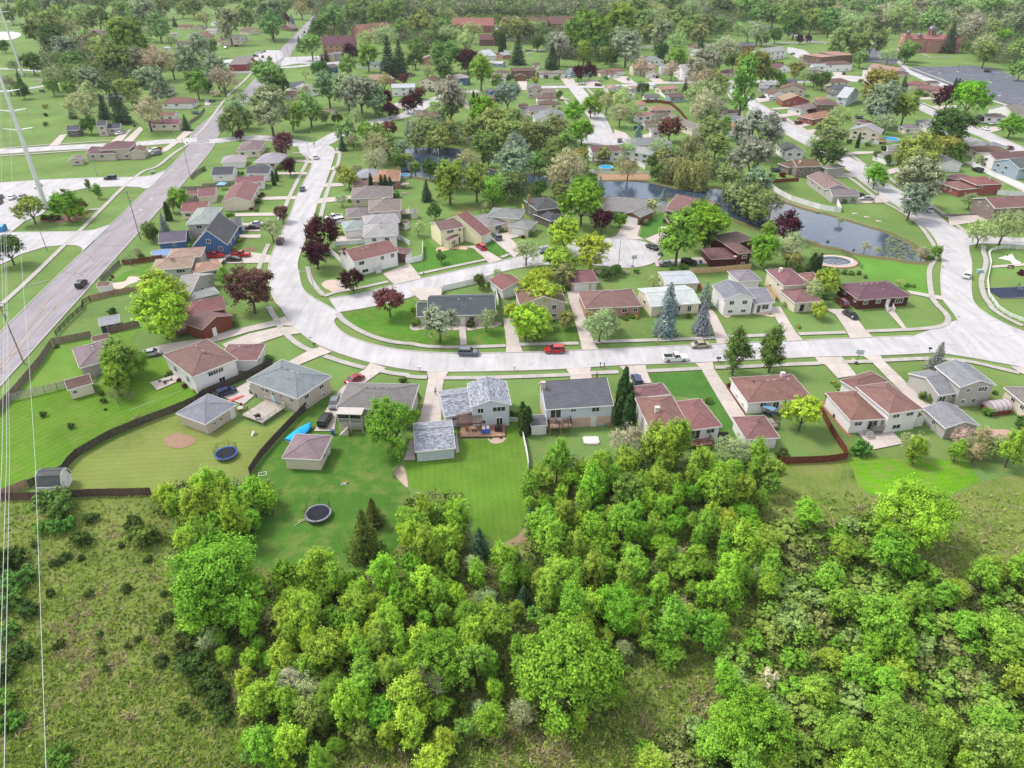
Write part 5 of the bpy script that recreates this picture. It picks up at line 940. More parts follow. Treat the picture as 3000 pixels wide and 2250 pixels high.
def crown_mesh(name, seed, shape, ncl=130, nlf=36, leaf=.055, mat='leaves'):
    rg = np.random.default_rng(seed)
    # lobes
    if shape == 'round': K_ = 16; el = np.array([1, 1, .98])
    elif shape == 'oval': K_ = 16; el = np.array([.84, .84, 1.15])
    elif shape == 'upright': K_ = 12; el = np.array([.55, .55, 1.35])
    elif shape == 'bush': K_ = 9; el = np.array([1, 1, .72])
    elif shape == 'open': K_ = 17; el = np.array([1, 1, .9])
    elif shape == 'weep': K_ = 12; el = np.array([1, 1, .75])
    elif shape == 'flame': K_ = 15; el = np.array([.64, .64, 1.25])
    else: K_ = 10; el = np.array([1, 1, 1])
    if shape in ('spruce', 'column'):
        lv = []; tn = []
        H = 2.9 if shape == 'spruce' else 2.6; R = 1.0 if shape == 'spruce' else .42
        tiers = 17 if shape == 'spruce' else 26
        for t in range(tiers):
            f = t / tiers; z = -H / 2 + H * f; rr_ = R * ((1 - f) ** .85 if shape == 'spruce' else (1 - f ** 3.0) ** .6) * rg.uniform(.88, 1.1)
            nb = max(5, int((22 if shape == 'spruce' else 16) * (1 - f * .6)))
            for k in range(nb):
                a = 2 * PI * (k + rg.random() * .8) / nb + t; L = rr_ * rg.uniform(.75, 1.12); m = max(5, int(26 * L) + 5)
                q = rg.random(m) ** .55; tn0 = rg.normal(.5, .16)
                sp = .10 * (1 - q * .6) * max(L, .3)
                x = np.cos(a) * L * q + rg.normal(size=m) * sp; y = np.sin(a) * L * q + rg.normal(size=m) * sp
                zz = z + (-.22 * L * q + .10 * q * q if shape == 'spruce' else .25 * q * R) + rg.normal(size=m) * .035
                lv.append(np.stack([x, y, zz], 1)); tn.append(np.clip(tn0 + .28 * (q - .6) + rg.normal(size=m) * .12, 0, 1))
        C = np.concatenate(lv); tone = np.concatenate(tn); out = unit(C * np.array([1, 1, .2]) + np.array([0, 0, .3])); Nn = unit(out * .7 + rg.normal(size=C.shape) * .5 + np.array([0, 0, .5]))
        V, F = leaf_quads(C, Nn, leaf * rg.uniform(.8, 1.5, len(C)), rg, .35 if shape == 'spruce' else .5); return np_mesh(name, V, F, tone, mat=mat)
    lobes = []
    for i in range(K_):
        d = unit(rg.normal(size=(1, 3)))[0]; 
        if d[2] < -.6: d[2] *= -.6
        rad = rg.uniform(.30, .44); lobes.append((d * el * rg.uniform(.46, .74), rad, rg.normal(.5, .10)))
    lobes.append((np.array([0, 0, 0.0]), .62, .5)); Cc = []; Cr = []; Ct = []; Cd = []
    for i in range(ncl):
        c, rad, tn0 = lobes[i % len(lobes)]; d = unit(rg.normal(size=(1, 3)))[0] + c * .9 + np.array([0, 0, .12]); d = d / np.linalg.norm(d)
        p = c + d * rad * (el ** .5) * rg.uniform(.72, 1.12)
        if shape == 'open' and rg.random() < .2: p *= 1.12
        Cc.append(p); Cr.append(rg.uniform(.08, .16)); Ct.append(tn0 + rg.normal() * .13); Cd.append(d)
    Cc = np.array(Cc); idx = np.repeat(np.arange(ncl), nlf); m = len(idx)
    if shape == 'open': keep = rg.random(m) < .55; idx = idx[keep]; m = len(idx)
    off = rg.normal(size=(m, 3)) * np.array([1, 1, .7]) * np.array(Cr)[idx][:, None] * .75
    if shape != 'weep':
        D_ = np.array(Cd)[idx] + np.array([0, 0, .5 if shape in ('flame', 'upright') else .1]); off = off * .62 + unit(D_) * ((rg.random(m) - .3) * 2.6 * np.array(Cr)[idx])[:, None]
    if shape == 'weep': off = rg.normal(size=(m, 3)) * np.array([.035, .035, .02]); dr = rg.random(m) ** .8; off[:, 2] -= dr * .55; off[:, :2] += unit(Cc[idx][:, :2]) * (dr * .12)[:, None] + rg.normal(size=(m, 2)) * .03
    if shape in ('flame', 'upright'): off[:, 2] = off[:, 2] * 1.3
    C = Cc[idx] + off; out = unit(C / el)
    Nn = unit(unit(off + 1e-3) * .55 + out * .55 + rg.normal(size=C.shape) * .45 + np.array([0, 0, .35]))
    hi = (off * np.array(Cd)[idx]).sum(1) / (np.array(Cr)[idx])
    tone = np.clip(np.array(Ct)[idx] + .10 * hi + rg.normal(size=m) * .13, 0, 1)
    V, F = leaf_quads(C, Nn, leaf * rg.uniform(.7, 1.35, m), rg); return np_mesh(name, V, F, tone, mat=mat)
def limb_mesh(name, seed, shape, bare=False, hc=1.5):
    """trunk from the ground up into forking limbs; crown centre is the origin"""
    rg = random.Random(seed); mb = MB(); up = shape in ('upright', 'flame', 'spruce', 'column'); r0 = .055 if not bare else .05
    if shape in ('spruce', 'column'):
        mb.tube((0, 0, -hc), (0, 0, 1.2 if shape == 'spruce' else 1.0), .05, .01, 7); return mb.mesh(name, 'bark')
    fork = -hc + (hc - .55) * rg.uniform(.75, 1.0); mb.tube((0, 0, -hc), (.02, .01, fork), r0 * 1.25, r0, 7)
    def grow(p, d, L, r, lvl):
        q = p + d * L; mb.tube(p, q, r, r * .6, 5 if lvl else 6)
        if lvl >= (4 if bare else 2): return
        for i in range(rg.choice([2, 3]) if lvl else 3 if bare else 2):
            a = Vector((rg.uniform(-1, 1), rg.uniform(-1, 1), rg.uniform(-.2, .7))); nd = (d * (1.0 if up else .8) + a * (.45 if up else .75)).normalized(); grow(q, nd, L * rg.uniform(.62, .85), r * .6, lvl + 1)
    n = 5 if bare else 4
    for k in range(n):
        a = 2 * PI * k / n + rg.random(); s = .35 if up else .8; d = Vector((math.cos(a) * s, math.sin(a) * s, 1 if not bare else .8)).normalized(); grow(Vector((.02, .01, fork - .03)), d, .42 if not bare else .40, r0 * .72, 0)
    return mb.mesh(name, 'bark')
CR = {}
def variants(key, shape, n, **k):
    CR[key] = [crown_mesh('crown_' + shape, 100 + 17 * i + len(CR) * 101, shape, **k) for i in range(n)]
variants('round', 'round', 4, ncl=210, nlf=34, leaf=.052); variants('oval', 'oval', 3, ncl=190, nlf=34, leaf=.052); variants('open', 'open', 3, ncl=230, nlf=34, leaf=.040)
variants('upright', 'upright', 3, ncl=150, nlf=38, leaf=.055); variants('flame', 'flame', 5, ncl=230, nlf=36, leaf=.044); variants('bush', 'bush', 4, ncl=110, nlf=34, leaf=.075)
variants('weep', 'weep', 2, ncl=200, nlf=46, leaf=.040); variants('spruce', 'spruce', 3, leaf=.062); variants('column', 'column', 2, leaf=.060); variants('fine', 'round', 3, ncl=420, nlf=44, leaf=.032)
HC = dict(round=1.22, oval=1.38, open=1.25, upright=1.38, flame=1.25, bush=.60, weep=1.0, spruce=1.50, column=1.32, fine=1.12, bare=1.3)
LM = {}
for s_ in HC: LM[s_] = [limb_mesh('trunk_' + s_, 11 + i * 7, s_, s_ == 'bare', HC[s_]) for i in range(2 if s_ != 'bare' else 3)]
#       colour words, name, category, shape, colour, crown-width factor
TK = dict(v=('dense dark cone-shaped street tree', 'pear_tree', 'flame', (88, 124, 58)), m=('mid-green broadleaf tree', 'maple_tree', 'round', (120, 148, 86)), d=('dark green round tree', 'maple_tree', 'round', (84, 114, 58)), s=('silvery grey-green tree', 'silver_maple', 'oval', (144, 160, 128)), S=('wide silvery grey-green tree', 'silver_maple', 'round', (140, 158, 126)),
          l=('lime-green tree', 'lime_tree', 'round', (152, 186, 66)), b=('bright green tree', 'broadleaf_tree', 'oval', (122, 156, 68)), B=('bright green round tree', 'broadleaf_tree', 'round', (112, 160, 54)), p=('dark purple maple', 'purple_maple', 'round', (76, 42, 50)), P=('copper-brown tree', 'copper_beech', 'round', (112, 78, 70)),
          c=('dark green spruce', 'spruce_tree', 'spruce', (74, 100, 78)), k=('blue-grey spruce', 'spruce_tree', 'spruce', (136, 154, 150)), w=('olive weeping willow', 'willow_tree', 'weep', (158, 162, 104)), o=('olive-green tree', 'oak_tree', 'round', (134, 156, 94)), O=('yellow-green oak', 'oak_tree', 'round', (140, 150, 80)),
          t=('tan budding tree', 'budding_tree', 'open', (176, 170, 142)), T=('brownish half-leafed tree', 'budding_tree', 'open', (156, 160, 118)), a=('dark columnar arborvitae', 'arborvitae', 'column', (66, 96, 52)), x=('bare grey tree', 'bare_tree', 'bare', (150, 140, 128)), g=('pale green open tree', 'ash_tree', 'open', (160, 178, 124)),
          u=('tall upright green tree', 'poplar_tree', 'upright', (114, 156, 76)), h=('rounded green shrub', 'shrub', 'bush', (98, 134, 62)), H=('dark small shrub', 'shrub', 'bush', (76, 98, 50)), y=('yellow-green shrub', 'shrub', 'bush', (156, 166, 74)), j=('rust-green juniper tree', 'juniper_tree', 'spruce', (100, 112, 58)),
          r=('purple-red shrub', 'shrub', 'bush', (96, 48, 52)), q=('white-blossomed shrub', 'shrub', 'bush', (205, 205, 170)), e=('dark pine', 'pine_tree', 'spruce', (64, 88, 66)), L=('yellow-green tree', 'lime_tree', 'fine', (134, 174, 60)), f=('fine-leafed green tree', 'hedge_tree', 'fine', (112, 158, 54)), n=('fresh green young tree', 'young_tree', 'flame', (126, 166, 60)), N=('yellow-green young tree', 'young_tree', 'flame', (142, 178, 62)))
TREES = []; nT = [0]
TFAC = .86
def tree(kind, px, py, w, label=None, group=None, cat=None, p0=None, hk=1.0):
    """crown centre and crown width as read in the photograph (native px), or p0 = ground point with w in metres"""
    desc, name, shape, col = TK[kind]; hc = HC[shape]
    wf = {'upright': .56, 'flame': .70, 'column': .42, 'oval': .80, 'spruce': .92}.get(shape, .97)
    if p0 is None:
        R = 3.0
        for _ in range(5):
            p = unp(px, py, hc * R * .95); R = w / 2 / wf * depth(p) / FPX
        if p.y > 225 and shape in ('round', 'oval', 'open', 'weep'): R *= 1.05
        base = Vector((p.x, p.y, 0))
    else: base = Vector((p0[0], p0[1], 0)); R = w / 2 / wf
    i = nT[0]; nT[0] += 1; rg = random.Random(i * 13 + 5)
    cat = cat or ('shrub' if name == 'shrub' else 'tree')
    root = empty(name, base, rg.uniform(0, 2 * PI), label, cat, group); root.scale = (R * rg.uniform(.95, 1.06), R * rg.uniform(.95, 1.06), R * rg.uniform(.92, 1.08) * hk)
    col2 = srgb(*[min(255, c * rg.uniform(.94, 1.07)) for c in col], TFAC)
    lm = LM[shape][rg.randrange(len(LM[shape]))]
    if shape == 'bare':
        o = mesh_obj('trunk', lm, None, root, srgb(*col, .6), (0, 0, hc))
    else:
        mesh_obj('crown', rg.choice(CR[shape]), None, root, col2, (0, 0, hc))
        if shape != 'bush': mesh_obj('trunk', lm, None, root, srgb(120, 108, 96, .5), (0, 0, hc))
    if label is None: pend(root, desc, proj(Vector((base.x, base.y, hc * R))) if p0 is not None else (px, py))
    TREES.append((base, R)); return root
def trees(spec):
    for s in spec.split():
        k = s[0]; t = s[1]; x, y, w = s[2:].split(','); a = TL[t]; tree(k, a[0] + float(x) * a[2], a[1] + float(y) * a[2], float(w) * a[2])
trees('''mA290,120,190 mA450,80,160 sA560,60,180 mA640,70,150 mA1080,40,200 mA790,40,160 oA1310,110,170 sA1560,110,220 mA1430,160,150 dA1400,150,140 mA470,340,330 oA640,250,300 TA740,330,200 dA560,420,260 gA860,130,160 mA890,250,170 mA1060,200,220 cA1215,230,90 cA1440,310,80 sA1290,290,140 mA1710,310,230 gA1620,350,150 gA1840,450,110 gA1660,470,130
dA340,680,200 TA160,710,140 cA220,900,140 dA240,990,130 TA90,930,150 TA590,840,230 mA560,940,150 mA650,650,170 sA700,560,200 mA830,720,260 mA880,860,280 mA1000,800,220 oA1020,590,200 sA960,900,200 bA1400,460,330 mA1220,660,330 oA1240,690,240 mA1440,470,250 pA1590,560,130 pA1040,420,120 PA910,470,130 dA850,515,80 sA1480,680,190 tA1700,680,300 sA1640,900,260
tA1850,700,240 sA2050,760,260 cA1950,590,110 bA2120,920,180 gA900,1140,300 cA1110,1160,160 cA1280,1150,230 cA1200,1060,110 cA770,1200,100 oA1390,1000,260 mA1130,940,160 gA1590,1230,310 dA970,1360,150 cA2000,1320,110 yA490,1150,60 hA495,1340,60 HA495,1240,50 pA1800,990,90 dA2080,440,90 cA1880,230,70 oA1960,110,130 mA2080,100,170 mA1720,90,180 sA2150,520,200 TA2120,60,150 mA1900,60,130
TA470,710,110 dA40,500,110 mA110,170,150 gA1060,480,180 mA760,970,150 gA940,1000,190 mA1470,1130,120
gB0,200,150 sB260,290,220 oB420,200,220 sB700,190,260 mB730,300,230 mB60,520,170 pB865,215,110 kB940,230,90 TB1040,110,160 mB860,90,170 mB1110,60,130 dB1230,320,170 cB1020,470,95 cB1125,370,70 oB1150,520,210 mB1370,220,280 mB1330,300,160 TB1360,330,130 kB1630,310,100 sB1510,330,80 mB1560,190,200 mB1720,150,220 mB1900,200,240 mB2050,140,250 sB2120,90,200 gB1750,430,200 gB1950,410,240 mB2130,300,170 tB1840,380,130
pB1570,570,150 cB1310,600,80 aB1495,640,40 aB1268,665,35 mB1550,720,190 bB1760,620,180 eB1980,640,250 eB2100,620,220 dB1250,790,200 xB1080,790,110 mB700,860,290 mB640,800,240 oB720,1000,170 TB590,1010,120 dB830,930,150 sB1330,980,220 sB1540,1010,250 SB1680,1060,330 sB1830,1080,200 mB1880,1200,120 TB1940,880,170 gB1080,990,130 yB1540,850,120 yB1740,880,140
pB1930,1050,170 pB2000,1190,160 pB2190,1130,160 PB2150,850,110 mB280,1330,240 sB330,1210,220 mB440,1280,180 sB700,1200,330 bB930,1250,190 oB1130,1200,290 pB380,1460,100 mB1300,1270,120 dB1430,1280,100 gB1630,1270,150 PB860,1570,230 tB200,890,250 sB120,780,230 tB120,740,170 sB60,680,150 qB120,1010,90 dB30,930,120 gB280,1090,110 gB410,1050,110
oB1540,1430,210 BB1740,1440,210 cB1480,1540,110 TB1600,1520,140 oB1850,1480,220 mB1960,1570,220 PB1985,1400,140 kB2200,1370,120 TB1850,1600,260 sB2130,1610,130 bB1660,100,160 mB520,110,170 gB470,60,120 mB100,60,150 TB200,30,120 mB700,640,60''')
trees('''dC60,640,170 mC200,400,140 oC350,190,140 oC120,290,250 TC190,250,150 oC320,330,160 mC360,290,180 gC430,400,200 dC350,480,170 mC60,500,130 mC120,560,160 gC620,480,210 oC650,250,130 gC680,350,180 oC520,360,150 gC420,180,150 mC400,600,300 dC330,540,160 dC370,790,200 gC190,770,140 pC630,670,210 bC770,790,230 eC1170,540,190 aC985,470,60 aC1020,450,50 dC960,420,130 mC950,230,110
oC1060,290,170 oC1190,320,220 gC1330,300,180 mC1420,300,120 dC1380,470,130 TC1300,350,110 mC960,380,90 mC1490,460,120 sC1620,520,230 sC1560,470,150 eC1540,600,180 cC1700,540,110 bC1780,400,240 bC1900,340,250 bC2060,380,230 OC1760,520,140 bC1880,580,180 dC2060,520,200 sC2160,430,130 bC2190,280,150 mC2120,600,150 dC2180,650,120 mC1720,400,160
sC440,1090,290 mC430,1220,190 gC560,1030,180 SC1060,1050,270 pC40,1100,160 PC110,1000,120 rC830,1120,110 aC690,1040,40 aC730,1070,35 kC710,1140,90 bC940,890,100 kC990,900,60 pC1820,790,140 pC1940,780,140 hC1590,840,60 yC1350,870,80 HC1470,830,50 dC1620,1030,80 BC780,1210,270 oC900,1370,380 oC720,1440,260 oC1090,1330,300 oC1060,1500,300 TC1230,1400,200 oC820,1560,250 oC1290,1480,260
SC1160,1620,270 oC1420,1450,230 oC1550,1400,220 TC1620,1440,160 oC1700,1540,200 BC1790,1220,210 BC1860,1420,240 BC1960,1150,210 gC2130,1120,180 mC2050,1050,120 TC100,1350,240 oC200,1450,260 oC60,1520,200 oC320,1530,230 TC230,1310,150 gC270,1150,120 kC40,1390,110 TC490,1500,90 oC430,1420,180 hC1490,1390,90 mC1340,1560,140 gC1560,1560,150 gC1760,1590,130 dC1080,840,70 pC880,790,50 hC2120,840,50 xC2160,760,110 BC2180,1020,80''')
trees('''SD130,520,330 SD60,430,260 bD60,290,260 oD300,240,230 gD460,190,220 OD380,350,170 sD510,400,200 gD670,480,230 dD510,560,160 eD500,590,110 mD690,250,250 oD560,250,190 mD850,280,230 oD760,340,210 mD980,290,240 oD920,380,180 mD1100,280,190 gD1180,510,240 tD1230,540,230 cD940,480,90 bD680,650,170 tD620,760,170 tD290,720,150 pD810,700,80 SD960,720,330 SD1060,660,240 dD1280,680,140 mD1320,570,130
OD1510,740,290 oD1440,680,200 oD1600,800,180 uD1390,1000,230 TD950,900,280 TD1010,1040,380 oD1100,930,230 gD900,1060,200 tD960,1200,300 tD1100,1200,200 oD1010,1290,200 bD1200,1380,150 cD770,920,90 dD310,960,120 gD100,1110,260 gD60,1240,220 gD200,1210,180 PD600,1390,230 kD260,1470,180 SD1540,1450,430 wD880,1590,300 oD1050,1430,260 oD1100,1570,250 gD470,1610,200 gD150,1630,170
mD1450,110,230 oD1340,90,180 mD1150,90,200 TD1060,60,190 gD830,110,200 mD1580,150,220 gD1350,300,130 oD1600,420,130 dD1740,390,130 gD1550,360,200 gD1450,340,180 mD1720,160,230 mD1880,200,240 TD1840,120,150 mD2050,130,220 oD2130,230,200 dD1950,280,220 pD2000,430,80 pD2090,420,70 mD1720,830,150 OD1960,760,160 gD2060,840,140 dD2160,880,130 BD1800,860,110 gD2020,650,80 pD2120,1230,95 hD1740,680,70 oD1780,710,90 hD930,1160,100
gD1400,1610,150 gD2150,1580,160 OD1660,1340,60 mD550,90,200 mD250,90,220 gD450,120,180 mD120,140,200 TD60,100,200 mD620,40,200 cD1000,560,50''')
trees('''oE260,460,290 oE570,470,250 OE380,510,200 dE590,310,130 eE1420,420,180 mE980,540,200 dE940,600,150 gE750,600,160 oE450,640,150 SE1230,90,200 sE1060,140,150 oE1230,240,250 gE1390,210,150 tE1650,320,280 oE1850,330,180 gE1780,500,230 BE1980,420,160 mE1800,600,220 eE2150,330,200 oE2150,560,220 oE2180,760,180 tE700,170,220 gE280,240,260 mE120,240,240 TE170,180,200 gE860,200,250 gE480,270,180 mE370,120,200 mE560,180,200 gE740,360,100
mE60,90,220 mE250,60,220 mE650,60,220 gE920,80,200 mE1500,60,240 gE1640,100,220 mE1850,120,240 gE2040,80,220 mE2180,60,160 gE1420,330,130 dE50,880,160 OE640,950,300 OE540,1040,170 oE760,930,150 cE840,840,80 cE920,890,90 sE700,1120,290 SE640,1240,230 bE930,1180,210 sE870,1040,120 pE1390,1070,230 BE1620,1100,320 aE1465,920,40 aE1500,925,45 aE1535,940,40 aE1570,950,40 aE1600,950,35 gE200,1290,240 oE90,1400,230 oE160,1510,240 oE50,1580,150 dE1410,1420,400 OE1380,1590,240
gE1070,1480,140 OE1120,1640,250 BE2080,1360,220 aE425,1520,50 hE520,1560,60 HE330,1530,60 gE550,1540,60 HE700,1600,70 hE1070,1000,90 hE1150,1025,60 HE1020,945,40 mE2110,1330,110 gE720,1330,190 hE170,1020,70 TE620,1330,110 oE450,880,50''')
trees('''OF330,610,260 BF700,570,270 PF880,560,110 BF810,650,150 dF90,1040,290 uF945,340,50 uF1045,410,70 hF680,400,50 bF1920,500,170 mF1860,560,130 aF1800,620,70 aF1830,650,50 kF1760,750,130 mF1600,820,170 dF1640,870,150 xF1390,1120,150 TF1480,1070,110 hF1530,1110,90 lF1730,1480,470 hF2070,1010,90 rF1215,1330,40 HF1190,1360,35 hF2190,170,60 HF560,690,90 HF480,690,80 HF630,690,70''')
trees('''pG915,150,150 hG800,150,80 aG738,270,50 aG775,240,40 hG575,510,80 HG600,460,50 PG830,660,140 gG720,820,230 yG380,925,60 yG320,1025,70 yG370,945,45 hG245,670,50 hG290,660,50 nG205,1330,130 PG490,1470,470 pG1260,860,330 pG1200,1080,310 pG1590,1360,240 PG1990,1600,310 gG1480,500,120 OG1550,270,190 OG1480,210,130 TG1640,190,120 tG1830,90,230 tG1900,40,160 aG1790,290,45 aG1905,310,55 aG1950,310,50 aG2000,320,50 hG1560,510,45 hG2070,450,80 dG2130,770,80 yG1470,860,50
dG2120,110,130 oG2050,20,160 HG180,1200,60 HG210,1170,50 hG640,20,60 rG620,440,50 OG2180,60,120 HG360,210,40 HG405,210,40 rG500,600,45 hG560,610,50''')
trees('''bH60,150,110 dH220,170,190 cH180,400,150 bH430,330,280 bH440,220,220 bH720,320,260 oH680,210,190 oH1020,360,270 oH1180,320,190 bH900,440,230 SH1110,130,380 TH640,90,230 dH850,60,150 mH1350,100,200 tH1700,220,380 gH1820,170,200 TH1600,300,200 oH1620,400,180 dH1410,370,180 kH2060,340,120 dH1960,270,110 BH1860,560,410 BH1900,460,300 pH2080,730,230 gH2130,550,130 dH270,640,150 gH90,810,140
lH1680,890,370 gH1260,1070,250 lH1960,1050,360 lH1620,1170,350 oH1650,1300,260 lH1410,1360,260 lH1330,1470,300 lH1480,1560,330 dH340,1130,110 yH395,1015,30 yH480,1000,30 yH515,990,30 hH870,855,60 hH985,825,60 rH1225,900,45 yH1190,900,40 hH1290,865,80 hH1335,870,60 hH1310,840,55 dH750,1380,150 gH955,1300,110 hH960,1500,70 qH2040,1280,80 dH2130,1290,130 hH860,1420,60 gH820,580,90 dH2180,1300,90 hH320,1050,40
cH320,820,1 hH1650,1480,60 OH1830,60,200 mH1500,30,200 oH2100,20,150 TH1730,60,150''')
trees('''wI870,180,380 wI680,140,330 wI960,70,300 dI480,200,160 dI420,90,140 oI560,50,200 TI150,170,200 gI60,110,130 SI1480,60,420 oI1200,270,200 gI1280,230,180 sI1560,330,250 oI1330,470,290 oI1480,560,330 oI1620,520,230 gI1250,480,180 TI1700,560,200 mI1550,680,200 kI530,460,120 qI400,540,110 hI380,600,70 BI1010,790,430 BI950,680,330 bI700,900,400 cI800,670,110 BI1610,1040,300 bI1670,830,150 pI1870,790,280 gI1900,970,290 gI1880,1080,230 OI1920,1150,180
aI2150,1180,80 aI2120,1200,60 aI2190,1190,60 hI620,1240,60 hI740,1220,90 hI240,1270,60 qI120,1280,70 dI20,1260,110 gI430,1370,130 BI60,720,140 kI600,1560,260 kI990,1520,200 gI2140,1480,240 oI340,740,60 HI560,730,70 hI2000,1250,80 dI2100,1230,100 oI1250,380,140 hI500,1080,60 bI1240,150,110 hI1690,240,80 rI1820,230,70 dI1180,900,60 gI1830,1620,50 dI1020,930,180''')
trees('''dJ80,20,300 gJ560,200,200 BJ610,270,200 OJ1080,70,400 oJ1070,180,330 sJ1080,330,370 sJ1010,520,260 SJ1120,420,260 TJ1640,500,170 gJ1750,860,270 gJ2010,800,330 gJ2150,700,140 bJ1270,1060,110 tJ1120,1070,130 tJ500,1000,110 gJ640,1050,80 HJ375,1040,25 HJ95,950,30 dJ630,20,90 dJ740,70,95 gJ1720,70,110 hJ275,515,65 yJ220,500,50 hJ360,505,75 aJ10,1180,60 hJ90,1250,90 hJ180,1270,70 hJ270,1280,70 hJ350,1290,60 hJ430,1290,60 hJ500,1330,50 lJ100,1390,260 hJ40,1530,120 gJ880,1400,90 hJ950,1420,60 hJ1020,1430,50 gJ230,720,80 rJ2190,1290,80 rJ370,400,40 yJ2190,660,60 dJ1500,-10,200 hJ1200,1130,80 dJ2195,780,80''')
trees('''lK1730,60,540 bK1290,560,330 fK1370,600,330 nK1230,690,240 nK1240,800,220 xK1240,930,220 xK1400,950,140 HK610,425,50 HK470,1160,80 HK770,1285,80 HK1115,1010,70 HK1140,1105,35 HK1090,930,70 hK1830,710,75 rK1940,780,60 rK1990,855,60 yK2105,900,55 TK1470,1200,90 HK1210,50,90 yK1990,815,45
hL310,180,80 yL160,820,35 hL700,550,90 fL2010,1290,560 HL2140,795,80 TL1210,950,60
sM320,160,300 gM830,150,210 oM900,90,150 lM1250,170,370 lM1350,220,290 lM1420,120,220 lM1130,60,200 OM1700,130,180 gM2060,200,330 sM2130,150,200 qM2120,250,200 hM85,160,130 HM655,185,100 HM495,195,25 aM1220,1150,100 aM1275,1200,110 aM1240,1240,110 hM1155,1150,70 HM1095,1145,60 hM60,960,110 hM20,1000,100 HM875,1415,28 HM985,1412,30 fM30,1200,180 nM40,40,60 HM1560,150,30
kN570,90,310 kN960,120,240 vN1310,515,300 vN1710,500,280 aN120,790,100 aN70,930,110 aN170,940,100 aN90,1050,110 aN190,1030,80 aN60,1130,110 aN150,1150,130 aN200,1210,80 lN2035,1165,350 tN140,1440,340 gN1310,1510,330 nN700,1470,280 nN440,1480,300 nN560,1560,300 hN115,120,60 yN150,90,60 hN190,105,50 yN245,105,60 hN800,95,70 HN1210,65,25 HN1680,75,20 yN1990,210,50 gN2180,20,150 rN1250,840,60 hN1010,1010,90 gN20,180,130 nN1550,1600,200 HN1820,1590,150
kO1280,550,220 hO1030,820,140 hO1170,965,150 yO170,820,60 hO200,850,60 yO150,810,50 yO205,885,45 hO460,1540,220 gO1040,1480,260 nO1060,1560,200 tO1560,1400,230 TO1760,1430,260 nO1490,1570,150 TO1700,1560,250 oO1850,1520,200 nO2080,1560,250 hO1830,1130,130 dO2190,1240,130 TO1950,1450,150 rO90,960,40 hO1900,925,60 lO0,40,160 TO1600,1500,200 nO2200,1480,100'''.replace('qM2120,250,200 ', '').replace('hL150,1290,1 ', ''))
# ------------------------------------------------------------------ foreground woods, shrubland and meadow
def poly_at(s, z): return [W(t, z) for t in s.split()]
def pxpoly(s): return [nat(t) for t in s.split()]
W1S = 'P820,170 P850,110 P1000,80 P1150,60 P1330,80 P1420,60 P1500,130 P1420,270 P1290,400 P1210,500 P1130,560 P960,610 P940,480 P930,350 P990,290 P840,260'
wood1 = poly_at(W1S, 2)
W2S = 'P975,640 P1100,500 P1290,500 P1380,620 P1500,620 P1540,540 P1640,560 P1730,480 P1830,600 Q250,520 Q400,560 Q500,480 Q520,330 Q490,180 Q600,150 Q700,130 Q860,150 Q880,300 Q840,420 Q1000,470 Q1180,500 Q1240,330 Q1190,200 Q1160,90 Q1230,-30 Q1400,-50 Q1600,-50 Q1700,-60 R250,-70 R500,-60 R700,-60 R880,-20 R850,130 R810,230 R900,430 R800,560 R680,800 R560,960 R300,1060 R30,1120 Q1700,1090 Q1640,1280 Q1560,1430 Q1200,1420 Q900,1560 Q700,1520 Q300,1520 Q150,1660 P1500,1680 P1290,1520 P1240,1270 P1210,1020 P1020,900 P980,760'
wood2 = poly_at(W2S, 2)
shrubs = poly_at('R830,330 R1400,330 R1500,420 R1700,560 R1900,640 R2300,560 R2400,1720 R150,1720 R180,1560 R420,1420 R700,1280 R620,1060 R760,900 R820,700', 1.2)
spec = []
def sp(k, s, w, label=None, **kw):
    px, py = nat(s); r = tree(k, px, py, w * TL[s[0]][2], label, **kw); spec.append((r.location.copy(), w * .0 + r.scale[0])); return r
sp('f', 'Q1420,1160', 520, 'largest rounded bright green tree at the bottom edge of the foreground woods')
sp('f', 'P1200,660', 430, 'broad olive-tinted round tree at the left end of the foreground woods')
sp('L', 'R1620,290', 330, 'large yellow-green tree below the small bright mown lawn')
sp('B', 'R1500,510', 230, 'vivid green tree standing just below the large yellow-green tree')
sp('j', 'P1965,400', 210, 'larger front rust-brown juniper on the trampoline lawn')
sp('j', 'P2010,270', 135, 'smaller rear rust-brown juniper on the trampoline lawn')
sp('j', 'P2150,1060', 90, 'dead rust-brown conifer poking out of the middle of the woods').children[0].color = srgb(120, 82, 62, .7)
sp('c', 'Q930,440', 140, 'dark spruce at the lower tip of the striped lawn')
sp('c', 'Q1210,300', 90, 'narrow dark conifer right of the striped lawn')
sp('c', 'Q1140,560', 130, 'dark spruce behind the brush pile below the striped lawn')
sp('x', 'Q440,1310', 130, 'smaller bare grey dead tree near the bottom of the woods', hk=1.7)
sp('x', 'Q640,1240', 230, 'larger bare grey dead tree near the bottom of the woods', hk=1.5)
sp('x', 'Q1790,320', 90, 'small bare twiggy tree in the upper right of the woods')
sp('q', 'Q1580,110', 130, 'white-flowering bush at the top of the foreground woods')
sp('t', 'P1570,1200', 190, 'grey-tan half-bare tree in the lower left of the woods')
sp('l', 'P1040,880', 130, 'small yellow-green tree on the left rim of the woods')
sp('k', 'P1130,960', 110, 'pale silvery bush tree on the left rim of the woods') if False else sp('g', 'P1130,960', 120, 'pale silvery-green small tree on the left rim of the woods')
sp('N', 'P1720,600', 170, 'tall lime-green poplar-like tree at the edge of the trampoline lawn')
sp('f', 'Q700,1090', 300, 'large bright yellow-green round tree left of the biggest tree')
sp('g', 'R740,600', 150, 'pale green oval tree at the right rim of the woods')
sp('f', 'Q1700,800', 260, 'big bright green tree in the right half of the woods')
sp('h', 'P290,240', 200, 'leafy light green bush against the brown fence at bottom left', )
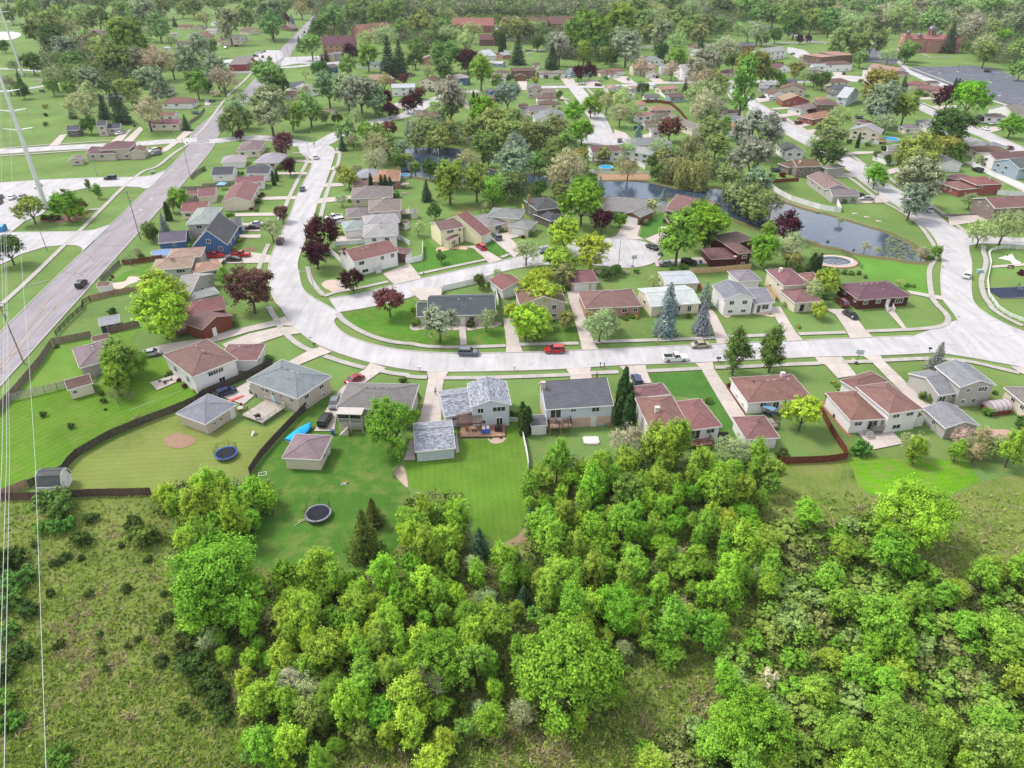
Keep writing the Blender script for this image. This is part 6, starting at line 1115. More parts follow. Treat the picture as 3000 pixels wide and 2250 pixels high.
sp('N', 'P1060,300', 150, 'yellow-green tree leaning out over the left meadow edge')
sp('n', 'R1450,860', 220, 'fresh green tree rising out of the middle of the shrubland')
sp('l', 'R1090,1260', 170, 'yellow-green round tree in the lower shrubland')
sp('l', 'R1540,1180', 170, 'yellow-green round tree right of centre in the lower shrubland')
sp('n', 'R600,1180', 130, 'slender pale green sapling alone in the rough grass')
sp('q', 'R830,1180', 110, 'grey twiggy blossoming shrub in the rough grass')
sp('f', 'R770,1480', 380, 'wide green tree at the bottom edge of the shrubland')
sp('f', 'R1560,1500', 360, 'wide green tree at the bottom right of the shrubland')
sp('b', 'R2000,1580', 260, 'pale green tree in the bottom right corner')
sp('l', 'Q690,1620', 200, 'bright yellow-green crown cut by the bottom edge left of centre')
spec_pts = [(p.x, p.y, r) for p, r in spec]
def scatter(poly, n, dmin, seed, avoid=.55, pts=None):
    rr = random.Random(seed); pts = [] if pts is None else pts; out = []
    x0, x1 = min(p.x for p in poly), max(p.x for p in poly); y0, y1 = min(p.y for p in poly), max(p.y for p in poly)
    for _ in range(n * 40):
        if len(out) >= n: break
        x, y = rr.uniform(x0, x1), rr.uniform(y0, y1)
        if not in_poly((x, y), poly): continue
        if any((x - a) ** 2 + (y - b) ** 2 < (r * avoid) ** 2 for a, b, r in spec_pts): continue
        if any((x - a) ** 2 + (y - b) ** 2 < dmin * dmin for a, b in pts): continue
        pts.append((x, y)); out.append((x, y))
    return out
WOODTREES = []
rr = random.Random(21)
for poly, ps, n, d in ((wood1, pxpoly(W1S), 34, 2.2), (wood2, pxpoly(W2S), 262, 2.9)):
    for (x, y) in scatter(poly, n * 2, d * .84, 5 + n):
        px, py = proj(Vector((x, y, 3)))
        if not in_poly(proj(Vector((x, y, 5.6))), ps) or len(WOODTREES) >= 292: continue
        limey = max(0, min(.6, (1500 - px) / 900)); k = rr.random()
        kind = 'N' if k < .12 + .45 * limey else 'n' if k < .72 else 'B' if k < .82 else 'g' if k < .88 else 'f' if k < .96 else 'c' if k < .975 else 'b'
        w = rr.choice([rr.uniform(1.9, 3.0), rr.uniform(2.6, 4.4)]) * (1.2 if kind in 'B' else 1) * (.8 if kind == 'c' else 1)
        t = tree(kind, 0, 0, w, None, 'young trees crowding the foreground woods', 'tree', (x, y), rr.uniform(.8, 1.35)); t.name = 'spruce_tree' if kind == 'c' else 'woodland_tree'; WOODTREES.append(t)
for (x, y) in scatter(shrubs, 235, 2.6, 77):
    k = rr.random(); col = rr.choice([(124, 162, 70), (134, 164, 92), (118, 160, 60), (134, 158, 76), (112, 160, 56), (128, 164, 70), (140, 152, 90)])
    kind = 'h' if k < .8 else 'n'
    t = tree(kind, 0, 0, rr.uniform(2.2, 4.8) if kind == 'h' else rr.uniform(3, 4.6), None, 'shrubs and saplings filling the rough land at bottom right', 'shrub' if kind == 'h' else 'tree', (x, y), rr.uniform(.5, .9))
    t.name = 'wild_shrub' if kind == 'h' else 'sapling'
    if kind == 'h': t.children[0].color = srgb(*col, .86)
for s in 'P230,370,90 P490,310,70 P330,350,120 P440,420,110 P720,330,90 P780,400,160 P680,695,55 P270,715,55 P480,720,50 P880,720,45 P980,730,60 P990,800,90 P900,850,70 P740,965,45 P315,995,70 P550,1030,45 P690,1005,40 P865,1080,75 P575,1125,45 P1040,1090,150 P1020,940,80 P1120,1180,150 P1000,980,130 P990,1340,70 P1050,1385,60 P1160,1290,110 P1200,1370,110 P1060,1240,60 P800,530,50 P350,520,60 P300,550,60 P440,525,40 P655,455,40 P185,450,40 P60,540,150 P90,640,160 P30,760,140 P150,800,120 P20,930,130 P110,1040,120 P30,1150,120 P15,1300,120 P60,1420,130 P940,690,50 P860,915,45 P540,940,40 P1190,1250,130 P960,430,90 P1130,640,60 P1500,1480,120 P1400,1560,160 P1650,1560,140 P320,1600,130'.split():
    x, y, w = s[1:].split(','); a = TL['P']; yy = float(y)
    k = 'H' if rr.random() < .7 or float(w) < 80 else 'h'
    tree(k, a[0] + float(x) * a[2], a[1] + yy * a[2], float(w) * a[2], None, 'wild shrubs dotted over the left meadow').name = 'meadow_shrub'
# rough grass: tufts of blades, green to straw
def blades():
    rg = np.random.default_rng(4); N0 = 46000
    px = rg.uniform(-100, 3100, N0); py = 1440 + 840 * rg.random(N0) ** .8
    V = []; tint = []; tone = []
    cols = np.array([(.20, .30, .05), (.26, .36, .07), (.32, .35, .10), (.38, .34, .19), (.30, .26, .16), (.10, .18, .04)])
    Fq = []
    for a, b in zip(px, py):
        p = unp(a, b, 0)
        if not in_poly(p, rough_poly): continue
        q = mnoise.noise(Vector((p.x * .11, p.y * .11, 0))) + .6 * mnoise.noise(Vector((p.x * .45, p.y * .45, 7)))
        dry = q > .30; ci = rg.choice([3, 4, 2], p=[.45, .3, .25]) if dry else rg.choice([0, 1, 2, 5, 3], p=[.28, .3, .18, .16, .08])
        c = cols[ci] * rg.uniform(.8, 1.25); n = 4; h = rg.uniform(.2, .5) * (1.25 if dry else 1)
        lean = rg.normal(size=2) * .25
        for k in range(n):
            th = rg.uniform(0, PI * 2); r = rg.uniform(0, .22); x, y = p.x + r * math.cos(th), p.y + r * math.sin(th); w = rg.uniform(.05, .11); l = rg.normal(size=2) * .22 + lean
            s_ = len(V); dx, dy = w * math.cos(th * 3), w * math.sin(th * 3)
            V += [(x - dx, y - dy, .03), (x + dx, y + dy, .03), (x + dx * .3 + l[0] * h * 1.6, y + dy * .3 + l[1] * h * 1.6, h), (x - dx * .3 + l[0] * h * 1.6, y - dy * .3 + l[1] * h * 1.6, h)]
            Fq.append((s_, s_ + 1, s_ + 2, s_ + 3)); tint.append(c); tone.append(rg.uniform(.3, .8))
    me = np_mesh('rough_grass', V, Fq, tone, np.array(tint), 'leaves_mass'); o = mesh_obj('rough_grass', me, None); o['kind'] = 'stuff'
blades()
# low undergrowth between the young trees
def undergrowth():
    rg = np.random.default_rng(9); C = []; T = []; G = [(.03, .07, .015), (.05, .10, .02), (.08, .12, .035), (.10, .10, .05), (.06, .09, .03)]
    for poly, n in ((wood1, 500), (wood2, 3600), (shrubs, 3600)):
        x0, x1 = min(p.x for p in poly), max(p.x for p in poly); y0, y1 = min(p.y for p in poly), max(p.y for p in poly)
        for _ in range(n):
            x, y = rg.uniform(x0, x1), rg.uniform(y0, y1)
            if not in_poly((x, y), poly): continue
            m = 14; c = np.array(G[rg.integers(len(G))]) * rg.uniform(.8, 1.3); h = rg.uniform(.4, 1.5)
            C.append(np.stack([x + rg.normal(size=m) * .5, y + rg.normal(size=m) * .5, h * rg.random(m) ** .6 + .05], 1)); T.append(np.repeat(c[None], m, 0))
    C = np.concatenate(C); T = np.concatenate(T); Nn = unit(rg.normal(size=C.shape) * .7 + np.array([0, 0, .8])); V, F = leaf_quads(C, Nn, rg.uniform(.12, .30, len(C)), rg)
    me = np_mesh('undergrowth', V, F, rg.random(len(C)), T, 'leaves_mass'); mesh_obj('undergrowth', me, None)['kind'] = 'stuff'
undergrowth()
# ------------------------------------------------------------------ the wood on the skyline: thousands of crowns, one mass
def far_wood():
    rg = np.random.default_rng(12)
    line = [(-600, 6), (0, 8), (380, 6), (560, 12), (760, 10), (900, 20), (1010, 28), (1040, 58), (1200, 62), (1450, 56), (1760, 62), (1950, 66), (2060, 62), (2200, 58), (2400, 100), (2640, 96), (2760, 88), (3000, 128), (3600, 150)]
    lw = [unp(a, b, 0) for a, b in line]; xs = [p.x / p.y for p in lw]; ys = [p.y for p in lw]
    C = []; NN = []; SZ = []; TI = []; TO = []
    pal = np.array([(.105, .155, .055), (.12, .165, .075), (.15, .185, .10), (.14, .15, .075), (.085, .14, .05), (.17, .165, .12), (.12, .18, .05), (.06, .10, .05)])
    y = 430.0; cnt = 0
    while y < 2300:
        stp = 8.6 if y < 1300 else 15; x = -y * .95
        while x < y * .95:
            X, Y = x + rg.uniform(-3, 3), y + rg.uniform(-3, 3); x += stp
            if Y < np.interp(X / Y, xs, ys): continue
            R = rg.uniform(4.2, 7.4) * (1.4 if y > 1300 else 1); hc = R * rg.uniform(1.2, 1.7); m = 46 if y < 1300 else 22
            d = unit(rg.normal(size=(m, 3)) + np.array([0, -.35, .45])); r = R * rg.uniform(.65, 1.05, m)[:, None]; el = np.array([1, 1, rg.uniform(.9, 1.35)])
            c = np.array([X, Y, hc]) + d * r * el; c[:, 2] = np.maximum(c[:, 2], .6); C.append(c); NN.append(unit(d + rg.normal(size=(m, 3)) * .45)); SZ.append(np.full(m, R * .21) * rg.uniform(.7, 1.3, m))
            q = mnoise.noise(Vector((X * .012, Y * .012, 3))); base = pal[int(rg.integers(len(pal)))] if rg.random() < .75 else pal[2]
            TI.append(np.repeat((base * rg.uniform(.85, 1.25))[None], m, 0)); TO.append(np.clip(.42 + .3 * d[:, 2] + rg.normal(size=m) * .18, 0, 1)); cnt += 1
        y += stp * (.95 if y < 1300 else 1.1)
    fill = ['B1300,200 B1700,400 B2212,330 C0,330 C450,400 C700,420 C700,450 C300,450 C0,480 B1900,470 B1660,390 B1660,330 B1500,380 B1250,390 B1180,330', 'B1150,90 B1280,60 B2212,60 B2212,230 B2060,300 B1900,260 B1600,300 B1250,280', 'C0,450 C420,450 C450,560 C100,570 C0,560', 'C920,410 C1480,400 C1500,480 C1300,460 C1000,450',
            'C1450,450 C1520,400 C2212,370 D0,370 D600,370 D700,470 D300,480 D0,640 C2150,660 C1900,680 C1500,600 C1420,480', 'D600,150 D1400,200 D1430,340 D1000,410 D700,400 D550,300', 'E0,60 E700,160 E820,300 E700,350 E500,330 E300,380 E100,340 E0,330', 'E1480,320 E2212,280 E2212,760 E2000,720 E1700,660 E1480,540', 'A550,520 A900,500 A1150,560 A1400,600 A1560,800 A1300,1020 A1000,950 A720,980 A500,820',
            'D100,200 D600,190 D600,290 D100,290', 'D1500,30 D2212,60 D2212,330 D1980,330 D1700,240 D1500,190', 'A550,0 A1200,20 A1250,60 A620,70', 'A1250,180 A1560,130 A1800,230 A1600,330 A1300,290', 'H600,480 H900,430 H1250,430 H1250,520 H900,540 H600,560', 'I400,230 I700,280 I1150,330 I1200,250 I900,200 I500,150', 'I1150,400 I1600,430 I1750,560 I1500,620 I1250,520', 'I1300,640 I1700,640 I1700,800 I1400,740', 'H300,330 H1250,360 H1250,420 H300,400', 'H1350,120 H1900,180 H1900,280 H1350,220', 'C200,1500 C700,1500 C900,1450 C1500,1480 C1900,1600 C1500,1640 C500,1640 C100,1580']
    for s_ in fill:
        P = WL(s_); x0, x1 = min(p.x for p in P), max(p.x for p in P); y0, y1 = min(p.y for p in P), max(p.y for p in P); yy = y0
        near = y0 < 400; stp = 6.5 if near else 8.5
        while yy < y1:
            xx = x0
            while xx < x1:
                X, Y = xx + rg.uniform(-3, 3), yy + rg.uniform(-3, 3); xx += stp
                if not in_poly((X, Y), P) or any((X - c_.x) ** 2 + (Y - c_.y) ** 2 < (r_ + 2.5) ** 2 for c_, r_ in HOUSE_FOOT): continue
                if any(in_poly((X, Y), q) for _, q in ROADPOLY): continue
                R = rg.uniform(3.8, 6.2) * (.72 if near else 1); hc = R * rg.uniform(.9, 1.4); m = 170
                d = unit(rg.normal(size=(m, 3)) + np.array([0, -.2, .35])); r = R * rg.uniform(.7, 1.08, m)[:, None]; lb = 1 + .16 * np.sin(d[:, :1] * 7 + X) * np.cos(d[:, 1:2] * 6 + Y)
                c = np.array([X, Y, hc]) + d * r * lb * np.array([1, 1, rg.uniform(.9, 1.2)]); c[:, 2] = np.maximum(c[:, 2], .4); C.append(c); NN.append(unit(d + rg.normal(size=(m, 3)) * .5)); SZ.append(np.full(m, R * .115) * rg.uniform(.7, 1.3, m))
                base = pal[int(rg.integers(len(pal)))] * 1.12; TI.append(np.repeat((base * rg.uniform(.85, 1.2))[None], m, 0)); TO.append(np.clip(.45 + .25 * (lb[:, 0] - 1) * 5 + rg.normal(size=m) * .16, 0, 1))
            yy += stp
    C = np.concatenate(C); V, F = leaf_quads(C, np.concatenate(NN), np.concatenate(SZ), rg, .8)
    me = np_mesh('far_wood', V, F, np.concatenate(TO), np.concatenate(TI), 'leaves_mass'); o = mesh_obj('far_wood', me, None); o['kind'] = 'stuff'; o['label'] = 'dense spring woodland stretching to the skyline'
far_wood()
# ------------------------------------------------------------------ vehicles
def loft(sections, name, mat, smooth=True):
    """sections: list of (x, [(y, z)...]) rings with equal counts"""
    mb = MB(); n = len(sections[0][1]); vs = [(x, y, z) for x, ring in sections for y, z in ring]; fs = []
    for i in range(len(sections) - 1):
        for j in range(n): fs.append((i * n + j, (i + 1) * n + j, (i + 1) * n + (j + 1) % n, i * n + (j + 1) % n))
    fs += [tuple(range(n)), tuple(range((len(sections) - 1) * n, len(sections) * n))[::-1]]
    me = mb.add(vs, fs).mesh(name, mat)
    if smooth:
        for p in me.polygons: p.use_smooth = True
        try: me.set_sharp_from_angle(angle=math.radians(38))
        except Exception: pass
    return me
def ringb(w, z0, z1, r=.12, top=.0):
    h = w / 2; return [(-h, z0), (-h - .0, (z0 + z1) * .5), (-h + top, z1 - r), (-h + top + r, z1), (h - top - r, z1), (h - top, z1 - r), (h, (z0 + z1) * .5), (h, z0)]
VK = {}
def vehicle_parts(kind):
    if kind in VK: return VK[kind]
    L, Wd, hb, hr, cab = {'sedan': (4.6, 1.8, .92, 1.42, (-.62, -.32, .30, .62)), 'suv': (4.75, 1.88, 1.08, 1.72, (-.97, -.88, .16, .46)), 'hatch': (4.2, 1.76, .98, 1.5, (-.95, -.74, .18, .55)), 'van': (5.0, 1.95, 1.08, 1.76, (-.96, -.88, .38, .74)), 'pickup': (5.7, 1.98, 1.12, 1.86, (-.18, -.12, .24, .40)), 'coupe': (4.5, 1.84, .88, 1.32, (-.66, -.25, .18, .58))}[kind]
    a = L / 2; P = []
    hd = hb + (.02 if kind != 'pickup' else .0)
    nose = hb * (.80 if kind not in ('pickup', 'van') else .95); tail = hb * (.98 if kind != 'coupe' else .92)
    sec = [(-a, ringb(Wd * .82, .32, tail * .90)), (-a + .12, ringb(Wd * .95, .26, tail)), (-a * .6, ringb(Wd, .24, hb)), (0, ringb(Wd, .24, hb)), (a * .45, ringb(Wd, .24, hb)), (a * .78, ringb(Wd * .97, .25, (hb + nose) / 2 + .02)), (a - .12, ringb(Wd * .92, .28, nose * .93)), (a, ringb(Wd * .78, .34, nose * .78))]
    P.append(('body', loft(sec, 'car_body', 'carpaint'), 'c'))
    x0, x1, x2, x3 = [q * a for q in cab]; r0, r1 = x1, x2; wt = Wd * .40; wb = Wd * .46; g = MB()
    # greenhouse of glass with a painted roof
    lo = [(x0, -wb, hb - .03), (x3, -wb, hb - .03), (x3, wb, hb - .03), (x0, wb, hb - .03)]; hi = [(r0, -wt, hr - .05), (r1, -wt, hr - .05), (r1, wt, hr - .05), (r0, wt, hr - .05)]
    g.add(lo + hi, [(0, 1, 5, 4), (1, 2, 6, 5), (2, 3, 7, 6), (3, 0, 4, 7)]); P.append(('windows', g.mesh('car_windows', 'carglass'), None))
    rf = MB(); rf.add([(r0 - .03, -wt - .01, hr - .06), (r1 + .03, -wt - .01, hr - .06), (r1 + .03, wt + .01, hr - .06), (r0 - .03, wt + .01, hr - .06), (r0 + .12, -wt + .1, hr), (r1 - .12, -wt + .1, hr), (r1 - .12, wt - .1, hr), (r0 + .12, wt - .1, hr)], [(4, 5, 6, 7), (0, 1, 5, 4), (1, 2, 6, 5), (2, 3, 7, 6), (3, 0, 4, 7)])
    for s in (-1, 1):
        for t in (.0, .33, .66, 1.0):
            xb, xt = x0 + (x3 - x0) * t, r0 + (r1 - r0) * t
            if kind in ('pickup', 'coupe') and t in (.33,): continue
            rf.tube((xb, s * wb, hb - .03), (xt, s * wt, hr - .05), .045, n=5)
    P.append(('roof', rf.mesh('car_roof', 'carpaint'), 'c'))
    if kind == 'pickup':
        b = MB(); y = Wd / 2 - .12; b.box(-a + .14, -y, hb + .004, -a * .22, y, hb + .02); P.append(('bed_floor', b.mesh('bed_floor', 'rubber'), None))
        b = MB()
        for s in (-1, 1): b.box(-a + .05, s * (y + .05) - .06, hb - .1, -a * .2, s * (y + .05) + .06, hb + .22)
        b.box(-a + .02, -y, hb - .1, -a + .14, y, hb + .22); P.append(('bed_sides', b.mesh('bed_sides', 'carpaint'), 'c'))
    wr = .33 if kind in ('sedan', 'hatch', 'coupe') else .38; tm = MB().disc((0, 0), wr, -.11, .11, 16); rm = MB().disc((0, 0), wr * .62, -.12, .12, 10)
    tme, rme = tm.mesh('tyre', 'rubber'), rm.mesh('rim', 'metal'); P.append(('wheel', (tme, rme, [(s * a * .62, t * (Wd / 2 - .1), wr) for s in (-1, 1) for t in (-1, 1)]), 'w'))
    hl = MB().box(-.06, -.2, -.07, .03, .2, .07).mesh('headlight', 'glass'); P.append(('headlight', (hl, [(a - .10, t * Wd * .33, nose * .74) for t in (-1, 1)]), 'h')); tl = MB().box(-.03, -.17, -.08, .06, .17, .08).mesh('taillight', 'carpaint'); P.append(('taillight', (tl, [(-a + .03, t * Wd * .35, tail * .78) for t in (-1, 1)]), 't'))
    mm = MB().box(-.1, -.1, -.07, .06, .1, .07).mesh('mirror', 'carpaint'); P.append(('mirror', (mm, [(x3 - .2, t * (Wd / 2 + .05), hb + .05) for t in (-1, 1)]), 'm'))
    VK[kind] = P; return P
CCOL = dict(black=(22, 22, 26), white=(238, 238, 238), silver=(178, 180, 184), grey=(112, 118, 124), blue=(34, 46, 88), red=(176, 24, 34), maroon=(96, 20, 40), teal=(46, 78, 92), slate=(96, 106, 118), tan=(186, 178, 168), gold=(170, 160, 140), crimson=(150, 20, 40))
def car(kind, col, at, front, label=None, near=True, z=.2):
    p = W(at, z); q = W(front, z); a = math.atan2(q.y - p.y, q.x - p.x); nm = {'sedan': 'parked_car', 'suv': 'parked_suv', 'hatch': 'parked_car', 'van': 'minivan', 'pickup': 'pickup_truck', 'coupe': 'parked_car'}[kind]
    cat = {'suv': 'suv', 'van': 'minivan', 'pickup': 'pickup'}.get(kind, 'car'); r = empty(nm, (p.x, p.y, z), a, label, cat)
    c = srgb(*CCOL[col], .8)
    for name, d, k in vehicle_parts(kind):
        if k == 'w':
            for (x, y, zz) in d[2]:
                t = mesh_obj('wheel', d[0], None, r, None, (x, y, zz), (PI / 2, 0, 0)); mesh_obj('rim', d[1], None, t, srgb(170, 172, 176))
        elif k in ('h', 't', 'm'):
            for x in d[1]: mesh_obj(name, d[0], None, r, srgb(150, 16, 20, .8) if k == 't' else c, x)
        else: mesh_obj(name, d, None, r, c)
    if label is None: pend(r, '%s %s' % (col, {'sedan': 'sedan', 'suv': 'SUV', 'hatch': 'hatchback', 'van': 'minivan', 'pickup': 'pickup truck', 'coupe': 'sports car'}[kind]), nat(at))
    return r
car('suv', 'black', 'F1195,278', 'F1115,282', 'black SUV turning out of the car park drive toward the main road'); car('suv', 'black', 'F885,1425', 'F960,1340', 'black SUV driving up the main road')
for a in (('sedan', 'white', 'F135,485', 'F180,440'), ('sedan', 'grey', 'F245,480', 'F290,440'), ('sedan', 'white', 'F415,360', 'F455,320'), ('sedan', 'black', 'F0,485', 'F30,450'), ('sedan', 'black', 'F-10,540', 'F30,505')): car(*a)
car('van', 'white', 'G1197,50', 'G1190,-40', 'white van driving away at the top of the curving street'); car('sedan', 'teal', 'G1055,395', 'G1078,325', 'teal car parked alone on the curving street by the lawn')
car('pickup', 'red', 'G110,1120', 'G240,1112', 'red pickup parked closest to the blue house wall'); car('pickup', 'red', 'G392,1108', 'G500,1108', 'red pickup with white bed load nearer the street'); car('coupe', 'black', 'G318,1155', 'G410,1152', 'black sports car parked in front of the two red pickups')
car('sedan', 'black', 'G520,812', 'G605,808', 'black sedan side by side with a silver car beside the blue house'); car('sedan', 'silver', 'G560,775', 'G640,770', 'silver sedan behind the black sedan beside the blue house'); car('suv', 'maroon', 'G818,962', 'G850,900', 'maroon SUV at the kerb beside the small leafy tree')
car('pickup', 'white', 'G1395,705', 'G1320,715', 'white pickup parked beside the white minivan'); car('van', 'white', 'G1432,745', 'G1350,760', 'white minivan parked beside the white pickup')
car('suv', 'slate', 'H942,918', 'H885,875', 'blue-grey SUV on the fan driveway of the cream house'); car('suv', 'red', 'H772,1025', 'H712,985', 'red SUV with open hatch on the yellow house driveway'); car('sedan', 'blue', 'H1460,1062', 'H1500,1030', 'dark blue car parked on the street behind the lime trees'); car('sedan', 'maroon', 'H1550,815', 'H1580,855', 'maroon car on the driveway of the dark grey house')
car('sedan', 'black', 'I408,1025', 'I470,1050', 'black sedan with its bonnet open on the turning circle'); car('sedan', 'grey', 'I562,1205', 'I655,1205', 'dark grey sedan at the mouth of the long driveway'); car('suv', 'black', 'I800,1190', 'I880,1195', 'black SUV parked against the dark brown house')
car('suv', 'white', 'J1590,1325', 'J1600,1260', 'white SUV driving up the right-hand street'); car('sedan', 'silver', 'J515,498', 'J440,497', 'silver sedan on the driveway by the basketball hoop'); car('sedan', 'black', 'J430,462', 'J360,450', 'black car beside the silver sedan at the taupe house'); car('sedan', 'silver', 'J1180,620', 'J1230,665', 'silver car parked under the silvery tree at the bend')
car('suv', 'maroon', 'J242,1628', 'J200,1590', 'maroon SUV at the top of the driveway by the tan house'); car('coupe', 'black', 'O335,100', 'O410,145', 'black car on the driveway left of the plum-roofed ranch'); car('suv', 'black', 'J1705,190', 'J1640,170', 'dark SUV behind the long white vinyl fence')
car('sedan', 'silver', 'K1635,515', 'K1740,497', 'silver sedan on the driveway behind the white house'); car('hatch', 'blue', 'L235,935', 'L335,900', 'dark blue hatchback parked along the dark wood fence'); car('sedan', 'grey', 'L1402,1050', 'L1385,1110', 'grey sedan in front of the black SUV by the tan house'); car('suv', 'black', 'L1305,1240', 'L1360,1140', 'large black SUV beside the screened porch'); car('sedan', 'crimson', 'L1620,800', 'L1680,770', 'crimson car roof just behind the grey-brown roof')
car('suv', 'slate', 'M638,510', 'M740,512', 'blue-grey SUV parked on the lower street by the front steps'); car('suv', 'red', 'M1565,482', 'M1470,484', 'bright red SUV parked on the lower street'); car('sedan', 'gold', 'N925,425', 'N830,430', 'pale gold sedan parked at the upper kerb of the lower street'); car('pickup', 'white', 'N655,572', 'N780,568', 'white pickup parked at the lower kerb of the lower street'); car('suv', 'blue', 'N238,812', 'N225,780', 'dark blue SUV behind the arborvitae')
FARCARS = '''sedan black A458,990 A500,995|sedan white A1297,1450 A1340,1440|sedan red A1710,1625 A1680,1640|suv white A1660,1640 A1620,1650|sedan white B565,580 B590,560|sedan silver B612,572 B635,555|sedan grey B645,560 B665,545|suv teal B552,612 B590,612|suv maroon B627,622 B628,600|suv crimson B540,672 B575,672|sedan white B1195,632 B1230,635|van white B1180,230 B1184,215|sedan black B1136,288 B1145,270|suv black B1075,355 B1088,335|sedan teal B75,1102 B110,1095|sedan white C1297,590 C1330,590|suv black C240,985 C270,990|suv white C1720,845 C1700,825|sedan white C1880,910 C1920,910|suv black C2037,928 C2070,928|sedan grey D147,863 D125,845|suv black D455,840 D440,825|sedan blue D1597,1055 D1640,1050|pickup white D1695,1076 D1740,1070|sedan black D1787,1075 D1800,1060|sedan teal D1562,1222 D1590,1240|sedan red D1822,1298 D1860,1315|suv maroon D1990,1340 D2030,1335|suv silver D2110,1325 D2150,1315|suv grey D58,1530 D80,1490|pickup blue D270,1390 D330,1385|sedan teal D1925,588 D1960,585|suv black E262,805 E240,790|sedan white E500,738 E505,715|suv black E1818,780 E1860,782|sedan grey E1308,1255 E1345,1245|pickup black E1728,1275 E1780,1255|pickup black E1770,1298 E1815,1288|sedan white E1868,1342 E1910,1330|sedan white E1800,1402 E1840,1415|suv maroon E2052,1615 E2080,1610|sedan blue E30,625 E60,622|sedan black D720,590 D700,580|sedan red C820,548 C850,548|sedan grey B230,522 B260,515|sedan black B345,500 B370,495|sedan white C2170,60 C2180,70|sedan silver J110,75 J150,95|suv grey F1690,12 F1650,20|suv crimson G1180,-60 G1180,-90'''
for s in FARCARS.split('|'):
    k, c, a, b = s.split()
    if a[0] == 'C' and a.startswith('C2170') or c == 'crimson' and k == 'suv' and a[0] == 'G': continue
    car(k, c, a, b)
# ------------------------------------------------------------------ fences
FW = srgb(160, 150, 142, .6); FD = srgb(92, 82, 80, .6); FR_ = srgb(128, 72, 58, .62); FC = srgb(226, 190, 145, .66); FV = srgb(246, 246, 246, .74); FK = srgb(52, 50, 54, .6); FB = srgb(120, 96, 90, .6)
def fence(label, pts, kind, h=1.8, col=FW, step=2.4, name=None, group=None):
    P = resample([Vector((p.x, p.y, 0)) for p in WL(pts)], step); c = sum(P, Vector()) / len(P)
    r = empty(name or {'rail': 'rail_fence', 'vinyl': 'vinyl_fence', 'board': 'wooden_fence', 'split': 'rail_fence', 'metal': 'metal_fence', 'picket': 'picket_fence'}[kind], c, 0, label, 'fence', group)
    near = c.y < 175; rg = random.Random(len(P) * 7)
    for i, p in enumerate(P):
        o = p - c; mb = MB(); w = .06 if kind in ('board', 'split', 'rail') else .07 if kind == 'vinyl' else .03
        mb.box(-w, -w, 0, w, w, h + (.06 if kind != 'board' else .0)); mb.obj('post', 'wood' if kind in ('board', 'split') else 'paint', r, col, loc=o)
        if i == len(P) - 1: break
        q = P[i + 1]; d = q - p; L = d.length; d = d.normalized(); a = math.atan2(d.y, d.x); mb = MB()
        if kind == 'board':
            n = max(3, int(L / .16))
            for k in range(n):
                x0 = L * k / n; hh = h + rg.uniform(-.05, .05); dz = rg.uniform(-.012, .012); mb.box(x0 + .01, -.012 + dz, .05, x0 + L / n - .008, .012 + dz, hh)
            for z in (.35, h - .35): mb.box(0, .012, z, L, .05, z + .09)
        elif kind == 'vinyl': mb.box(.05, -.025, .06, L - .05, .025, h); mb.box(0, -.05, h - .12, L, .05, h - .02); mb.box(0, -.05, .02, L, .05, .12)
        elif kind in ('rail', 'split'):
            for z in ([h * .35, h * .65, h * .93] if kind == 'rail' else [h * .22, h * .42, h * .62, h * .82, h * .98]): mb.box(0, -.03, z - .06, L, .03, z + .06)
        elif kind == 'metal':
            mb.box(0, -.015, .08, L, .015, .12); mb.box(0, -.015, h - .05, L, .015, h)
            for k in range(int(L / .15)): mb.box(k * .15, -.008, .1, k * .15 + .016, .008, h)
        elif kind == 'picket':
            for k in range(int(L / .16)): mb.box(k * .16, -.012, .05, k * .16 + .09, .012, h)
            for z in (.2, h - .2): mb.box(0, .012, z, L, .03, z + .07)
        v = rg.uniform(.88, 1.1); mb.obj('panel', 'wood' if kind in ('board', 'split') else 'paint', r, tuple(x * v for x in col[:3]) + (1,), loc=o, rot=a)
    return r
fence('weathered grey board fence running along the main road at lower left', 'K-30,1170 K60,1060 K180,930 K330,750 K460,590 K575,415', 'board', 1.9, srgb(156, 140, 130))
fence('weathered board fence between the road fence corner and the navy shed', 'K575,408 K780,370 K990,328', 'board', 1.8, srgb(150, 135, 125)); fence('weathered board fence right of the small brown shed', 'K1180,285 K1510,208', 'board', 1.8, srgb(150, 128, 116))
fence('black rail fence beside the main road above the navy shed', 'K610,312 K760,150 K930,0 F860,1650 F975,1595', 'split', 1.4, FK)
fence('pale wood fence with rails behind the pebble path', 'F970,1595 F1200,1540 F1500,1485', 'board', 1.6, srgb(175, 145, 125)); fence('grey split board fence across the middle of the lower left yards', 'K60,1035 K300,975 K560,915 K710,870', 'split', 1.7, srgb(172, 166, 160)); fence('short grey split fence behind the small garage', 'K1000,810 K1110,730', 'split', 1.5, srgb(168, 160, 155))
fence('long dark weathered fence between the striped lawn and the dry lawn', 'L735,625 L420,790 L0,960 K2120,1040 K1880,1140 K1500,1285 K1200,1410 K800,1640 P340,75 P165,145', 'board', 1.8, FD)
fence('brown fence along the bottom of the dry lawn above the meadow', 'P20,215 P230,212 P500,195 P820,188', 'board', 1.8, FB); fence('pinkish-tan fence corner beside the barn-roofed shed', 'P-60,235 P0,205 P155,142', 'board', 1.8, srgb(190, 150, 138))
fence('dark slanting fence between the dry lawn and the trampoline lawn', 'L1105,1105 L940,1270 L740,1480 L590,1655 P1345,88', 'board', 1.8, srgb(98, 86, 80)); fence('short dark fence at the right corner of the tan house', 'L1035,1040 L1105,1100', 'board', 1.6, srgb(110, 90, 80))
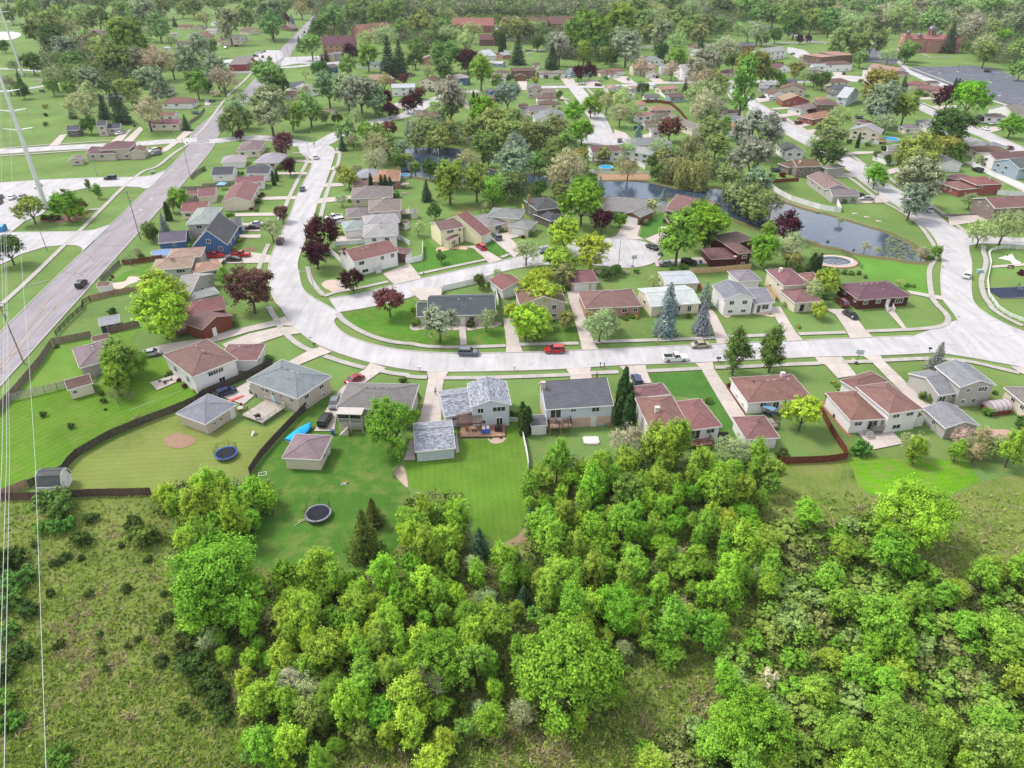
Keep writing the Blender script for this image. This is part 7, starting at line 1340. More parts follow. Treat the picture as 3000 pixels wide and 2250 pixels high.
fence('red-brown fence beside the covered blue pool', 'F1330,1205 F1500,1190 F1760,1150', 'board', 1.7, FR_); fence('grey slat fence along the main road behind the pebble path', 'F1090,1390 F1200,1290 F1300,1195', 'board', 1.5, srgb(160, 155, 148))
fence('red stained fence bordering the yard of the brown-roofed white house', 'O-5,1110 O110,1330 O240,1540 O325,1640 O100,1680 N1780,1700', 'board', 1.7, FR_)
fence('new cedar fence behind the white-roofed garage', 'I810,1298 I1100,1285 I1470,1250', 'board', 1.8, FC); fence('short new cedar fence right of the white-roofed garage', 'I885,1410 I955,1490', 'board', 1.8, FC); fence('short new cedar fence left of the white split-level house', 'I1050,1600 I1100,1650', 'board', 1.8, FC); fence('new cedar fence right of the white split-level house', 'I1640,1470 I1740,1600', 'board', 1.8, FC)
fence('curved white vinyl fence above the pond', 'I1655,345 I1760,430 I1900,505 I2060,555 I2212,600 J100,620 J230,638 J185,535', 'vinyl', 1.8, FV); fence('dark red fence behind the curved white fence', 'I1690,320 I1985,300', 'board', 1.5, FR_)
fence('white vinyl fence round the vegetable patch by the yellow house', 'H-40,1190 H60,1175 H148,1155 H140,1000', 'vinyl', 1.8, FV); fence('white vinyl fence slanting down from the bi-level house', 'G1330,1045 G1430,1140 G1530,1235', 'vinyl', 1.7, FV); fence('white vinyl fence on the pool side of the bi-level house', 'G1400,1000 G1700,975 G2090,920 H0,990', 'vinyl', 1.5, FV)
fence('low white fence down the right side of the striped lawn', 'M1205,1330 M1240,1470 M1275,1640 Q1195,40', 'vinyl', 1.3, FV, 2.0); fence('short white picket fence right of the pale blue house', 'M1070,1235 M1182,1242', 'picket', 1.1, FV, 1.8)
fence('white vinyl fence behind the charcoal-roofed ranch', 'H345,1560 H340,1490 H690,1412 H900,1375 H930,1500 H960,1640', 'vinyl', 1.7, FV)
fence('white three-rail fence round the corner park', 'J2300,1040 J2212,1045 J2010,1028 J1930,1035 J1825,1070 J1850,1200 J1812,1380 J1825,1540 J1900,1640 O1930,30 O2070,115 O2212,165 O2400,250', 'rail', 1.15, FV, 2.4)
fence('dark metal fence round the raised pond garden', 'J-90,1085 J0,1082 J270,1080 J380,1170 J465,1250', 'metal', 1.3, FK); fence('long white vinyl fence at the right between the back yards', 'J1640,130 J1850,240 J2050,320 J2260,410', 'vinyl', 1.8, FV); fence('white vinyl fence behind the red brick house', 'J1915,445 J2050,455 J2300,465', 'vinyl', 1.8, FV); fence('white vinyl fence beyond the long one at the right edge', 'J1640,100 J1760,90 J1900,150 J2212,180', 'vinyl', 1.8, FV)
for i, (s, w) in enumerate([('F1975,400 F2212,395 G60,390', 'grey board fence above the small yard near the main road'), ('F1975,530 F2230,525', 'grey board fence below the small yard near the main road'), ('F2065,280 F2130,220 F2230,170', 'grey board fence corner beside the main road verge'), ('G-20,368 G160,360 G330,352', 'grey board fence below the charcoal-roofed garage')]): fence(w, s, 'board', 1.6, FW)
fence('red-brown fence curving behind the rust-roofed houses', 'D300,1115 D450,1110 D600,1130 D700,1210 D780,1310', 'board', 1.8, FR_); fence('dark wood lattice fence right of the stepped-roof house', 'N1080,1410 N1255,1412', 'board', 1.4, FD); fence('little grey slat fence by the stone bed', 'Q462,95 Q520,45', 'picket', 1.4, srgb(170, 160, 150)); fence('white railing on the bank across the pond', 'H1960,218 H2100,220 I180,222 I370,218', 'picket', 1.2, FV, 2.5); fence('white vinyl fence by the cottages across the pond', 'I100,60 I230,120 I330,170', 'vinyl', 1.8, FV)
fence('grey fence along the main road beside the small trampoline', 'A2050,1340 A2150,1270 A2212,1190', 'board', 1.5, FW); fence('grey fence behind the red-brown roofed white house', 'A1480,1110 A1700,1090', 'board', 1.6, FD); fence('long grey fence below the orange-roofed brick house', 'B2050,840 B2212,835 C60,820', 'board', 1.7, FW); fence('white fence along the yards at the far right', 'E400,1540 E650,1560', 'vinyl', 1.6, FV); fence('small white fence by the green and white sheds', 'D480,1010 D580,1090', 'vinyl', 1.6, FV)
# ------------------------------------------------------------------ decks, pergola, porch, steps
DK = srgb(196, 170, 150, .62)
def deck(label, ab, dpt, z, rail=True, col=srgb(206, 188, 172, .62), board=.14, rot=None, stairs=None, name='wooden_deck', railcol=None, open_sides='B'):
    """a, b: front-left and front-right corners at deck height"""
    A, B_ = [W(s_, z) for s_ in ab.split()]; u = B_ - A; L = u.length; r = empty(name, (A.x, A.y, 0), math.atan2(u.y, u.x), label, 'deck'); rc = railcol or col
    n_b = int(L / board); n_b = min(n_b, 70)
    for k in range(n_b):
        x0 = L * k / n_b; v = random.uniform(.88, 1.1); MB().box(x0 + .008, 0, z - .04, x0 + L / n_b - .008, dpt, z).obj('plank', 'wood', r, tuple(c * v for c in col[:3]) + (1,))
    MB().box(0, 0, z - .24, L, .05, z - .045).box(0, 0, z - .24, .05, dpt, z - .045).box(L - .05, 0, z - .24, L, dpt, z - .045).obj('joist_frame', 'wood', r, tuple(c * .8 for c in col[:3]) + (1,))
    if z > .5:
        for x in (0.08, L / 2, L - .08):
            for y in (.08, dpt - .1): MB().box(x - .06, y - .06, 0, x + .06, y + .06, z - .24).obj('post', 'wood', r, tuple(c * .85 for c in col[:3]) + (1,))
    if rail:
        segs = [((0, 0), (L, 0))] + ([((0, 0), (0, dpt))] if 'L' not in open_sides else []) + ([((L, 0), (L, dpt))] if 'R' not in open_sides else [])
        for p, q in segs:
            p, q = Vector((*p, 0)), Vector((*q, 0)); d = (q - p); l = d.length; d.normalize(); mb = MB(); mb.tube(p + Vector((0, 0, z + .95)), q + Vector((0, 0, z + .95)), .05, n=4); mb.tube(p + Vector((0, 0, z + .12)), q + Vector((0, 0, z + .12)), .035, n=4)
            for k in range(int(l / .28) + 1): s_ = p + d * min(l, k * .28); mb.box(s_.x - .02, s_.y - .02, z + .1, s_.x + .02, s_.y + .02, z + .93)
            mb.obj('railing', 'paint', r, rc)
            for k in range(int(l / 1.8) + 1): s_ = p + d * min(l, k * 1.8); MB().box(s_.x - .05, s_.y - .05, z - .2, s_.x + .05, s_.y + .05, z + 1.02).obj('rail_post', 'paint', r, rc)
    if stairs:
        x, w, side = stairs; n_s = max(2, int(z / .19))
        for k in range(n_s): MB().box(x, -.28 * (n_s - k), 0, x + w, -.28 * (n_s - k - 1), z * (k + 1) / (n_s + 1)).obj('step', 'wood', r, col)
    return r
deck('large pale wooden deck behind the tan house with a white-capped railing', 'L620,1245 L865,1080', 5.5, .9, railcol=srgb(230, 224, 214), col=srgb(200, 190, 180, .62), open_sides='BL')
d2 = deck('wide brown low deck with pergola behind the pale blue house', 'M545,1395 M1030,1390', 5.0, .45, rail=False, col=srgb(186, 150, 128, .62))
deck('raised wooden deck with dark stairs behind the barn-roofed blue house', 'M1515,1300 M1752,1285', 3.6, 1.9, railcol=srgb(70, 50, 46), col=srgb(205, 172, 152, .62), open_sides='B')
deck('reddish wooden deck behind the stepped-roof white house', 'N800,1500 N1065,1480', 4.2, 1.3, railcol=srgb(112, 66, 58), col=srgb(168, 122, 112, .62), open_sides='BL')
deck('small grey landing with steps above the brick patio', 'O590,1330 O700,1320', 1.8, 1.2, railcol=srgb(175, 168, 162), col=srgb(180, 172, 166), stairs=(-1.6, 1.4, 'L'))
deck('dark porch deck of the red-brown timber house', 'K1890,300 K2060,255', 4.0, .9, railcol=srgb(120, 84, 72), col=srgb(120, 96, 90))
deck('timber landing with grey rails behind the white ranch house', 'N1690,1300 N1780,1290', 3.0, .6, railcol=srgb(120, 90, 84), col=srgb(170, 160, 152))
deck('wooden platform beside the small round pool', 'E650,1530 E725,1530', 4, 1.2, col=srgb(205, 165, 130), name='pool_deck'); deck('white deck with dark canopy behind the beige houses', 'G2125,650 G2215,645', 5, 1.8, railcol=srgb(235, 235, 235)); deck('raised dark deck at the rust-roofed brick house', 'G2110,340 G2215,335', 3, 1.6, railcol=srgb(90, 85, 85)); deck('balcony deck over the pool on the pond bank', 'H1990,75 H2160,70', 3, 2.2, railcol=srgb(60, 60, 64)); deck('round-fronted deck with rails at the blue-grey house on the right edge', 'J1960,180 J2060,185', 4, 1.6, railcol=srgb(170, 160, 150))
# pergola on the brown deck
A = W('M515,1270', 2.6); B_ = W('M775,1260', 2.6); u = (B_ - A); Lp = u.length; pg = empty('pergola', (A.x, A.y, 0), math.atan2(u.y, u.x), 'brown timber pergola over the low deck', 'pergola'); PC = srgb(118, 78, 68, .62)
for x in (.1, Lp - .1):
    for y in (.1, 3.3): MB().box(x - .08, y - .08, .45, x + .08, y + .08, 2.6).obj('post', 'wood', pg, PC)
for y in (.1, 3.3): MB().box(-.3, y - .06, 2.6, Lp + .3, y + .06, 2.82).obj('beam', 'wood', pg, PC)
for k in range(14): x = Lp * k / 13; MB().box(x - .03, -.4, 2.823, x + .03, 3.9, 2.97).obj('rafter', 'wood', pg, PC)
for k in range(12): y = -.2 + k * .34; MB().box(-.2, y - .02, 2.973, Lp + .2, y + .02, 3.01).obj('slat', 'wood', pg, srgb(150, 104, 92, .62))
# screened porch of the tan raised ranch
A = W('L1455,1340', .3); B_ = W('L1712,1350', .3); u = B_ - A; Lp = u.length; sp_ = empty('screened_porch', (A.x, A.y, 0), math.atan2(u.y, u.x), 'two-level white screened porch at the left end of the raised ranch', 'porch'); PW = srgb(222, 212, 204, .66)
MB().box(0, 0, 2.2, Lp, 3, 2.35).obj('floor', 'wood', sp_, PW); MB().box(-.15, -.15, 4.35, Lp + .15, 3, 4.5).obj('roof', 'paint', sp_, srgb(205, 196, 188))
MB().box(.06, .12, 2.36, Lp - .06, .16, 4.34).obj('screen', 'carglass', sp_, None)
for x in (0.05, Lp * .5, Lp - .05): MB().box(x - .06, 0, 0, x + .06, .12, 4.35).obj('post', 'paint', sp_, PW)
for z in (2.35, .9): 
    mb = MB().box(0, 0, z + .9, Lp, .08, z + 1.0)
    for k in range(int(Lp / .2)): mb.box(k * .2, .01, z, k * .2 + .08, .05, z + .9)
    mb.obj('railing', 'paint', sp_, PW)
for k in range(6): MB().box(.3 + k * .28, -1.0, 0, .58 + k * .28, -.05, .2 + .3 * k).obj('step', 'wood', sp_, PW)
# white front steps of the bi-level house; steps of the corner ranch
def steps(label, at, rot, n, w, h, col, rail=True):
    p = W(at); r = empty('front_steps', p, rot, label, 'steps')
    for k in range(n): MB().box(-w / 2, .3 * k, 0, w / 2, .3 * (k + 1), h * (k + 1) / n).obj('step', 'concrete', r, col)
    if rail:
        for s in (-1, 1):
            mb = MB().tube((s * w / 2, 0, 1.0), (s * w / 2, .3 * n, h + 1.0), .04, n=5)
            for k in range(n * 2): mb.box(s * w / 2 - .02, .15 * k, h * k / n / 2, s * w / 2 + .02, .15 * k + .05, h * k / n / 2 + 1.0)
            mb.obj('railing', 'paint', r, WHITE)
steps('white railed front steps of the bi-level house', 'G1880,1290', .3, 7, 1.5, 1.4, srgb(235, 232, 228)); steps('grey concrete front steps of the plum-roofed corner ranch', 'O775,55', .06, 5, 1.7, .8, srgb(190, 178, 168)); steps('brick and white front steps of the long ranch', 'M565,180', .08, 3, 1.4, .5, srgb(170, 110, 95)); steps('white front steps of the orange brick ranch', 'M2130,120', .08, 4, 1.6, .7, srgb(235, 228, 222))
# ------------------------------------------------------------------ trampolines, pools, boat, garden things
def trampoline(label, at, r, tilt_net=True, col=(70, 110, 190), net=True):
    p = W(at, .8); o = empty('trampoline', (p.x, p.y, 0), .3, label, 'trampoline')
    MB().disc((0, 0), r * .86, .80, .82, 28).obj('mat', 'cloth', o, srgb(38, 40, 52, .7)); MB().ring((0, 0), r * .86, r, .80, .88, 28).obj('pad', 'cloth', o, srgb(*col, .7)); MB().ring((0, 0), r * .98, r * 1.03, .70, .78, 28).obj('frame', 'metal', o, srgb(150, 152, 158))
    for k in range(6):
        a = k * PI / 3; MB().tube((r * math.cos(a), r * math.sin(a), 0), (r * math.cos(a), r * math.sin(a), .78), .035, n=6).obj('leg', 'metal', o, srgb(150, 152, 158))
        if net:
            a += .3; b = a + PI / 3; MB().tube((r * math.cos(a), r * math.sin(a), .8), (r * 1.02 * math.cos(a), r * 1.02 * math.sin(a), 2.5), .03, n=6).obj('pole', 'metal', o, srgb(45, 45, 50))
            mb = MB(); P0, P1 = Vector((r * math.cos(a), r * math.sin(a), .9)), Vector((r * math.cos(b), r * math.sin(b), .9))
            for j in range(9): q = P0.lerp(P1, j / 9); mb.tube(q, q + Vector((0, 0, 1.5)), .008, n=3)
            for j in range(7): z = Vector((0, 0, 1.5 * j / 6)); mb.tube(P0 + z, P1 + z, .008, n=3)
            mb.obj('net', 'rubber', o)
    return o
trampoline('blue-rimmed trampoline with black net on the dry yellowish lawn', 'L230,1575', 2.0); trampoline('black trampoline with silver rim and black net on the dark green lawn', 'P1717,282', 2.15, True, (150, 155, 165)); trampoline('small trampoline beside the dark spruce by the main road', 'A2108,1212', 2.1); trampoline('dark trampoline in the yard of the dark taupe house', 'I1735,170', 1.9, True, (60, 80, 130)); trampoline('black trampoline among the trees at the far right', 'E430,1262', 2.2, True, (50, 90, 120))
def pool(label, at, r, cover=None, ry=None, h=1.2, wall=(230, 230, 232)):
    p = W(at, h); ry = ry or r; o = empty('swimming_pool', (p.x, p.y, 0), 0, label, 'pool')
    MB().ring((0, 0), r - .08, r + .1, 0, h, 32, ry / r).obj('pool_wall', 'paint', o, srgb(*wall)); MB().disc((0, 0), r - .1, h - .35, h - .15, 32, ry - .1).obj('pool_cover' if cover else 'water', 'cloth' if cover else 'pool_water', o, srgb(*cover) if cover else None)
pool('round above-ground pool with blue water by the pale house on the pond bank', 'H2122,140', 2.9); pool('round above-ground pool with bright blue water beside a wooden platform', 'E778,1495', 3.6); pool('large oval pool under a pale blue winter cover behind the blue house', 'F1790,1062', 4.4, (130, 160, 205), 2.6); pool('small round pool with a blue rim behind the rust-roofed house', 'G2165,225', 2.0, (60, 140, 190))
def boat():
    A, B_ = W('L905,1440', .9), W('L1150,1250', .9); u = B_ - A; L = u.length; o = empty('covered_boat', ((A.x + B_.x) / 2, (A.y + B_.y) / 2, 0), math.atan2(u.y, u.x), 'boat on its trailer under a bright blue tarpaulin beside the dark slanting fence', 'boat'); n = 14; secs = []
    for i in range(n + 1):
        t = i / n; x = -L / 2 + L * t; w = 1.15 * (1 - max(0, (t - .45) / .55) ** 2.4) * (.85 + .15 * min(1, t * 6)); w = max(w, .06); hh = 1.25 + .35 * math.exp(-((t - .45) / .16) ** 2) + .04 * math.sin(i * 2.1)
        secs.append((x, [(-w, .62), (-w * 1.02, .9), (-w * .8, 1.05), (-w * .1, hh), (w * .1, hh), (w * .8, 1.05), (w * 1.02, .9), (w, .62)]))
    mesh_obj('tarpaulin', loft(secs, 'tarpaulin', 'cloth'), None, o, srgb(40, 170, 235, .75)); secs = [(x, [(y * .9, .35 + .3 * (abs(y) / 1.2)) for y, _ in r[:1]] + [(r[0][0] * .2, .25), (-r[0][0] * .2, .25), (-r[0][0] * .9, .65), (-r[0][0] * .92, .75), (r[0][0] * .92, .75)]) for x, r in secs]
    mesh_obj('hull', loft(secs, 'hull', 'paint'), None, o, srgb(225, 228, 232)); MB().box(-1.6, -.9, .18, L / 2 + 1.2, -.8, .28).box(-1.6, .8, .18, L / 2 + .2, .9, .28).obj('trailer', 'metal', o, srgb(120, 120, 125))
    for s in (-1, 1): w = mesh_obj('wheel', MB().disc((0, 0), .3, -.1, .1, 14).mesh('wheel', 'rubber'), None, o, None, (-.8, s * 1.05, .3), (PI / 2, 0, 0))
boat()
def simple(name, label, cat, at, parts, rot=0, z=0, hz=0, group=None):
    p = W(at, hz); o = empty(name, (p.x, p.y, z), rot, label, cat, group)
    for nm, mb, mat, col in parts: mb.obj(nm, mat, o, srgb(*col) if col else None)
    return o
simple('hot_tub', 'square hot tub with dark green cover beside the tan house', 'hot tub', 'L590,925', [('tub', MB().box(-1.5, -1.3, 0, 1.5, 1.3, .85), 'wood', (110, 96, 88)), ('cover', MB().box(-1.55, -1.35, .85, 1.55, 1.35, .98), 'cloth', (92, 128, 126))], .9)
simple('canoe', 'red upturned canoe beside the blue hatchback', 'canoe', 'L330,1000', [('hull', MB().sphere((0, 0, .1), .55, 12, 6, .7, 0), 'paint', (225, 110, 100))], .75).children[0].scale = (4, 1, 1)
def table_set(label, at, rot=0, col=(180, 120, 110), hz=.1, chair=(90, 80, 80), n=4, z=0):
    r = simple('patio_table', label, 'table', at, [('table_top', MB().disc((0, 0), .6, .68, .72, 16), 'paint', col), ('leg', MB().tube((0, 0, 0), (0, 0, .68), .05), 'metal', (90, 90, 95))], rot, z, hz); p = W(at, hz)
    for k in range(n):
        a = rot + 2 * PI * k / n; c = empty('patio_chair', (p.x + 1.1 * math.cos(a), p.y + 1.1 * math.sin(a), z), a + PI / 2, None, 'chair', 'patio chairs round garden tables'); pend(c, 'patio chair', proj(c.location))
        MB().box(-.25, -.25, .40, .25, .25, .45).obj('seat', 'cloth', c, srgb(*chair)); MB().box(-.25, -.27, .45, .25, -.22, .95).obj('backrest', 'cloth', c, srgb(*chair))
        for x in (-.22, .22):
            for y in (-.22, .22): MB().box(x - .02, y - .02, 0, x + .02, y + .02, .4).obj('leg', 'metal', c, srgb(70, 70, 75))
table_set('round table on the patio of the white house at lower left', 'K1790,800', .3, (205, 195, 190)); table_set('round patio table with red chair between garage and deck', 'L390,1110', .2, (200, 200, 205), .1, (170, 60, 60)); table_set('round table on the raised deck of the barn-roofed house', 'M1620,1240', .2, (210, 195, 180), 1.9, (215, 190, 170), 4, 1.92); table_set('round table on the patio behind the white ranch house', 'N1830,1160', .3, (120, 125, 130)); table_set('table on the wide brown deck under the pergola', 'M680,1330', .1, (200, 160, 130), .45, (110, 70, 60), 2, .46)
def lounger(at, col, lab, rot=0):
    simple('sun_lounger', lab, 'lounger', at, [('frame', MB().box(-.3, -.95, .25, .3, .95, .3), 'metal', (200, 200, 205)), ('cushion', MB().box(-.28, -.93, .3, .28, .4, .38), 'cloth', col), ('backrest', MB().add([(-.28, .4, .32), (.28, .4, .32), (.28, .95, .75), (-.28, .95, .75), (-.28, .4, .40), (.28, .4, .40), (.28, .95, .83), (-.28, .95, .83)], [(0, 3, 2, 1), (4, 5, 6, 7), (0, 1, 5, 4), (1, 2, 6, 5), (2, 3, 7, 6), (3, 0, 4, 7)]), 'cloth', (240, 240, 240))], rot, .46, .45)
lounger('M800,1350', (35, 80, 175), 'blue and white sun lounger nearer the pergola'); lounger('M845,1345', (35, 80, 175), 'blue and white sun lounger on the right of its pair')
simple('hot_tub', 'covered dark grill island with red trim on the brown deck', 'grill', 'M960,1330', [('body', MB().box(-.7, -.5, 0, .7, .5, .95), 'paint', (60, 40, 44)), ('cover', MB().sphere((0, 0, .95), .55, 12, 5, .5, 0), 'cloth', (40, 40, 46)), ('shelf', MB().box(-.95, -.25, .8, -.7, .25, .84).box(.7, -.25, .8, .95, .25, .84), 'paint', (150, 40, 46))], 0, .46, .45).name = 'grill_island'
simple('inflatable_ring', 'black covered fire table beside the pale blue house', 'fire pit', 'M905,1235', [('cover', MB().sphere((0, 0, .35), .95, 16, 6, .45, -.7), 'cloth', (34, 34, 38)), ('base', MB().disc((0, 0), .6, 0, .3), 'stone', (90, 85, 85))], 0, .02).name = 'fire_table'
def grill(at, lab, z=0, hz=0): simple('barbecue_grill', lab, 'grill', at, [('firebox', MB().box(-.5, -.28, .55, .5, .28, .9), 'metal', (30, 30, 34)), ('lid', MB().sphere((0, 0, .9), .42, 12, 5, .7, 0), 'metal', (26, 26, 30)), ('shelf', MB().box(-.85, -.22, .85, -.5, .22, .89), 'metal', (60, 60, 64)), ('leg', MB().box(-.45, -.2, 0, -.4, .2, .55), 'metal', (60, 60, 64)), ('leg', MB().box(.4, -.2, 0, .45, .2, .55), 'metal', (60, 60, 64))], .1, z, hz)
grill('M985,1210', 'black covered grill at the wall of the pale blue house'); grill('M1510,1190', 'black grill on the left of the raised deck', 1.92, 1.9); grill('M1680,1185', 'black covered grill on the right of the raised deck', 1.92, 1.9); grill('N1500,1080', 'grey grill by the wall of the white ranch house'); grill('O668,1270', 'black grill on the small grey landing', 1.22, 1.2); grill('L580,1205', 'black grill on the front edge of the pale deck', .92, .9); grill('L875,1070', 'round black kettle grill against the tan house')
BN = [('L1385,1375', (40, 110, 190), 'blue wheeled bin behind the hipped white garage'), ('O1230,1030', (40, 100, 170), 'blue wheeled bin between the grey-tan house and its garage'), ('H810,835', (50, 80, 120), 'dark blue wheeled bin by the cream brick house'), ('G345,845', (40, 90, 160), 'blue wheeled bin at the corner of the blue house'), ('G308,270', (40, 100, 170), 'blue wheeled bin at the charcoal-roofed garage'), ('I1515,1430', (40, 90, 170), 'blue bin beside the white garage of the split-level'), ('I930,1190', (60, 110, 170), 'blue bin among the clutter by the dark brown house'), ('A1450,1368', (30, 110, 110), 'teal bin by the charcoal-roofed house at upper left'), ('L515,890', (60, 130, 170), 'small blue tub beside the hot tub fence'), ('I870,1210', (30, 30, 34), 'black bin in front of the black SUV'), ('N1700,1180', (110, 150, 190), 'blue plastic bin on the patio behind the white ranch'), ('A1460,1372', (60, 60, 66), 'grey bin next to the teal bin at upper left'), ('A2030,1160', (30, 90, 170), 'blue bin against the white house wall at upper left')]
for at, c, lab in BN: simple('wheeled_bin', lab, 'bin', at, [('body', MB().add([(-.25, -.28, 0), (.25, -.28, 0), (.25, .28, 0), (-.25, .28, 0), (-.32, -.36, 1.0), (.32, -.36, 1.0), (.32, .36, 1.0), (-.32, .36, 1.0)], [(0, 3, 2, 1), (0, 1, 5, 4), (1, 2, 6, 5), (2, 3, 7, 6), (3, 0, 4, 7)]), 'paint', c), ('lid', MB().box(-.34, -.38, 1.0, .34, .38, 1.07), 'paint', tuple(int(v * .85) for v in c))], .2)
simple('parasol', 'closed pale blue parasol standing on the pale deck', 'parasol', 'L770,1060', [('pole', MB().tube((0, 0, 0), (0, 0, 2.4), .03), 'metal', (200, 200, 200)), ('canopy', MB().tube((0, 0, .9), (0, 0, 2.5), .3, .06, 10), 'cloth', (170, 215, 230))], 0, .92, .9)
simple('garden_table', 'small white A-frame toy on the dry lawn', 'toy', 'L535,1375', [('side', MB().add([(-.6, -.3, 0), (-.6, .3, 0), (0, .3, .8), (0, -.3, .8), (-.55, -.3, -.02), (-.55, .3, -.02), (.05, .3, .78), (.05, -.3, .78)], [(0, 1, 2, 3), (4, 7, 6, 5)]), 'paint', (235, 228, 220)), ('side', MB().add([(.6, -.3, 0), (.6, .3, 0), (.02, .3, .8), (.02, -.3, .8)], [(0, 1, 2, 3)]), 'paint', (225, 205, 200))], .8).name = 'lawn_toy'
simple('toy', 'jumble of white sticks and toys on the dark green lawn', 'toy', 'P1860,125', [('bar', MB().tube((-.6, 0, .1), (.6, .3, .2), .06).tube((-.5, -.4, .05), (.5, -.1, .3), .06).tube((-.2, .3, .1), (.4, -.5, .1), .05), 'paint', (225, 225, 220)), ('seat', MB().box(.2, .1, .1, .6, .4, .3), 'paint', (200, 120, 80))]).name = 'lawn_toy'
simple('ladder', 'pale yellow ladder and pole lying by the black trampoline', 'ladder', 'P1640,325', [('rail', MB().tube((-.9, -.1, .1), (.6, .5, .25), .05).tube((-.8, -.45, .1), (.7, .15, .2), .05), 'metal', (225, 225, 160)), ('rung', MB().tube((-.3, .1, .15), (-.2, -.25, .15), .04).tube((.1, .25, .2), (.2, -.1, .2), .04), 'metal', (225, 225, 160)), ('pole', MB().tube((-1.4, -1.4, .05), (-.4, -.3, .15), .05), 'metal', (225, 225, 225))])
simple('white_mat', 'square white board lying on the lawn below the raised deck', 'board', 'M1960,1445', [('board', MB().box(-1.5, -1.0, .1, 1.5, 1.0, .3), 'paint', (240, 238, 232))], .05)
simple('sandbox', 'small empty white frame lying by the dark slanting fence', 'frame', 'P1418,72', [('frame', MB().box(-.7, -.5, 0, .7, -.4, .1).box(-.7, .4, 0, .7, .5, .1).box(-.7, -.4, 0, -.6, .4, .1).box(.6, -.4, 0, .7, .4, .1), 'paint', (225, 222, 215))], .3)
# greenhouse with barrel roof
g = simple('greenhouse', 'red-walled greenhouse shed with curved clear roof at the right edge', 'greenhouse', 'O1900,1120', [('wall', MB().box(-2.2, -1.6, 0, 2.2, 1.6, 1.1), 'paint', (140, 48, 50))], .2)
mb = MB(); n = 10; vs = [(x, 1.6 * math.cos(PI * i / n), 1.1 + 1.25 * math.sin(PI * i / n)) for x in (-2.2, 2.2) for i in range(n + 1)]; mb.add(vs, [(i, i + 1, n + 2 + i, n + 1 + i) for i in range(n)] + [tuple(range(n, -1, -1)), tuple(range(n + 1, 2 * n + 2))]); mb.obj('roof', 'paint', g, srgb(205, 196, 198))
for x in (-2.2, -1.1, 0, 1.1, 2.2):
    mb = MB()
    for i in range(n): mb.tube((x, 1.62 * math.cos(PI * i / n), 1.1 + 1.27 * math.sin(PI * i / n)), (x, 1.62 * math.cos(PI * (i + 1) / n), 1.1 + 1.27 * math.sin(PI * (i + 1) / n)), .04, n=4)
    mb.obj('rib', 'paint', g, srgb(150, 70, 66))
# basketball hoops, mailboxes, signs, lamps, poles
def hoop(label, at, rot):
    simple('basketball_hoop', label, 'basketball hoop', at, [('base', MB().box(-.4, -.5, 0, .4, .5, .25), 'paint', (50, 50, 56)), ('pole', MB().tube((0, 0, .2), (0, 0, 3.0), .06), 'metal', (60, 60, 66)), ('arm', MB().tube((0, 0, 2.9), (0, -.6, 3.1), .05), 'metal', (60, 60, 66)), ('backboard', MB().box(-.8, -.66, 2.8, .8, -.6, 3.9), 'paint', (210, 222, 226)), ('rim', MB().ring((0, -.95), .2, .25, 3.0, 3.04, 12), 'metal', (200, 80, 40))], rot)
hoop('basketball hoop at the edge of the turning circle', 'I197,1225', .2); hoop('basketball hoop with pale backboard at the driveway by the small street sign', 'O400,610', -.3); hoop('basketball hoop on the driveway of the taupe house', 'J585,530', .5)
for i, (at, lab, c, n) in enumerate([('L1188,440', 'black mailbox on a post beside the kerb at the street curve', (35, 35, 38), 2), ('M110,695', 'row of white mailboxes left of the long driveway', (240, 240, 240), 3), ('M1130,685', 'single white mailbox at the lower kerb', (240, 240, 240), 1), ('M2060,655', 'black mailboxes beside the white pickup kerb', (40, 40, 44), 1), ('M2100,660', 'dark mailbox right of another at the lower kerb', (50, 50, 54), 1), ('N1120,595', 'cluster of dark mailboxes left of the kerbside pear trees', (45, 40, 44), 3), ('O1185,490', 'black double mailbox beside the wide junction', (30, 30, 34), 2), ('H155,1330', 'dark mailbox by the kerb of the middle street', (40, 40, 44), 1), ('H1070,1110', 'dark mailbox on the strip by the fan driveway', (50, 50, 54), 1), ('G850,740', 'white mailbox beside the small kerb tree', (235, 235, 235), 1), ('J1330,1240', 'white mailbox by the pond-side path', (235, 235, 235), 1)]):
    mb = MB(); [mb.box(-.12 + k * .34 - .17 * (n - 1), -.25, 1.0, .12 + k * .34 - .17 * (n - 1), .25, 1.3) for k in range(n)]
    simple('mailbox', lab, 'mailbox', at, [('post', MB().box(-.05, -.05, 0, .05, .05, 1.0), 'wood', (120, 110, 100)), ('box', mb, 'paint', c)], .05)
def lamp(label, at, top, arm, col=(205, 205, 208), h=None):
    p = W(at); hgt = h or 8; 
    # height from the reading of the top
    best = min(((proj(Vector((p.x, p.y, z / 4)))[1] - nat(top)[1]) ** 2, z / 4) for z in range(8, 120))[1]
    q = W(arm, best); d = Vector((q.x - p.x, q.y - p.y, 0)); d = d.normalized() * min(d.length, 3)
    return simple('street_lamp', label, 'street lamp', at, [('pole', MB().tube((0, 0, 0), (0, 0, best), .12, .07), 'metal', col), ('arm', MB().tube((0, 0, best), (*(d * .6).xy, best + .35), .05).tube((*(d * .6).xy, best + .35), (*d.xy, best + .35), .05), 'metal', col), ('lamp_head', MB().box(d.x - .28, d.y - .16, best + .25, d.x + .28, d.y + .16, best + .42), 'metal', (225, 225, 226))])
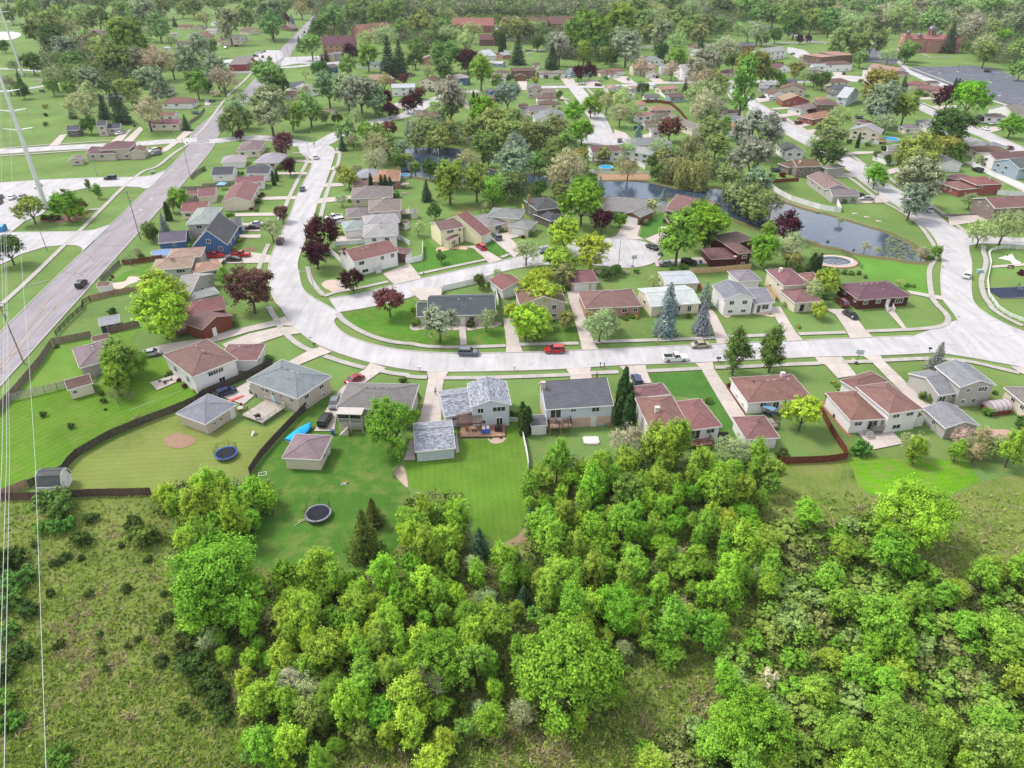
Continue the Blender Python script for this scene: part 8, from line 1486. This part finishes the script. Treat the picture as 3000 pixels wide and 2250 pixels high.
lamp('white street lamp arching over the curve by the purple maples', 'G1185,1535', 'G1140,1272', 'G1020,1285'); lamp('tall street lamp at the leafy junction', 'B1120,1650', 'B1100,1500', 'B1175,1487'); lamp('slim lamp post in the turning circle', 'I45,1210', 'I78,935', 'I80,930'); lamp('street lamp on a wooden pole beside the big blue-grey spruce', 'N463,410', 'N510,130', 'N545,170', (190, 165, 130)); lamp('car park lamp with twin heads beside the second drive', 'F510,1050', 'F385,725', 'F350,740', (150, 145, 145)); lamp('street lamp by the far T-junction', 'C1925,960', 'C1945,800', 'C1960,785'); lamp('street lamp beside the bluish spruce at the second turning circle', 'D150,1500', 'D155,1360', 'D100,1335'); lamp('tall lamp over the car park at the left edge', 'A80,1580', 'A25,1220', 'A45,1190')
for at, top in (('E1200,785', 'E1212,735'), ('E1495,780', 'E1500,700'), ('E1850,895', 'E1890,750'), ('E1300,790', 'E1310,730')):
    o = lamp(None, at, top, top, (120, 120, 125)); pend(o, 'parking lot lamp', nat(at))
def util(label, at, top, cross=True, col=(165, 150, 138), name='utility_pole'):
    p = W(at); best = min(((proj(Vector((p.x, p.y, z / 4)))[1] - nat(top)[1]) ** 2, z / 4) for z in range(12, 140))[1]; u = Vector((.991, .132, 0))
    parts = [('pole', MB().tube((0, 0, 0), (0, 0, best), .17, .11, 10), 'wood', col)]
    if cross:
        for z in (best - .6, best - 2.2): parts.append(('crossarm', MB().tube(-u * 1.3 + Vector((0, 0, z)), u * 1.3 + Vector((0, 0, z)), .07, n=5), 'wood', col))
        for k in (-1.2, -.5, .5, 1.2): parts.append(('insulator', MB().tube(u * k + Vector((0, 0, best - .6)), u * k + Vector((0, 0, best - .3)), .06, n=6), 'paint', (220, 220, 225)))
        parts.append(('transformer', MB().tube((.35, -.2, best - 3.8), (.35, -.2, best - 2.8), .25, n=10), 'metal', (180, 182, 186)))
    o = simple(name, label, 'utility pole', at, parts); o['_h'] = best; return o
up1 = util('wooden utility pole with crossarms beside the main road at lower left', 'K262,612', 'K-40,-60'); up2 = util('tall utility pole with crossarms on the main road verge by the blue spruce', 'F1520,935', 'F1385,400')
for at, top, lab in (('F1050,240', 'F985,10', 'thin metal pole on the verge above the car park drive'), ('F2052,240', 'F2000,-40', 'thin pole on the house side of the main road'), ('A1990,1620', 'A1960,1500', 'signal pole at the crossing'), ('A1905,1520', 'A1870,1350', 'lamp pole by the crosswalk'), ('B800,770', 'B775,560', 'utility pole at the junction below the shop lot'), ('B835,650', 'B795,395', 'utility pole at the edge of the shop lot'), ('B905,610', 'B885,455', 'utility pole left of the busy far verge'), ('B945,560', 'B935,470', 'short utility pole on the far road'), ('B990,640', 'B940,290', 'tall pale utility pole between road and workshop'), ('B1080,340', 'B1060,190', 'utility pole at the upper stretch of the main road'), ('B955,390', 'B945,225', 'pale pole left of the upper main road'), ('B630,720', 'B615,630', 'pole in front of the striped shop'), ('B360,975', 'B355,920', 'short post on the sidewalk by the main road'), ('B98,1160', 'B70,980', 'pole by the far sidewalk at the main road'), ('C910,545', 'C912,385', 'white pole behind the white gabled house'), ('C312,500', 'C312,425', 'pole in front of the far trees left of centre'), ('C1395,420', 'C1397,345', 'pole in front of the apartment row'), ('D1075,430', 'D1090,320', 'pole carrying the wire through the far trees'), ('D1662,330', 'D1672,210', 'pole beside the far diagonal road'), ('D1675,420', 'D1690,320', 'pole beside the long white building'), ('D2065,400', 'D2080,300', 'pole with lamp above the purple maples'), ('D2200,400', 'D2205,330', 'pole left of the flat-roofed apartments'), ('E165,660', 'E180,540', 'leaning pole above the plum-roofed house'), ('E2185,1150', 'E2205,950', 'dark pole at the edge of the parking lot'), ('F0,1659', 'F-40,1300', 'pole at the left edge below the car park')):
    util(lab, at, top, cross=False, col=(190, 185, 178))
def wire(label, pts, z, r=.018, col=(210, 214, 216), sag=0):
    P = [W(s, zz) for s, zz in zip(pts.split(), z)]; mb = MB()
    for a, b in zip(P, P[1:]):
        n = 10
        for k in range(n):
            f = lambda t: a.lerp(b, t) - Vector((0, 0, sag * 4 * t * (1 - t))); mb.tube(f(k / n), f((k + 1) / n), r, n=4)
    o = mb.obj('power_line', 'paint', None, srgb(*col)); tag(o, label, 'power line'); return o
wire('rightmost of the pale power lines down the left edge', 'F215,940 F265,1640 K300,400 P190,0 P250,1700', (9, 9, 9, 9, 9), .035); wire('second power line from the right down the left edge', 'F65,880 K85,200 P52,0 P22,1700', (11, 11, 11, 11), .035); wire('third power line from the right down the left edge', 'F42,880 K75,300 P35,0 P-5,1300', (11.5, 11.5, 11.5, 11.5), .035); wire('power line hugging the left edge of the picture', 'F8,880 K45,250 P10,0 P-30,900', (12, 12, 12, 12), .035); wire('thin power line from the upper car park to the left edge', 'A10,700 F15,320', (14, 14), .03); wire('thin wire crossing the striped lawn', 'K1400,1110 K1960,900', (2.2, 2.2), .02); wire('wire along the far trees', 'D600,342 D1085,322 D1680,318 D2212,300 E600,320', (9, 9, 9, 9, 9), .05); wire('thin wire along the upper car park', 'A95,900 F130,300', (12, 12), .03)
# steel transmission poles
def monopole(label, at, below, h, arms):
    p = W(at); o = empty('transmission_pole', p, .1, label, 'transmission pole'); r0 = .85
    MB().tube((0, 0, 0), (0, 0, h * .5), r0, r0 * .72, 14).tube((0, 0, h * .5), (0, 0, h), r0 * .72, r0 * .35, 14).obj('pole', 'metal', o, srgb(238, 242, 242, .7)); MB().disc((0, 0), 1.3, 0, .5, 14).obj('footing', 'concrete', o, srgb(120, 110, 100))
    for z in arms:
        for s in (-1, 1): MB().tube((0, 0, z), (s * 4.5, .5 * s, z + .7), .22, .1, 8).obj('arm', 'metal', o, srgb(236, 240, 240, .7)); MB().tube((s * 4.4, .5 * s, z + .6), (s * 4.4, .5 * s, z - 1.2), .1, n=6).obj('insulator', 'paint', o, srgb(180, 190, 195))
monopole('nearest tall white steel transmission pole rising from the car park lawn', 'F505,600', '', 58, (27, 33, 39)); monopole('second white steel transmission pole at upper left with brown foot', 'A250,828', '', 48, (28, 34, 40)); monopole('farthest white steel transmission pole at the top left', 'A150,262', '', 46, (28, 34, 40))
# street signs
def sign(label, at, c, kind='name', h=2.6):
    parts = [('post', MB().tube((0, 0, 0), (0, 0, h), .03), 'metal', (190, 192, 194))]
    parts.append(('plate', MB().box(-.45, -.02, h - .22, .45, .02, h) if kind == 'name' else MB().disc((0, 0), .38, -.02, .02, 8), 'paint', c)); o = simple('street_sign', label, 'sign', at, parts, .2)
    if kind != 'name': o.children[-1].rotation_euler = (PI / 2, PI / 8, 0); o.children[-1].location = (0, -.05, h - .3)
sign('green street name sign at the wide junction', 'O1470,200', (150, 205, 190)); sign('street name sign at the corner of the middle street', 'G1185,1530', (200, 215, 205)); sign('red stop sign at the leafy junction', 'B1265,1590', (200, 50, 50), 'stop'); sign('orange warning sign on the strip beside the lower street', 'O365,560', (230, 190, 130), 'stop', 3.0); sign('street name sign at the upper corner by the bulb', 'B1165,1480', (225, 228, 225)); sign('grey speed sign near the mailbox at the street curve', 'L1150,410', (190, 195, 195), 'name', 2.2)
# fire hydrants and utility boxes
for at, lab in (('K345,1570', 'x'), ('G1190,1560', 'yellow hydrant at the tip of the street corner'), ('J2030,1110', 'dark spring rider on the white sand triangle')):
    if lab != 'x': simple('hydrant', lab, 'hydrant' if 'hydrant' in lab else 'toy', at, [('barrel', MB().tube((0, 0, 0), (0, 0, .6), .13, n=10), 'paint', (190, 170, 60) if 'hydrant' in lab else (40, 60, 60)), ('cap', MB().sphere((0, 0, .6), .15, 10, 5, 1, 0), 'paint', (190, 170, 60) if 'hydrant' in lab else (30, 40, 40))])
for at, lab in (('J385,650', 'left one of three pale utility lids on the pond lawn'), ('J512,688', 'middle one of three pale utility lids on the pond lawn'), ('J642,733', 'right one of three pale utility lids on the pond lawn')): simple('manhole', lab, 'utility cover', at, [('slab', MB().box(-.8, -.6, 0, .8, .6, .2), 'concrete', (215, 205, 195)), ('lid', MB().disc((.2, 0), .35, .2, .26, 12), 'concrete', (190, 180, 172))])
simple('utility_box', 'green utility cabinet beside the crossing driveway verge', 'utility box', 'F1650,215', [('cabinet', MB().box(-.8, -.5, 0, .8, .5, 1.0), 'paint', (150, 180, 160)), ('lid', MB().box(-.85, -.55, 1.0, .85, .55, 1.08), 'paint', (170, 195, 178))], .6); simple('utility_box', 'pale utility cabinet near the pond-side street', 'utility box', 'J1730,1290', [('cabinet', MB().box(-.8, -.4, 0, .8, .4, 1.0), 'paint', (170, 195, 200)), ('lid', MB().box(-.85, -.45, 1.0, .85, .45, 1.08), 'paint', (190, 210, 212))]); simple('portable_shelter', 'blue portable cabin at the left edge of the car park', 'cabin', 'F20,840', [('body', MB().box(-1.4, -1.2, 0, 1.4, 1.2, 2.0), 'paint', (60, 150, 215)), ('roof', MB().add([(-1.5, -1.3, 2.0), (1.5, -1.3, 2.0), (1.5, 1.3, 2.0), (-1.5, 1.3, 2.0), (-1.4, 0, 2.5), (1.4, 0, 2.5)], [(0, 1, 5, 4), (2, 3, 4, 5), (1, 2, 5), (3, 0, 4)]), 'paint', (90, 180, 235))], .1)
# raised garden pond with brick rim, playground
p = W('J165,1175'); o = empty('garden_pond', p, 0, 'raised oval garden pond with brick rim inside the metal fence', 'garden pond'); MB().ring((0, 0), 5.2, 6.6, 0, .45, 36, .72).obj('rim', 'brick', o, srgb(205, 165, 148)); MB().ring((0, 0), 4.7, 5.2, .1, .6, 36, .72).obj('coping', 'stone', o, srgb(225, 225, 220)); MB().disc((0, 0), 4.7, .1, .2, 30, 3.4).obj('water', 'pond_water', o)
for k in range(9): a = k * .7; MB().sphere((2.6 * math.cos(a), 1.7 * math.sin(a), .25), .28, 7, 4, .6, 0).obj('rock', 'stone', o, srgb(200, 190, 160))
simple('play_mat', 'dark rubber play surface in the corner park', 'play surface', 'J2105,1505', [('surface', MB().box(-6, -3.2, .05, 6, 3.2, .18), 'cloth', (52, 60, 84)), ('edging', MB().box(-6.2, -3.4, 0, 6.2, -3.2, .22).box(-6.2, 3.2, 0, 6.2, 3.4, .22), 'wood', (150, 140, 130))], .1)
simple('climbing_frame', 'green climbing frame with white rungs on the dark play surface', 'climbing frame', 'J2150,1490', [('post', MB().tube((-1, -.6, .18), (-.6, -.2, 2.6), .06).tube((-1, .6, .18), (-.6, .2, 2.6), .06).tube((1, 0, .18), (-.6, 0, 2.6), .06), 'metal', (40, 110, 90)), ('rungs', MB().ring((.2, 0), .5, .58, .9, .97, 16).ring((0, 0), .4, .47, 1.5, 1.57, 16), 'metal', (190, 200, 205))]); bedp = sheet('sand_area', WL('J1925,1135 J2080,1085 J2120,1150 J2180,1180 J2150,1215 J2095,1205 J2060,1165'), .14, 'stone', srgb(235, 228, 220)); simple('park_bench', 'brown bench on the park path beside the white sand', 'bench', 'J2065,1240', [('seat', MB().box(-.9, -.22, .42, .9, .22, .48), 'wood', (130, 100, 85)), ('backrest', MB().box(-.9, .2, .55, .9, .26, .95), 'wood', (130, 100, 85)), ('leg', MB().box(-.8, -.2, 0, -.7, .25, .42), 'metal', (70, 70, 74)), ('leg', MB().box(.7, -.2, 0, .8, .25, .42), 'metal', (70, 70, 74))]); 
simple('swing_frame', 'yellow slide and small swing frame behind the cream brick house', 'play set', 'H1210,585', [('frame', MB().tube((-1.2, 0, 0), (-1.2, 0, 2.3), .05).tube((1.2, 0, 0), (1.2, 0, 2.3), .05).tube((-1.2, 0, 2.3), (1.2, 0, 2.3), .05), 'metal', (60, 70, 80)), ('slide', MB().add([(.1, -.3, 1.5), (.6, -.3, 1.5), (.8, -2, .1), (.3, -2, .1), (.1, -.3, 1.42), (.6, -.3, 1.42), (.8, -2, .02), (.3, -2, .02)], [(0, 3, 2, 1), (4, 5, 6, 7), (0, 1, 5, 4), (1, 2, 6, 5), (3, 0, 4, 7)]), 'paint', (230, 205, 70))])
simple('blue_canopy', 'pale blue and white canopy behind the pink-brown garage', 'canopy', 'G195,385', [('canopy', MB().add([(-1.6, -1.6, 2.1), (1.6, -1.6, 2.1), (1.6, 1.6, 2.1), (-1.6, 1.6, 2.1), (0, 0, 2.9)], [(0, 1, 4), (1, 2, 4), (2, 3, 4), (3, 0, 4)]), 'cloth', (150, 205, 235))] + [('leg', MB().tube((x, y, 0), (x, y, 2.1), .04), 'metal', (220, 220, 220)) for x in (-1.5, 1.5) for y in (-1.5, 1.5)]); simple('red_tarp', 'bright red and white striped playthings by the beige houses', 'toy', 'G2165,440', [('bundle', MB().sphere((0, 0, .4), 1.0, 9, 5, .5, -.4), 'cloth', (220, 70, 90)), ('panel', MB().box(-1.1, -.9, 0, 1.1, -.8, .9), 'paint', (240, 240, 240))]).name = 'play_bundle'
simple('ac_unit', 'round grey outdoor cooling unit beside the plum-brown split level', 'air conditioner', 'O165,1190', [('body', MB().disc((0, 0), .45, 0, .7, 16), 'metal', (120, 125, 130)), ('fan_grille', MB().ring((0, 0), .15, .38, .70, .73, 16), 'metal', (60, 60, 64))]); simple('ac_unit', 'grey air conditioner at the right wall of the grey-tan house', 'air conditioner', 'O1665,1030', [('body', MB().box(-.45, -.45, 0, .45, .45, .8), 'metal', (150, 160, 165)), ('fan_grille', MB().ring((0, 0), .1, .36, .80, .83, 14), 'metal', (60, 60, 64))]); simple('ac_unit', 'pale air conditioner at the corner of the tan house', 'air conditioner', 'L938,1105', [('body', MB().box(-.45, -.4, 0, .45, .4, .75), 'metal', (205, 215, 215)), ('fan_grille', MB().ring((0, 0), .1, .33, .75, .78, 14), 'metal', (90, 90, 94))])
simple('satellite_dish', 'white satellite dish on the plum roof beside the turning circle', 'satellite dish', 'I1305,1110', [('dish', MB().disc((0, 0), .5, 0, .06, 16), 'paint', (235, 228, 230)), ('stand', MB().tube((0, 0, -.5), (0, 0, 0), .04), 'metal', (120, 120, 125))], 0, 3.6, 3.6); simple('tv_aerial', 'thin television aerial on a mast behind the cream brick house', 'aerial', 'H1072,545', [('mast', MB().tube((0, 0, 0), (0, 0, 8.4), .04), 'metal', (220, 220, 222)), ('elements', MB().box(-.8, -.02, 8.1, .8, .02, 8.15).box(-.5, -.3, 8.2, .5, -.27, 8.24), 'metal', (220, 220, 222))]); simple('garden_arch', 'white arched garden trellis at the bend of the white fence', 'trellis', 'H868,1395', [('arch', MB().tube((-.6, 0, 0), (-.6, 0, 2), .05).tube((.6, 0, 0), (.6, 0, 2), .05).tube((-.6, 0, 2), (0, 0, 2.5), .05).tube((0, 0, 2.5), (.6, 0, 2), .05), 'paint', (240, 240, 240)), ('bars', MB().box(-.6, -.02, .6, .6, .02, .65).box(-.6, -.02, 1.2, .6, .02, 1.25), 'paint', (240, 240, 240))]); simple('timber_pergola', 'weathered pergola behind the cream brick house', 'pergola', 'H820,640', [('slats', (lambda m: [m.box(-2.2 + k * .4, -1.5, 2.3, -2.1 + k * .4, 1.5, 2.4) for k in range(12)] and m)(MB()), 'wood', (120, 100, 90)), ('beam', MB().box(-2.4, -1.4, 2.15, 2.4, -1.25, 2.29).box(-2.4, 1.25, 2.15, 2.4, 1.4, 2.29), 'wood', (110, 92, 84)), ('post', MB().box(-2.2, -1.4, 0, -2.05, -1.25, 2.15).box(2.05, -1.4, 0, 2.2, -1.25, 2.15).box(-2.2, 1.25, 0, -2.05, 1.4, 2.15).box(2.05, 1.25, 0, 2.2, 1.4, 2.15), 'wood', (110, 92, 84))], .25)
simple('retaining_wall', 'grey retaining wall along the driveway of the taupe bi-level house', 'wall', 'J1560,670', [('wall', MB().box(-9, -.2, 0, 9, .2, .7), 'stone', (150, 140, 135))], .12)
simple('toy', 'colourful scattered toys behind the barn-roofed blue house', 'toy', 'M2080,1260', [('orange_block', MB().box(-.9, -.3, .1, -.4, .2, .5), 'paint', (235, 130, 50)), ('teal_pool', MB().disc((0, -.3), .6, 0.05, .3, 16), 'paint', (120, 205, 190)), ('yellow_seat', MB().box(-1.6, 0, .1, -1.2, .4, .5), 'paint', (225, 180, 70)), ('pink_chair', MB().box(.8, -1.2, .1, 1.4, -.7, .7), 'paint', (205, 130, 110))]).name = 'toy_group'
simple('verge_sign', 'low pale lettering-free stone edging strip on the road verge', 'kerb stones', 'F400,1410', [('stones', (lambda m: [m.sphere((k * .7 - 3, 0, .1), .3, 7, 4, .6, 0) for k in range(9)] and m)(MB()), 'stone', (170, 195, 180))], .75)
simple('blue_shelter', 'blue and grey covered swing behind the white ranch house', 'garden swing', 'N1650,1175', [('canopy', MB().box(-1.2, -.7, 2.0, 1.2, .7, 2.1), 'cloth', (120, 160, 190)), ('seat', MB().box(-1.0, -.3, .5, 1.0, .3, .6), 'cloth', (60, 70, 90)), ('frame', MB().tube((-1.2, -.7, 0), (-1.2, 0, 2.0), .04).tube((-1.2, .7, 0), (-1.2, 0, 2.0), .04).tube((1.2, -.7, 0), (1.2, 0, 2.0), .04).tube((1.2, .7, 0), (1.2, 0, 2.0), .04), 'metal', (120, 120, 125))], -.7)
# ------------------------------------------------------------------ people and a dog
def figure(name, label, at, pose, top, legs_c, rot, hgt=1.75, hair=(60, 45, 35)):
    p = W(at, .2); o = empty(name, (p.x, p.y, .2), rot, label, 'person')
    J = dict(stand=dict(hipL=(.09, 0, .92), hipR=(-.09, 0, .92), kneeL=(.10, .10, .50), kneeR=(-.10, -.04, .50), footL=(.10, .16, .06), footR=(-.10, -.16, .10), toeL=(.10, .32, .03), toeR=(-.10, -.02, .04), elL=(.28, -.06, 1.12), elR=(-.28, .05, 1.12), haL=(.30, .10, .90), haR=(-.30, .22, .95)),
             lean=dict(hipL=(.09, 0, .90), hipR=(-.09, 0, .90), kneeL=(.10, .05, .48), kneeR=(-.10, .02, .48), footL=(.10, 0, .06), footR=(-.10, -.05, .06), toeL=(.10, .16, .03), toeR=(-.10, .12, .03), elL=(.24, .35, 1.10), elR=(-.24, .35, 1.10), haL=(.2, .58, 1.0), haR=(-.2, .58, 1.0)))[pose]
    fwd = .30 if pose == 'lean' else .04
    V = [(0, 0, .95), (0, fwd * .5, 1.18), (0, fwd, 1.42), (0, fwd + .02, 1.52), (.17, fwd, 1.42), (-.17, fwd, 1.42), J['elL'], J['elR'], J['haL'], J['haR'], J['hipL'], J['hipR'], J['kneeL'], J['kneeR'], J['footL'], J['footR'], J['toeL'], J['toeR'], (0, fwd + .03, 1.62), (0, fwd + .04, 1.74)]
    E = [(0, 1), (1, 2), (2, 3), (2, 4), (2, 5), (4, 6), (5, 7), (6, 8), (7, 9), (0, 10), (0, 11), (10, 12), (11, 13), (12, 14), (13, 15), (14, 16), (15, 17), (3, 18), (18, 19)]
    Rd = [.14, .14, .15, .06, .075, .075, .05, .05, .035, .035, .095, .095, .07, .07, .05, .05, .04, .04, .09, .08]
    me = bpy.data.meshes.new('body'); me.from_pydata(V, E, []); ob = bpy.data.objects.new('body', me); COL.objects.link(ob); ob.parent = o; ob.scale = (hgt / 1.78,) * 3
    sk = ob.modifiers.new('Skin', 'SKIN'); sv = me.skin_vertices[0].data if me.skin_vertices else None
    if sv is None: me.skin_vertices.new(); sv = me.skin_vertices[0].data
    for i, r in enumerate(Rd): sv[i].radius = (r, r * .8 if i in (0, 1, 2) else r)
    sv[0].use_root = True; ob.modifiers.new('Sub', 'SUBSURF').levels = 1; ob.modifiers['Sub'].render_levels = 1
    m, n, b = node_mat('person_%s' % name, .8, .2); g = n.nodes.new('ShaderNodeTexCoord'); sx = n.nodes.new('ShaderNodeSeparateXYZ'); n.links.new(g.outputs['Object'], sx.inputs[0])
    n.links.new(ramp(n, mapr(n, sx.outputs['Z'], 0, 1.8, 0, 1), [(0, (.03, .03, .03)), (.05, srgb(*legs_c)[:3]), (.53, srgb(*top)[:3]), (.85, srgb(200, 160, 135)[:3])], 'CONSTANT'), b.inputs['Base Color']); me.materials.append(m)
    MB().sphere((0, fwd + .02, 1.70), .115, 10, 6, 1.1, 0).obj('hair', 'cloth', o, srgb(*hair)).scale = (hgt / 1.78,) * 3
    for s, k in ((1, 'haL'), (-1, 'haR')):
        x, y, z = J[k]; mb = MB().box(x - .03, y - .02, z - .09, x + .03, y + .05, z)
        for j in range(4): mb.tube((x - .025 + j * .017, y + .03, z - .08), (x - .025 + j * .017, y + .05, z - .15 - .01 * (j in (1, 2))), .008, n=4)
        mb.tube((x + s * -.03, y + .02, z - .03), (x + s * -.05, y + .05, z - .09), .01, n=4); mb.obj('hand', 'cloth', o, srgb(200, 160, 135)).scale = (hgt / 1.78,) * 3
    return o
figure('person', 'person in a pale jacket and dark trousers walking down the long driveway', 'M282,945', 'stand', (214, 210, 206), (36, 36, 42), PI); figure('person', 'person in dark clothes leaning over the open bonnet of the black sedan', 'I382,1055', 'lean', (70, 60, 66), (60, 45, 60), -.6); figure('person', 'person in black standing on the pavement with a tan dog', 'M2022,775', 'stand', (40, 38, 42), (30, 30, 34), PI * .5)
def dog(at):
    p = W(at, .2); o = empty('dog', (p.x, p.y, .2), PI * .9, 'small tan dog beside the person in black', 'dog'); V = [(0, 0, .48), (.28, 0, .50), (-.25, 0, .48), (.40, 0, .62), (.55, 0, .66), (-.42, 0, .60), (.26, .09, .28), (.26, -.09, .28), (.27, .09, .03), (.27, -.09, .03), (-.24, .09, .30), (-.24, -.09, .30), (-.30, .09, .16), (-.30, -.09, .16), (-.26, .09, .03), (-.26, -.09, .03)]
    E = [(0, 1), (0, 2), (1, 3), (3, 4), (2, 5), (1, 6), (1, 7), (6, 8), (7, 9), (2, 10), (2, 11), (10, 12), (11, 13), (12, 14), (13, 15)]; R_ = [.12, .13, .11, .08, .05, .025, .05, .05, .03, .03, .06, .06, .03, .03, .03, .03]
    me = bpy.data.meshes.new('body'); me.from_pydata(V, E, []); ob = bpy.data.objects.new('body', me); COL.objects.link(ob); ob.parent = o; ob.modifiers.new('Skin', 'SKIN')
    if not me.skin_vertices: me.skin_vertices.new()
    for i, r in enumerate(R_): me.skin_vertices[0].data[i].radius = (r, r)
    me.skin_vertices[0].data[0].use_root = True; ob.modifiers.new('Sub', 'SUBSURF').levels = 1; me.materials.append(MAT['cloth']); ob.color = srgb(205, 170, 130)
    MB().tube((.40, .05, .70), (.38, .08, .78), .03, .01, 5).tube((.40, -.05, .70), (.38, -.08, .78), .03, .01, 5).obj('ears', 'cloth', o, srgb(150, 115, 85))
dog('M1985,770')
# ------------------------------------------------------------------ finish the labels: look, then the nearest findable thing, then order
LMK += [(a, *nat(b)) for a, b in [('the blue house', 'F2200,1000'), ('the white bi-level house', 'G1850,1150'), ('the yellow house', 'H480,850'), ('the cream brick split level', 'H1050,720'), ('the dark brown house', 'I1200,1050'), ('the turning circle', 'I200,1080'), ('the white gabled split level', 'I1350,1500'),
    ('the plum-roofed ranch', 'J620,1480'), ('the corner park', 'J2000,1200'), ('the red brick house', 'J1680,330'), ('the taupe house', 'I2200,300'), ('the charcoal-roofed ranch', 'M560,40'), ('the orange brick ranch', 'H2100,1580'), ('the white-roofed house', 'I650,1550'), ('the raised ranch', 'L1800,950'),
    ('the pergola', 'M640,1180'), ('the raised deck', 'M1630,1250'), ('the stepped-roof white house', 'N650,1150'), ('the white ranch', 'N1700,900'), ('the brick patio', 'O640,1420'), ('the grey-tan house', 'O1600,800'), ('the red greenhouse', 'O1900,1100'), ('the tan hipped house', 'L900,780'), ('the lower left striped lawn', 'K500,1350'),
    ('the blue tarpaulin boat', 'L1000,1340'), ('the blue-rimmed trampoline', 'L230,1580'), ('the black trampoline', 'P1717,282'), ('the junipers', 'P1980,350'), ('the lower striped lawn', 'Q1000,200'), ('the biggest foreground tree', 'Q1420,1160'), ('the small bright lawn', 'R1620,80'), ('the large yellow-green tree', 'R1620,290'),
    ('the dead grey trees', 'Q540,1280'), ('the dead conifer', 'P2150,1060'), ('the broad olive tree', 'P1200,660'), ('the barn-roofed shed', 'P280,120'), ('the red-fenced yard', 'N2150,1450'), ('the car park lawn', 'F700,600'), ('the blue portable cabin', 'F20,830'), ('the grey roofed corner house', 'B500,1570'), ('the far apartments row', 'C1700,220'), ('the curving white fence', 'I1950,480'),
    ('the parked gold sedan', 'N925,420'), ('the bright red SUV', 'M1565,470'), ('the navy shed', 'K1170,150'), ('the two red pickups', 'G250,1110'), ('the rust-roofed brick house', 'G1950,250'), ('the purple maples', 'G1240,950'), ('the bottom right corner', 'R2100,1550'), ('the lone sapling', 'R600,1180'), ('the pale silvery bush', 'P1130,960'), ('the bottom left corner', 'P150,1550')]]
def relation(px, py, lx, ly):
    dx, dy = px - lx, py - ly
    if math.hypot(dx, dy) < 32: return 'right by'
    if abs(dx) > 1.3 * abs(dy): return 'right of' if dx > 0 else 'left of'
    return 'below' if dy > 0 else 'above'
ORD = ['', 'second', 'third', 'fourth', 'fifth', 'sixth', 'seventh', 'eighth', 'ninth', 'tenth', 'eleventh', 'twelfth']
from collections import defaultdict
bins = defaultdict(list); used = {}
for o in bpy.data.objects:
    if o.get('label') and o.parent is None: used[o['label']] = o
WDS = {'woodland_tree': 1, 'wild_shrub': 1, 'sapling': 1, 'meadow_shrub': 1}
for o, desc, (px, py) in PENDING:
    nm = o.name.split('.')[0]
    if nm == 'young_tree': desc = desc.replace('young tree', 'garden tree')
    if nm in ('woodland_tree', 'sapling'): desc = desc.replace('fine-leafed green tree', 'olive young tree')
    if nm == 'wild_shrub': desc = 'leafy wild shrub'
    if nm == 'meadow_shrub': desc = 'dark low meadow bush' if 'dark' in desc else 'green meadow bush'
    c = sorted(LMK, key=lambda l: (l[1] - px) ** 2 + ((l[2] - py) * 1.2) ** 2)[0]; bins['%s %s %s' % (desc, relation(px, py, c[1], c[2]), c[0])].append((px, py, o))
for key in list(bins):
    it = bins[key]
    if len(it) > 12:
        it.sort(key=lambda t: t[1]); k = -(-len(it) // 12); q = -(-len(it) // k); del bins[key]
        for j in range(k): bins[key + ', ' + (['back row', 'front row'] if k == 2 else ['back row', 'middle row', 'front row'] if k == 3 else ['row %d from back' % (m + 1) for m in range(k)])[j]] = it[j * q:(j + 1) * q]
for key, items in bins.items():
    items.sort(key=lambda t: t[0]); n = len(items)
    for i, (px, py, o) in enumerate(items):
        if n == 1: lab = key
        elif n == 2: lab = key + (', left one' if i == 0 else ', right one')
        else: lab = key + (', leftmost' if i == 0 else ', rightmost' if i == n - 1 else ', %s from left' % ORD[i])
        w = lab.split()
        if len(w) > 16: lab = ' '.join(w[:16])
        used[lab] = o; o['label'] = lab
        if not o.get('group'):
            cat = o.get('category', 'thing'); nm = o.name.split('.')[0].replace('_', ' ')
            o['group'] = {'house': 'far houses of the neighbourhood', 'garage': 'back yard garages', 'shed': 'back yard sheds'}.get(cat, ('%ss of the neighbourhood' % nm) if cat in ('tree', 'shrub', 'car', 'suv', 'pickup', 'minivan') else '%s of the neighbourhood' % nm)
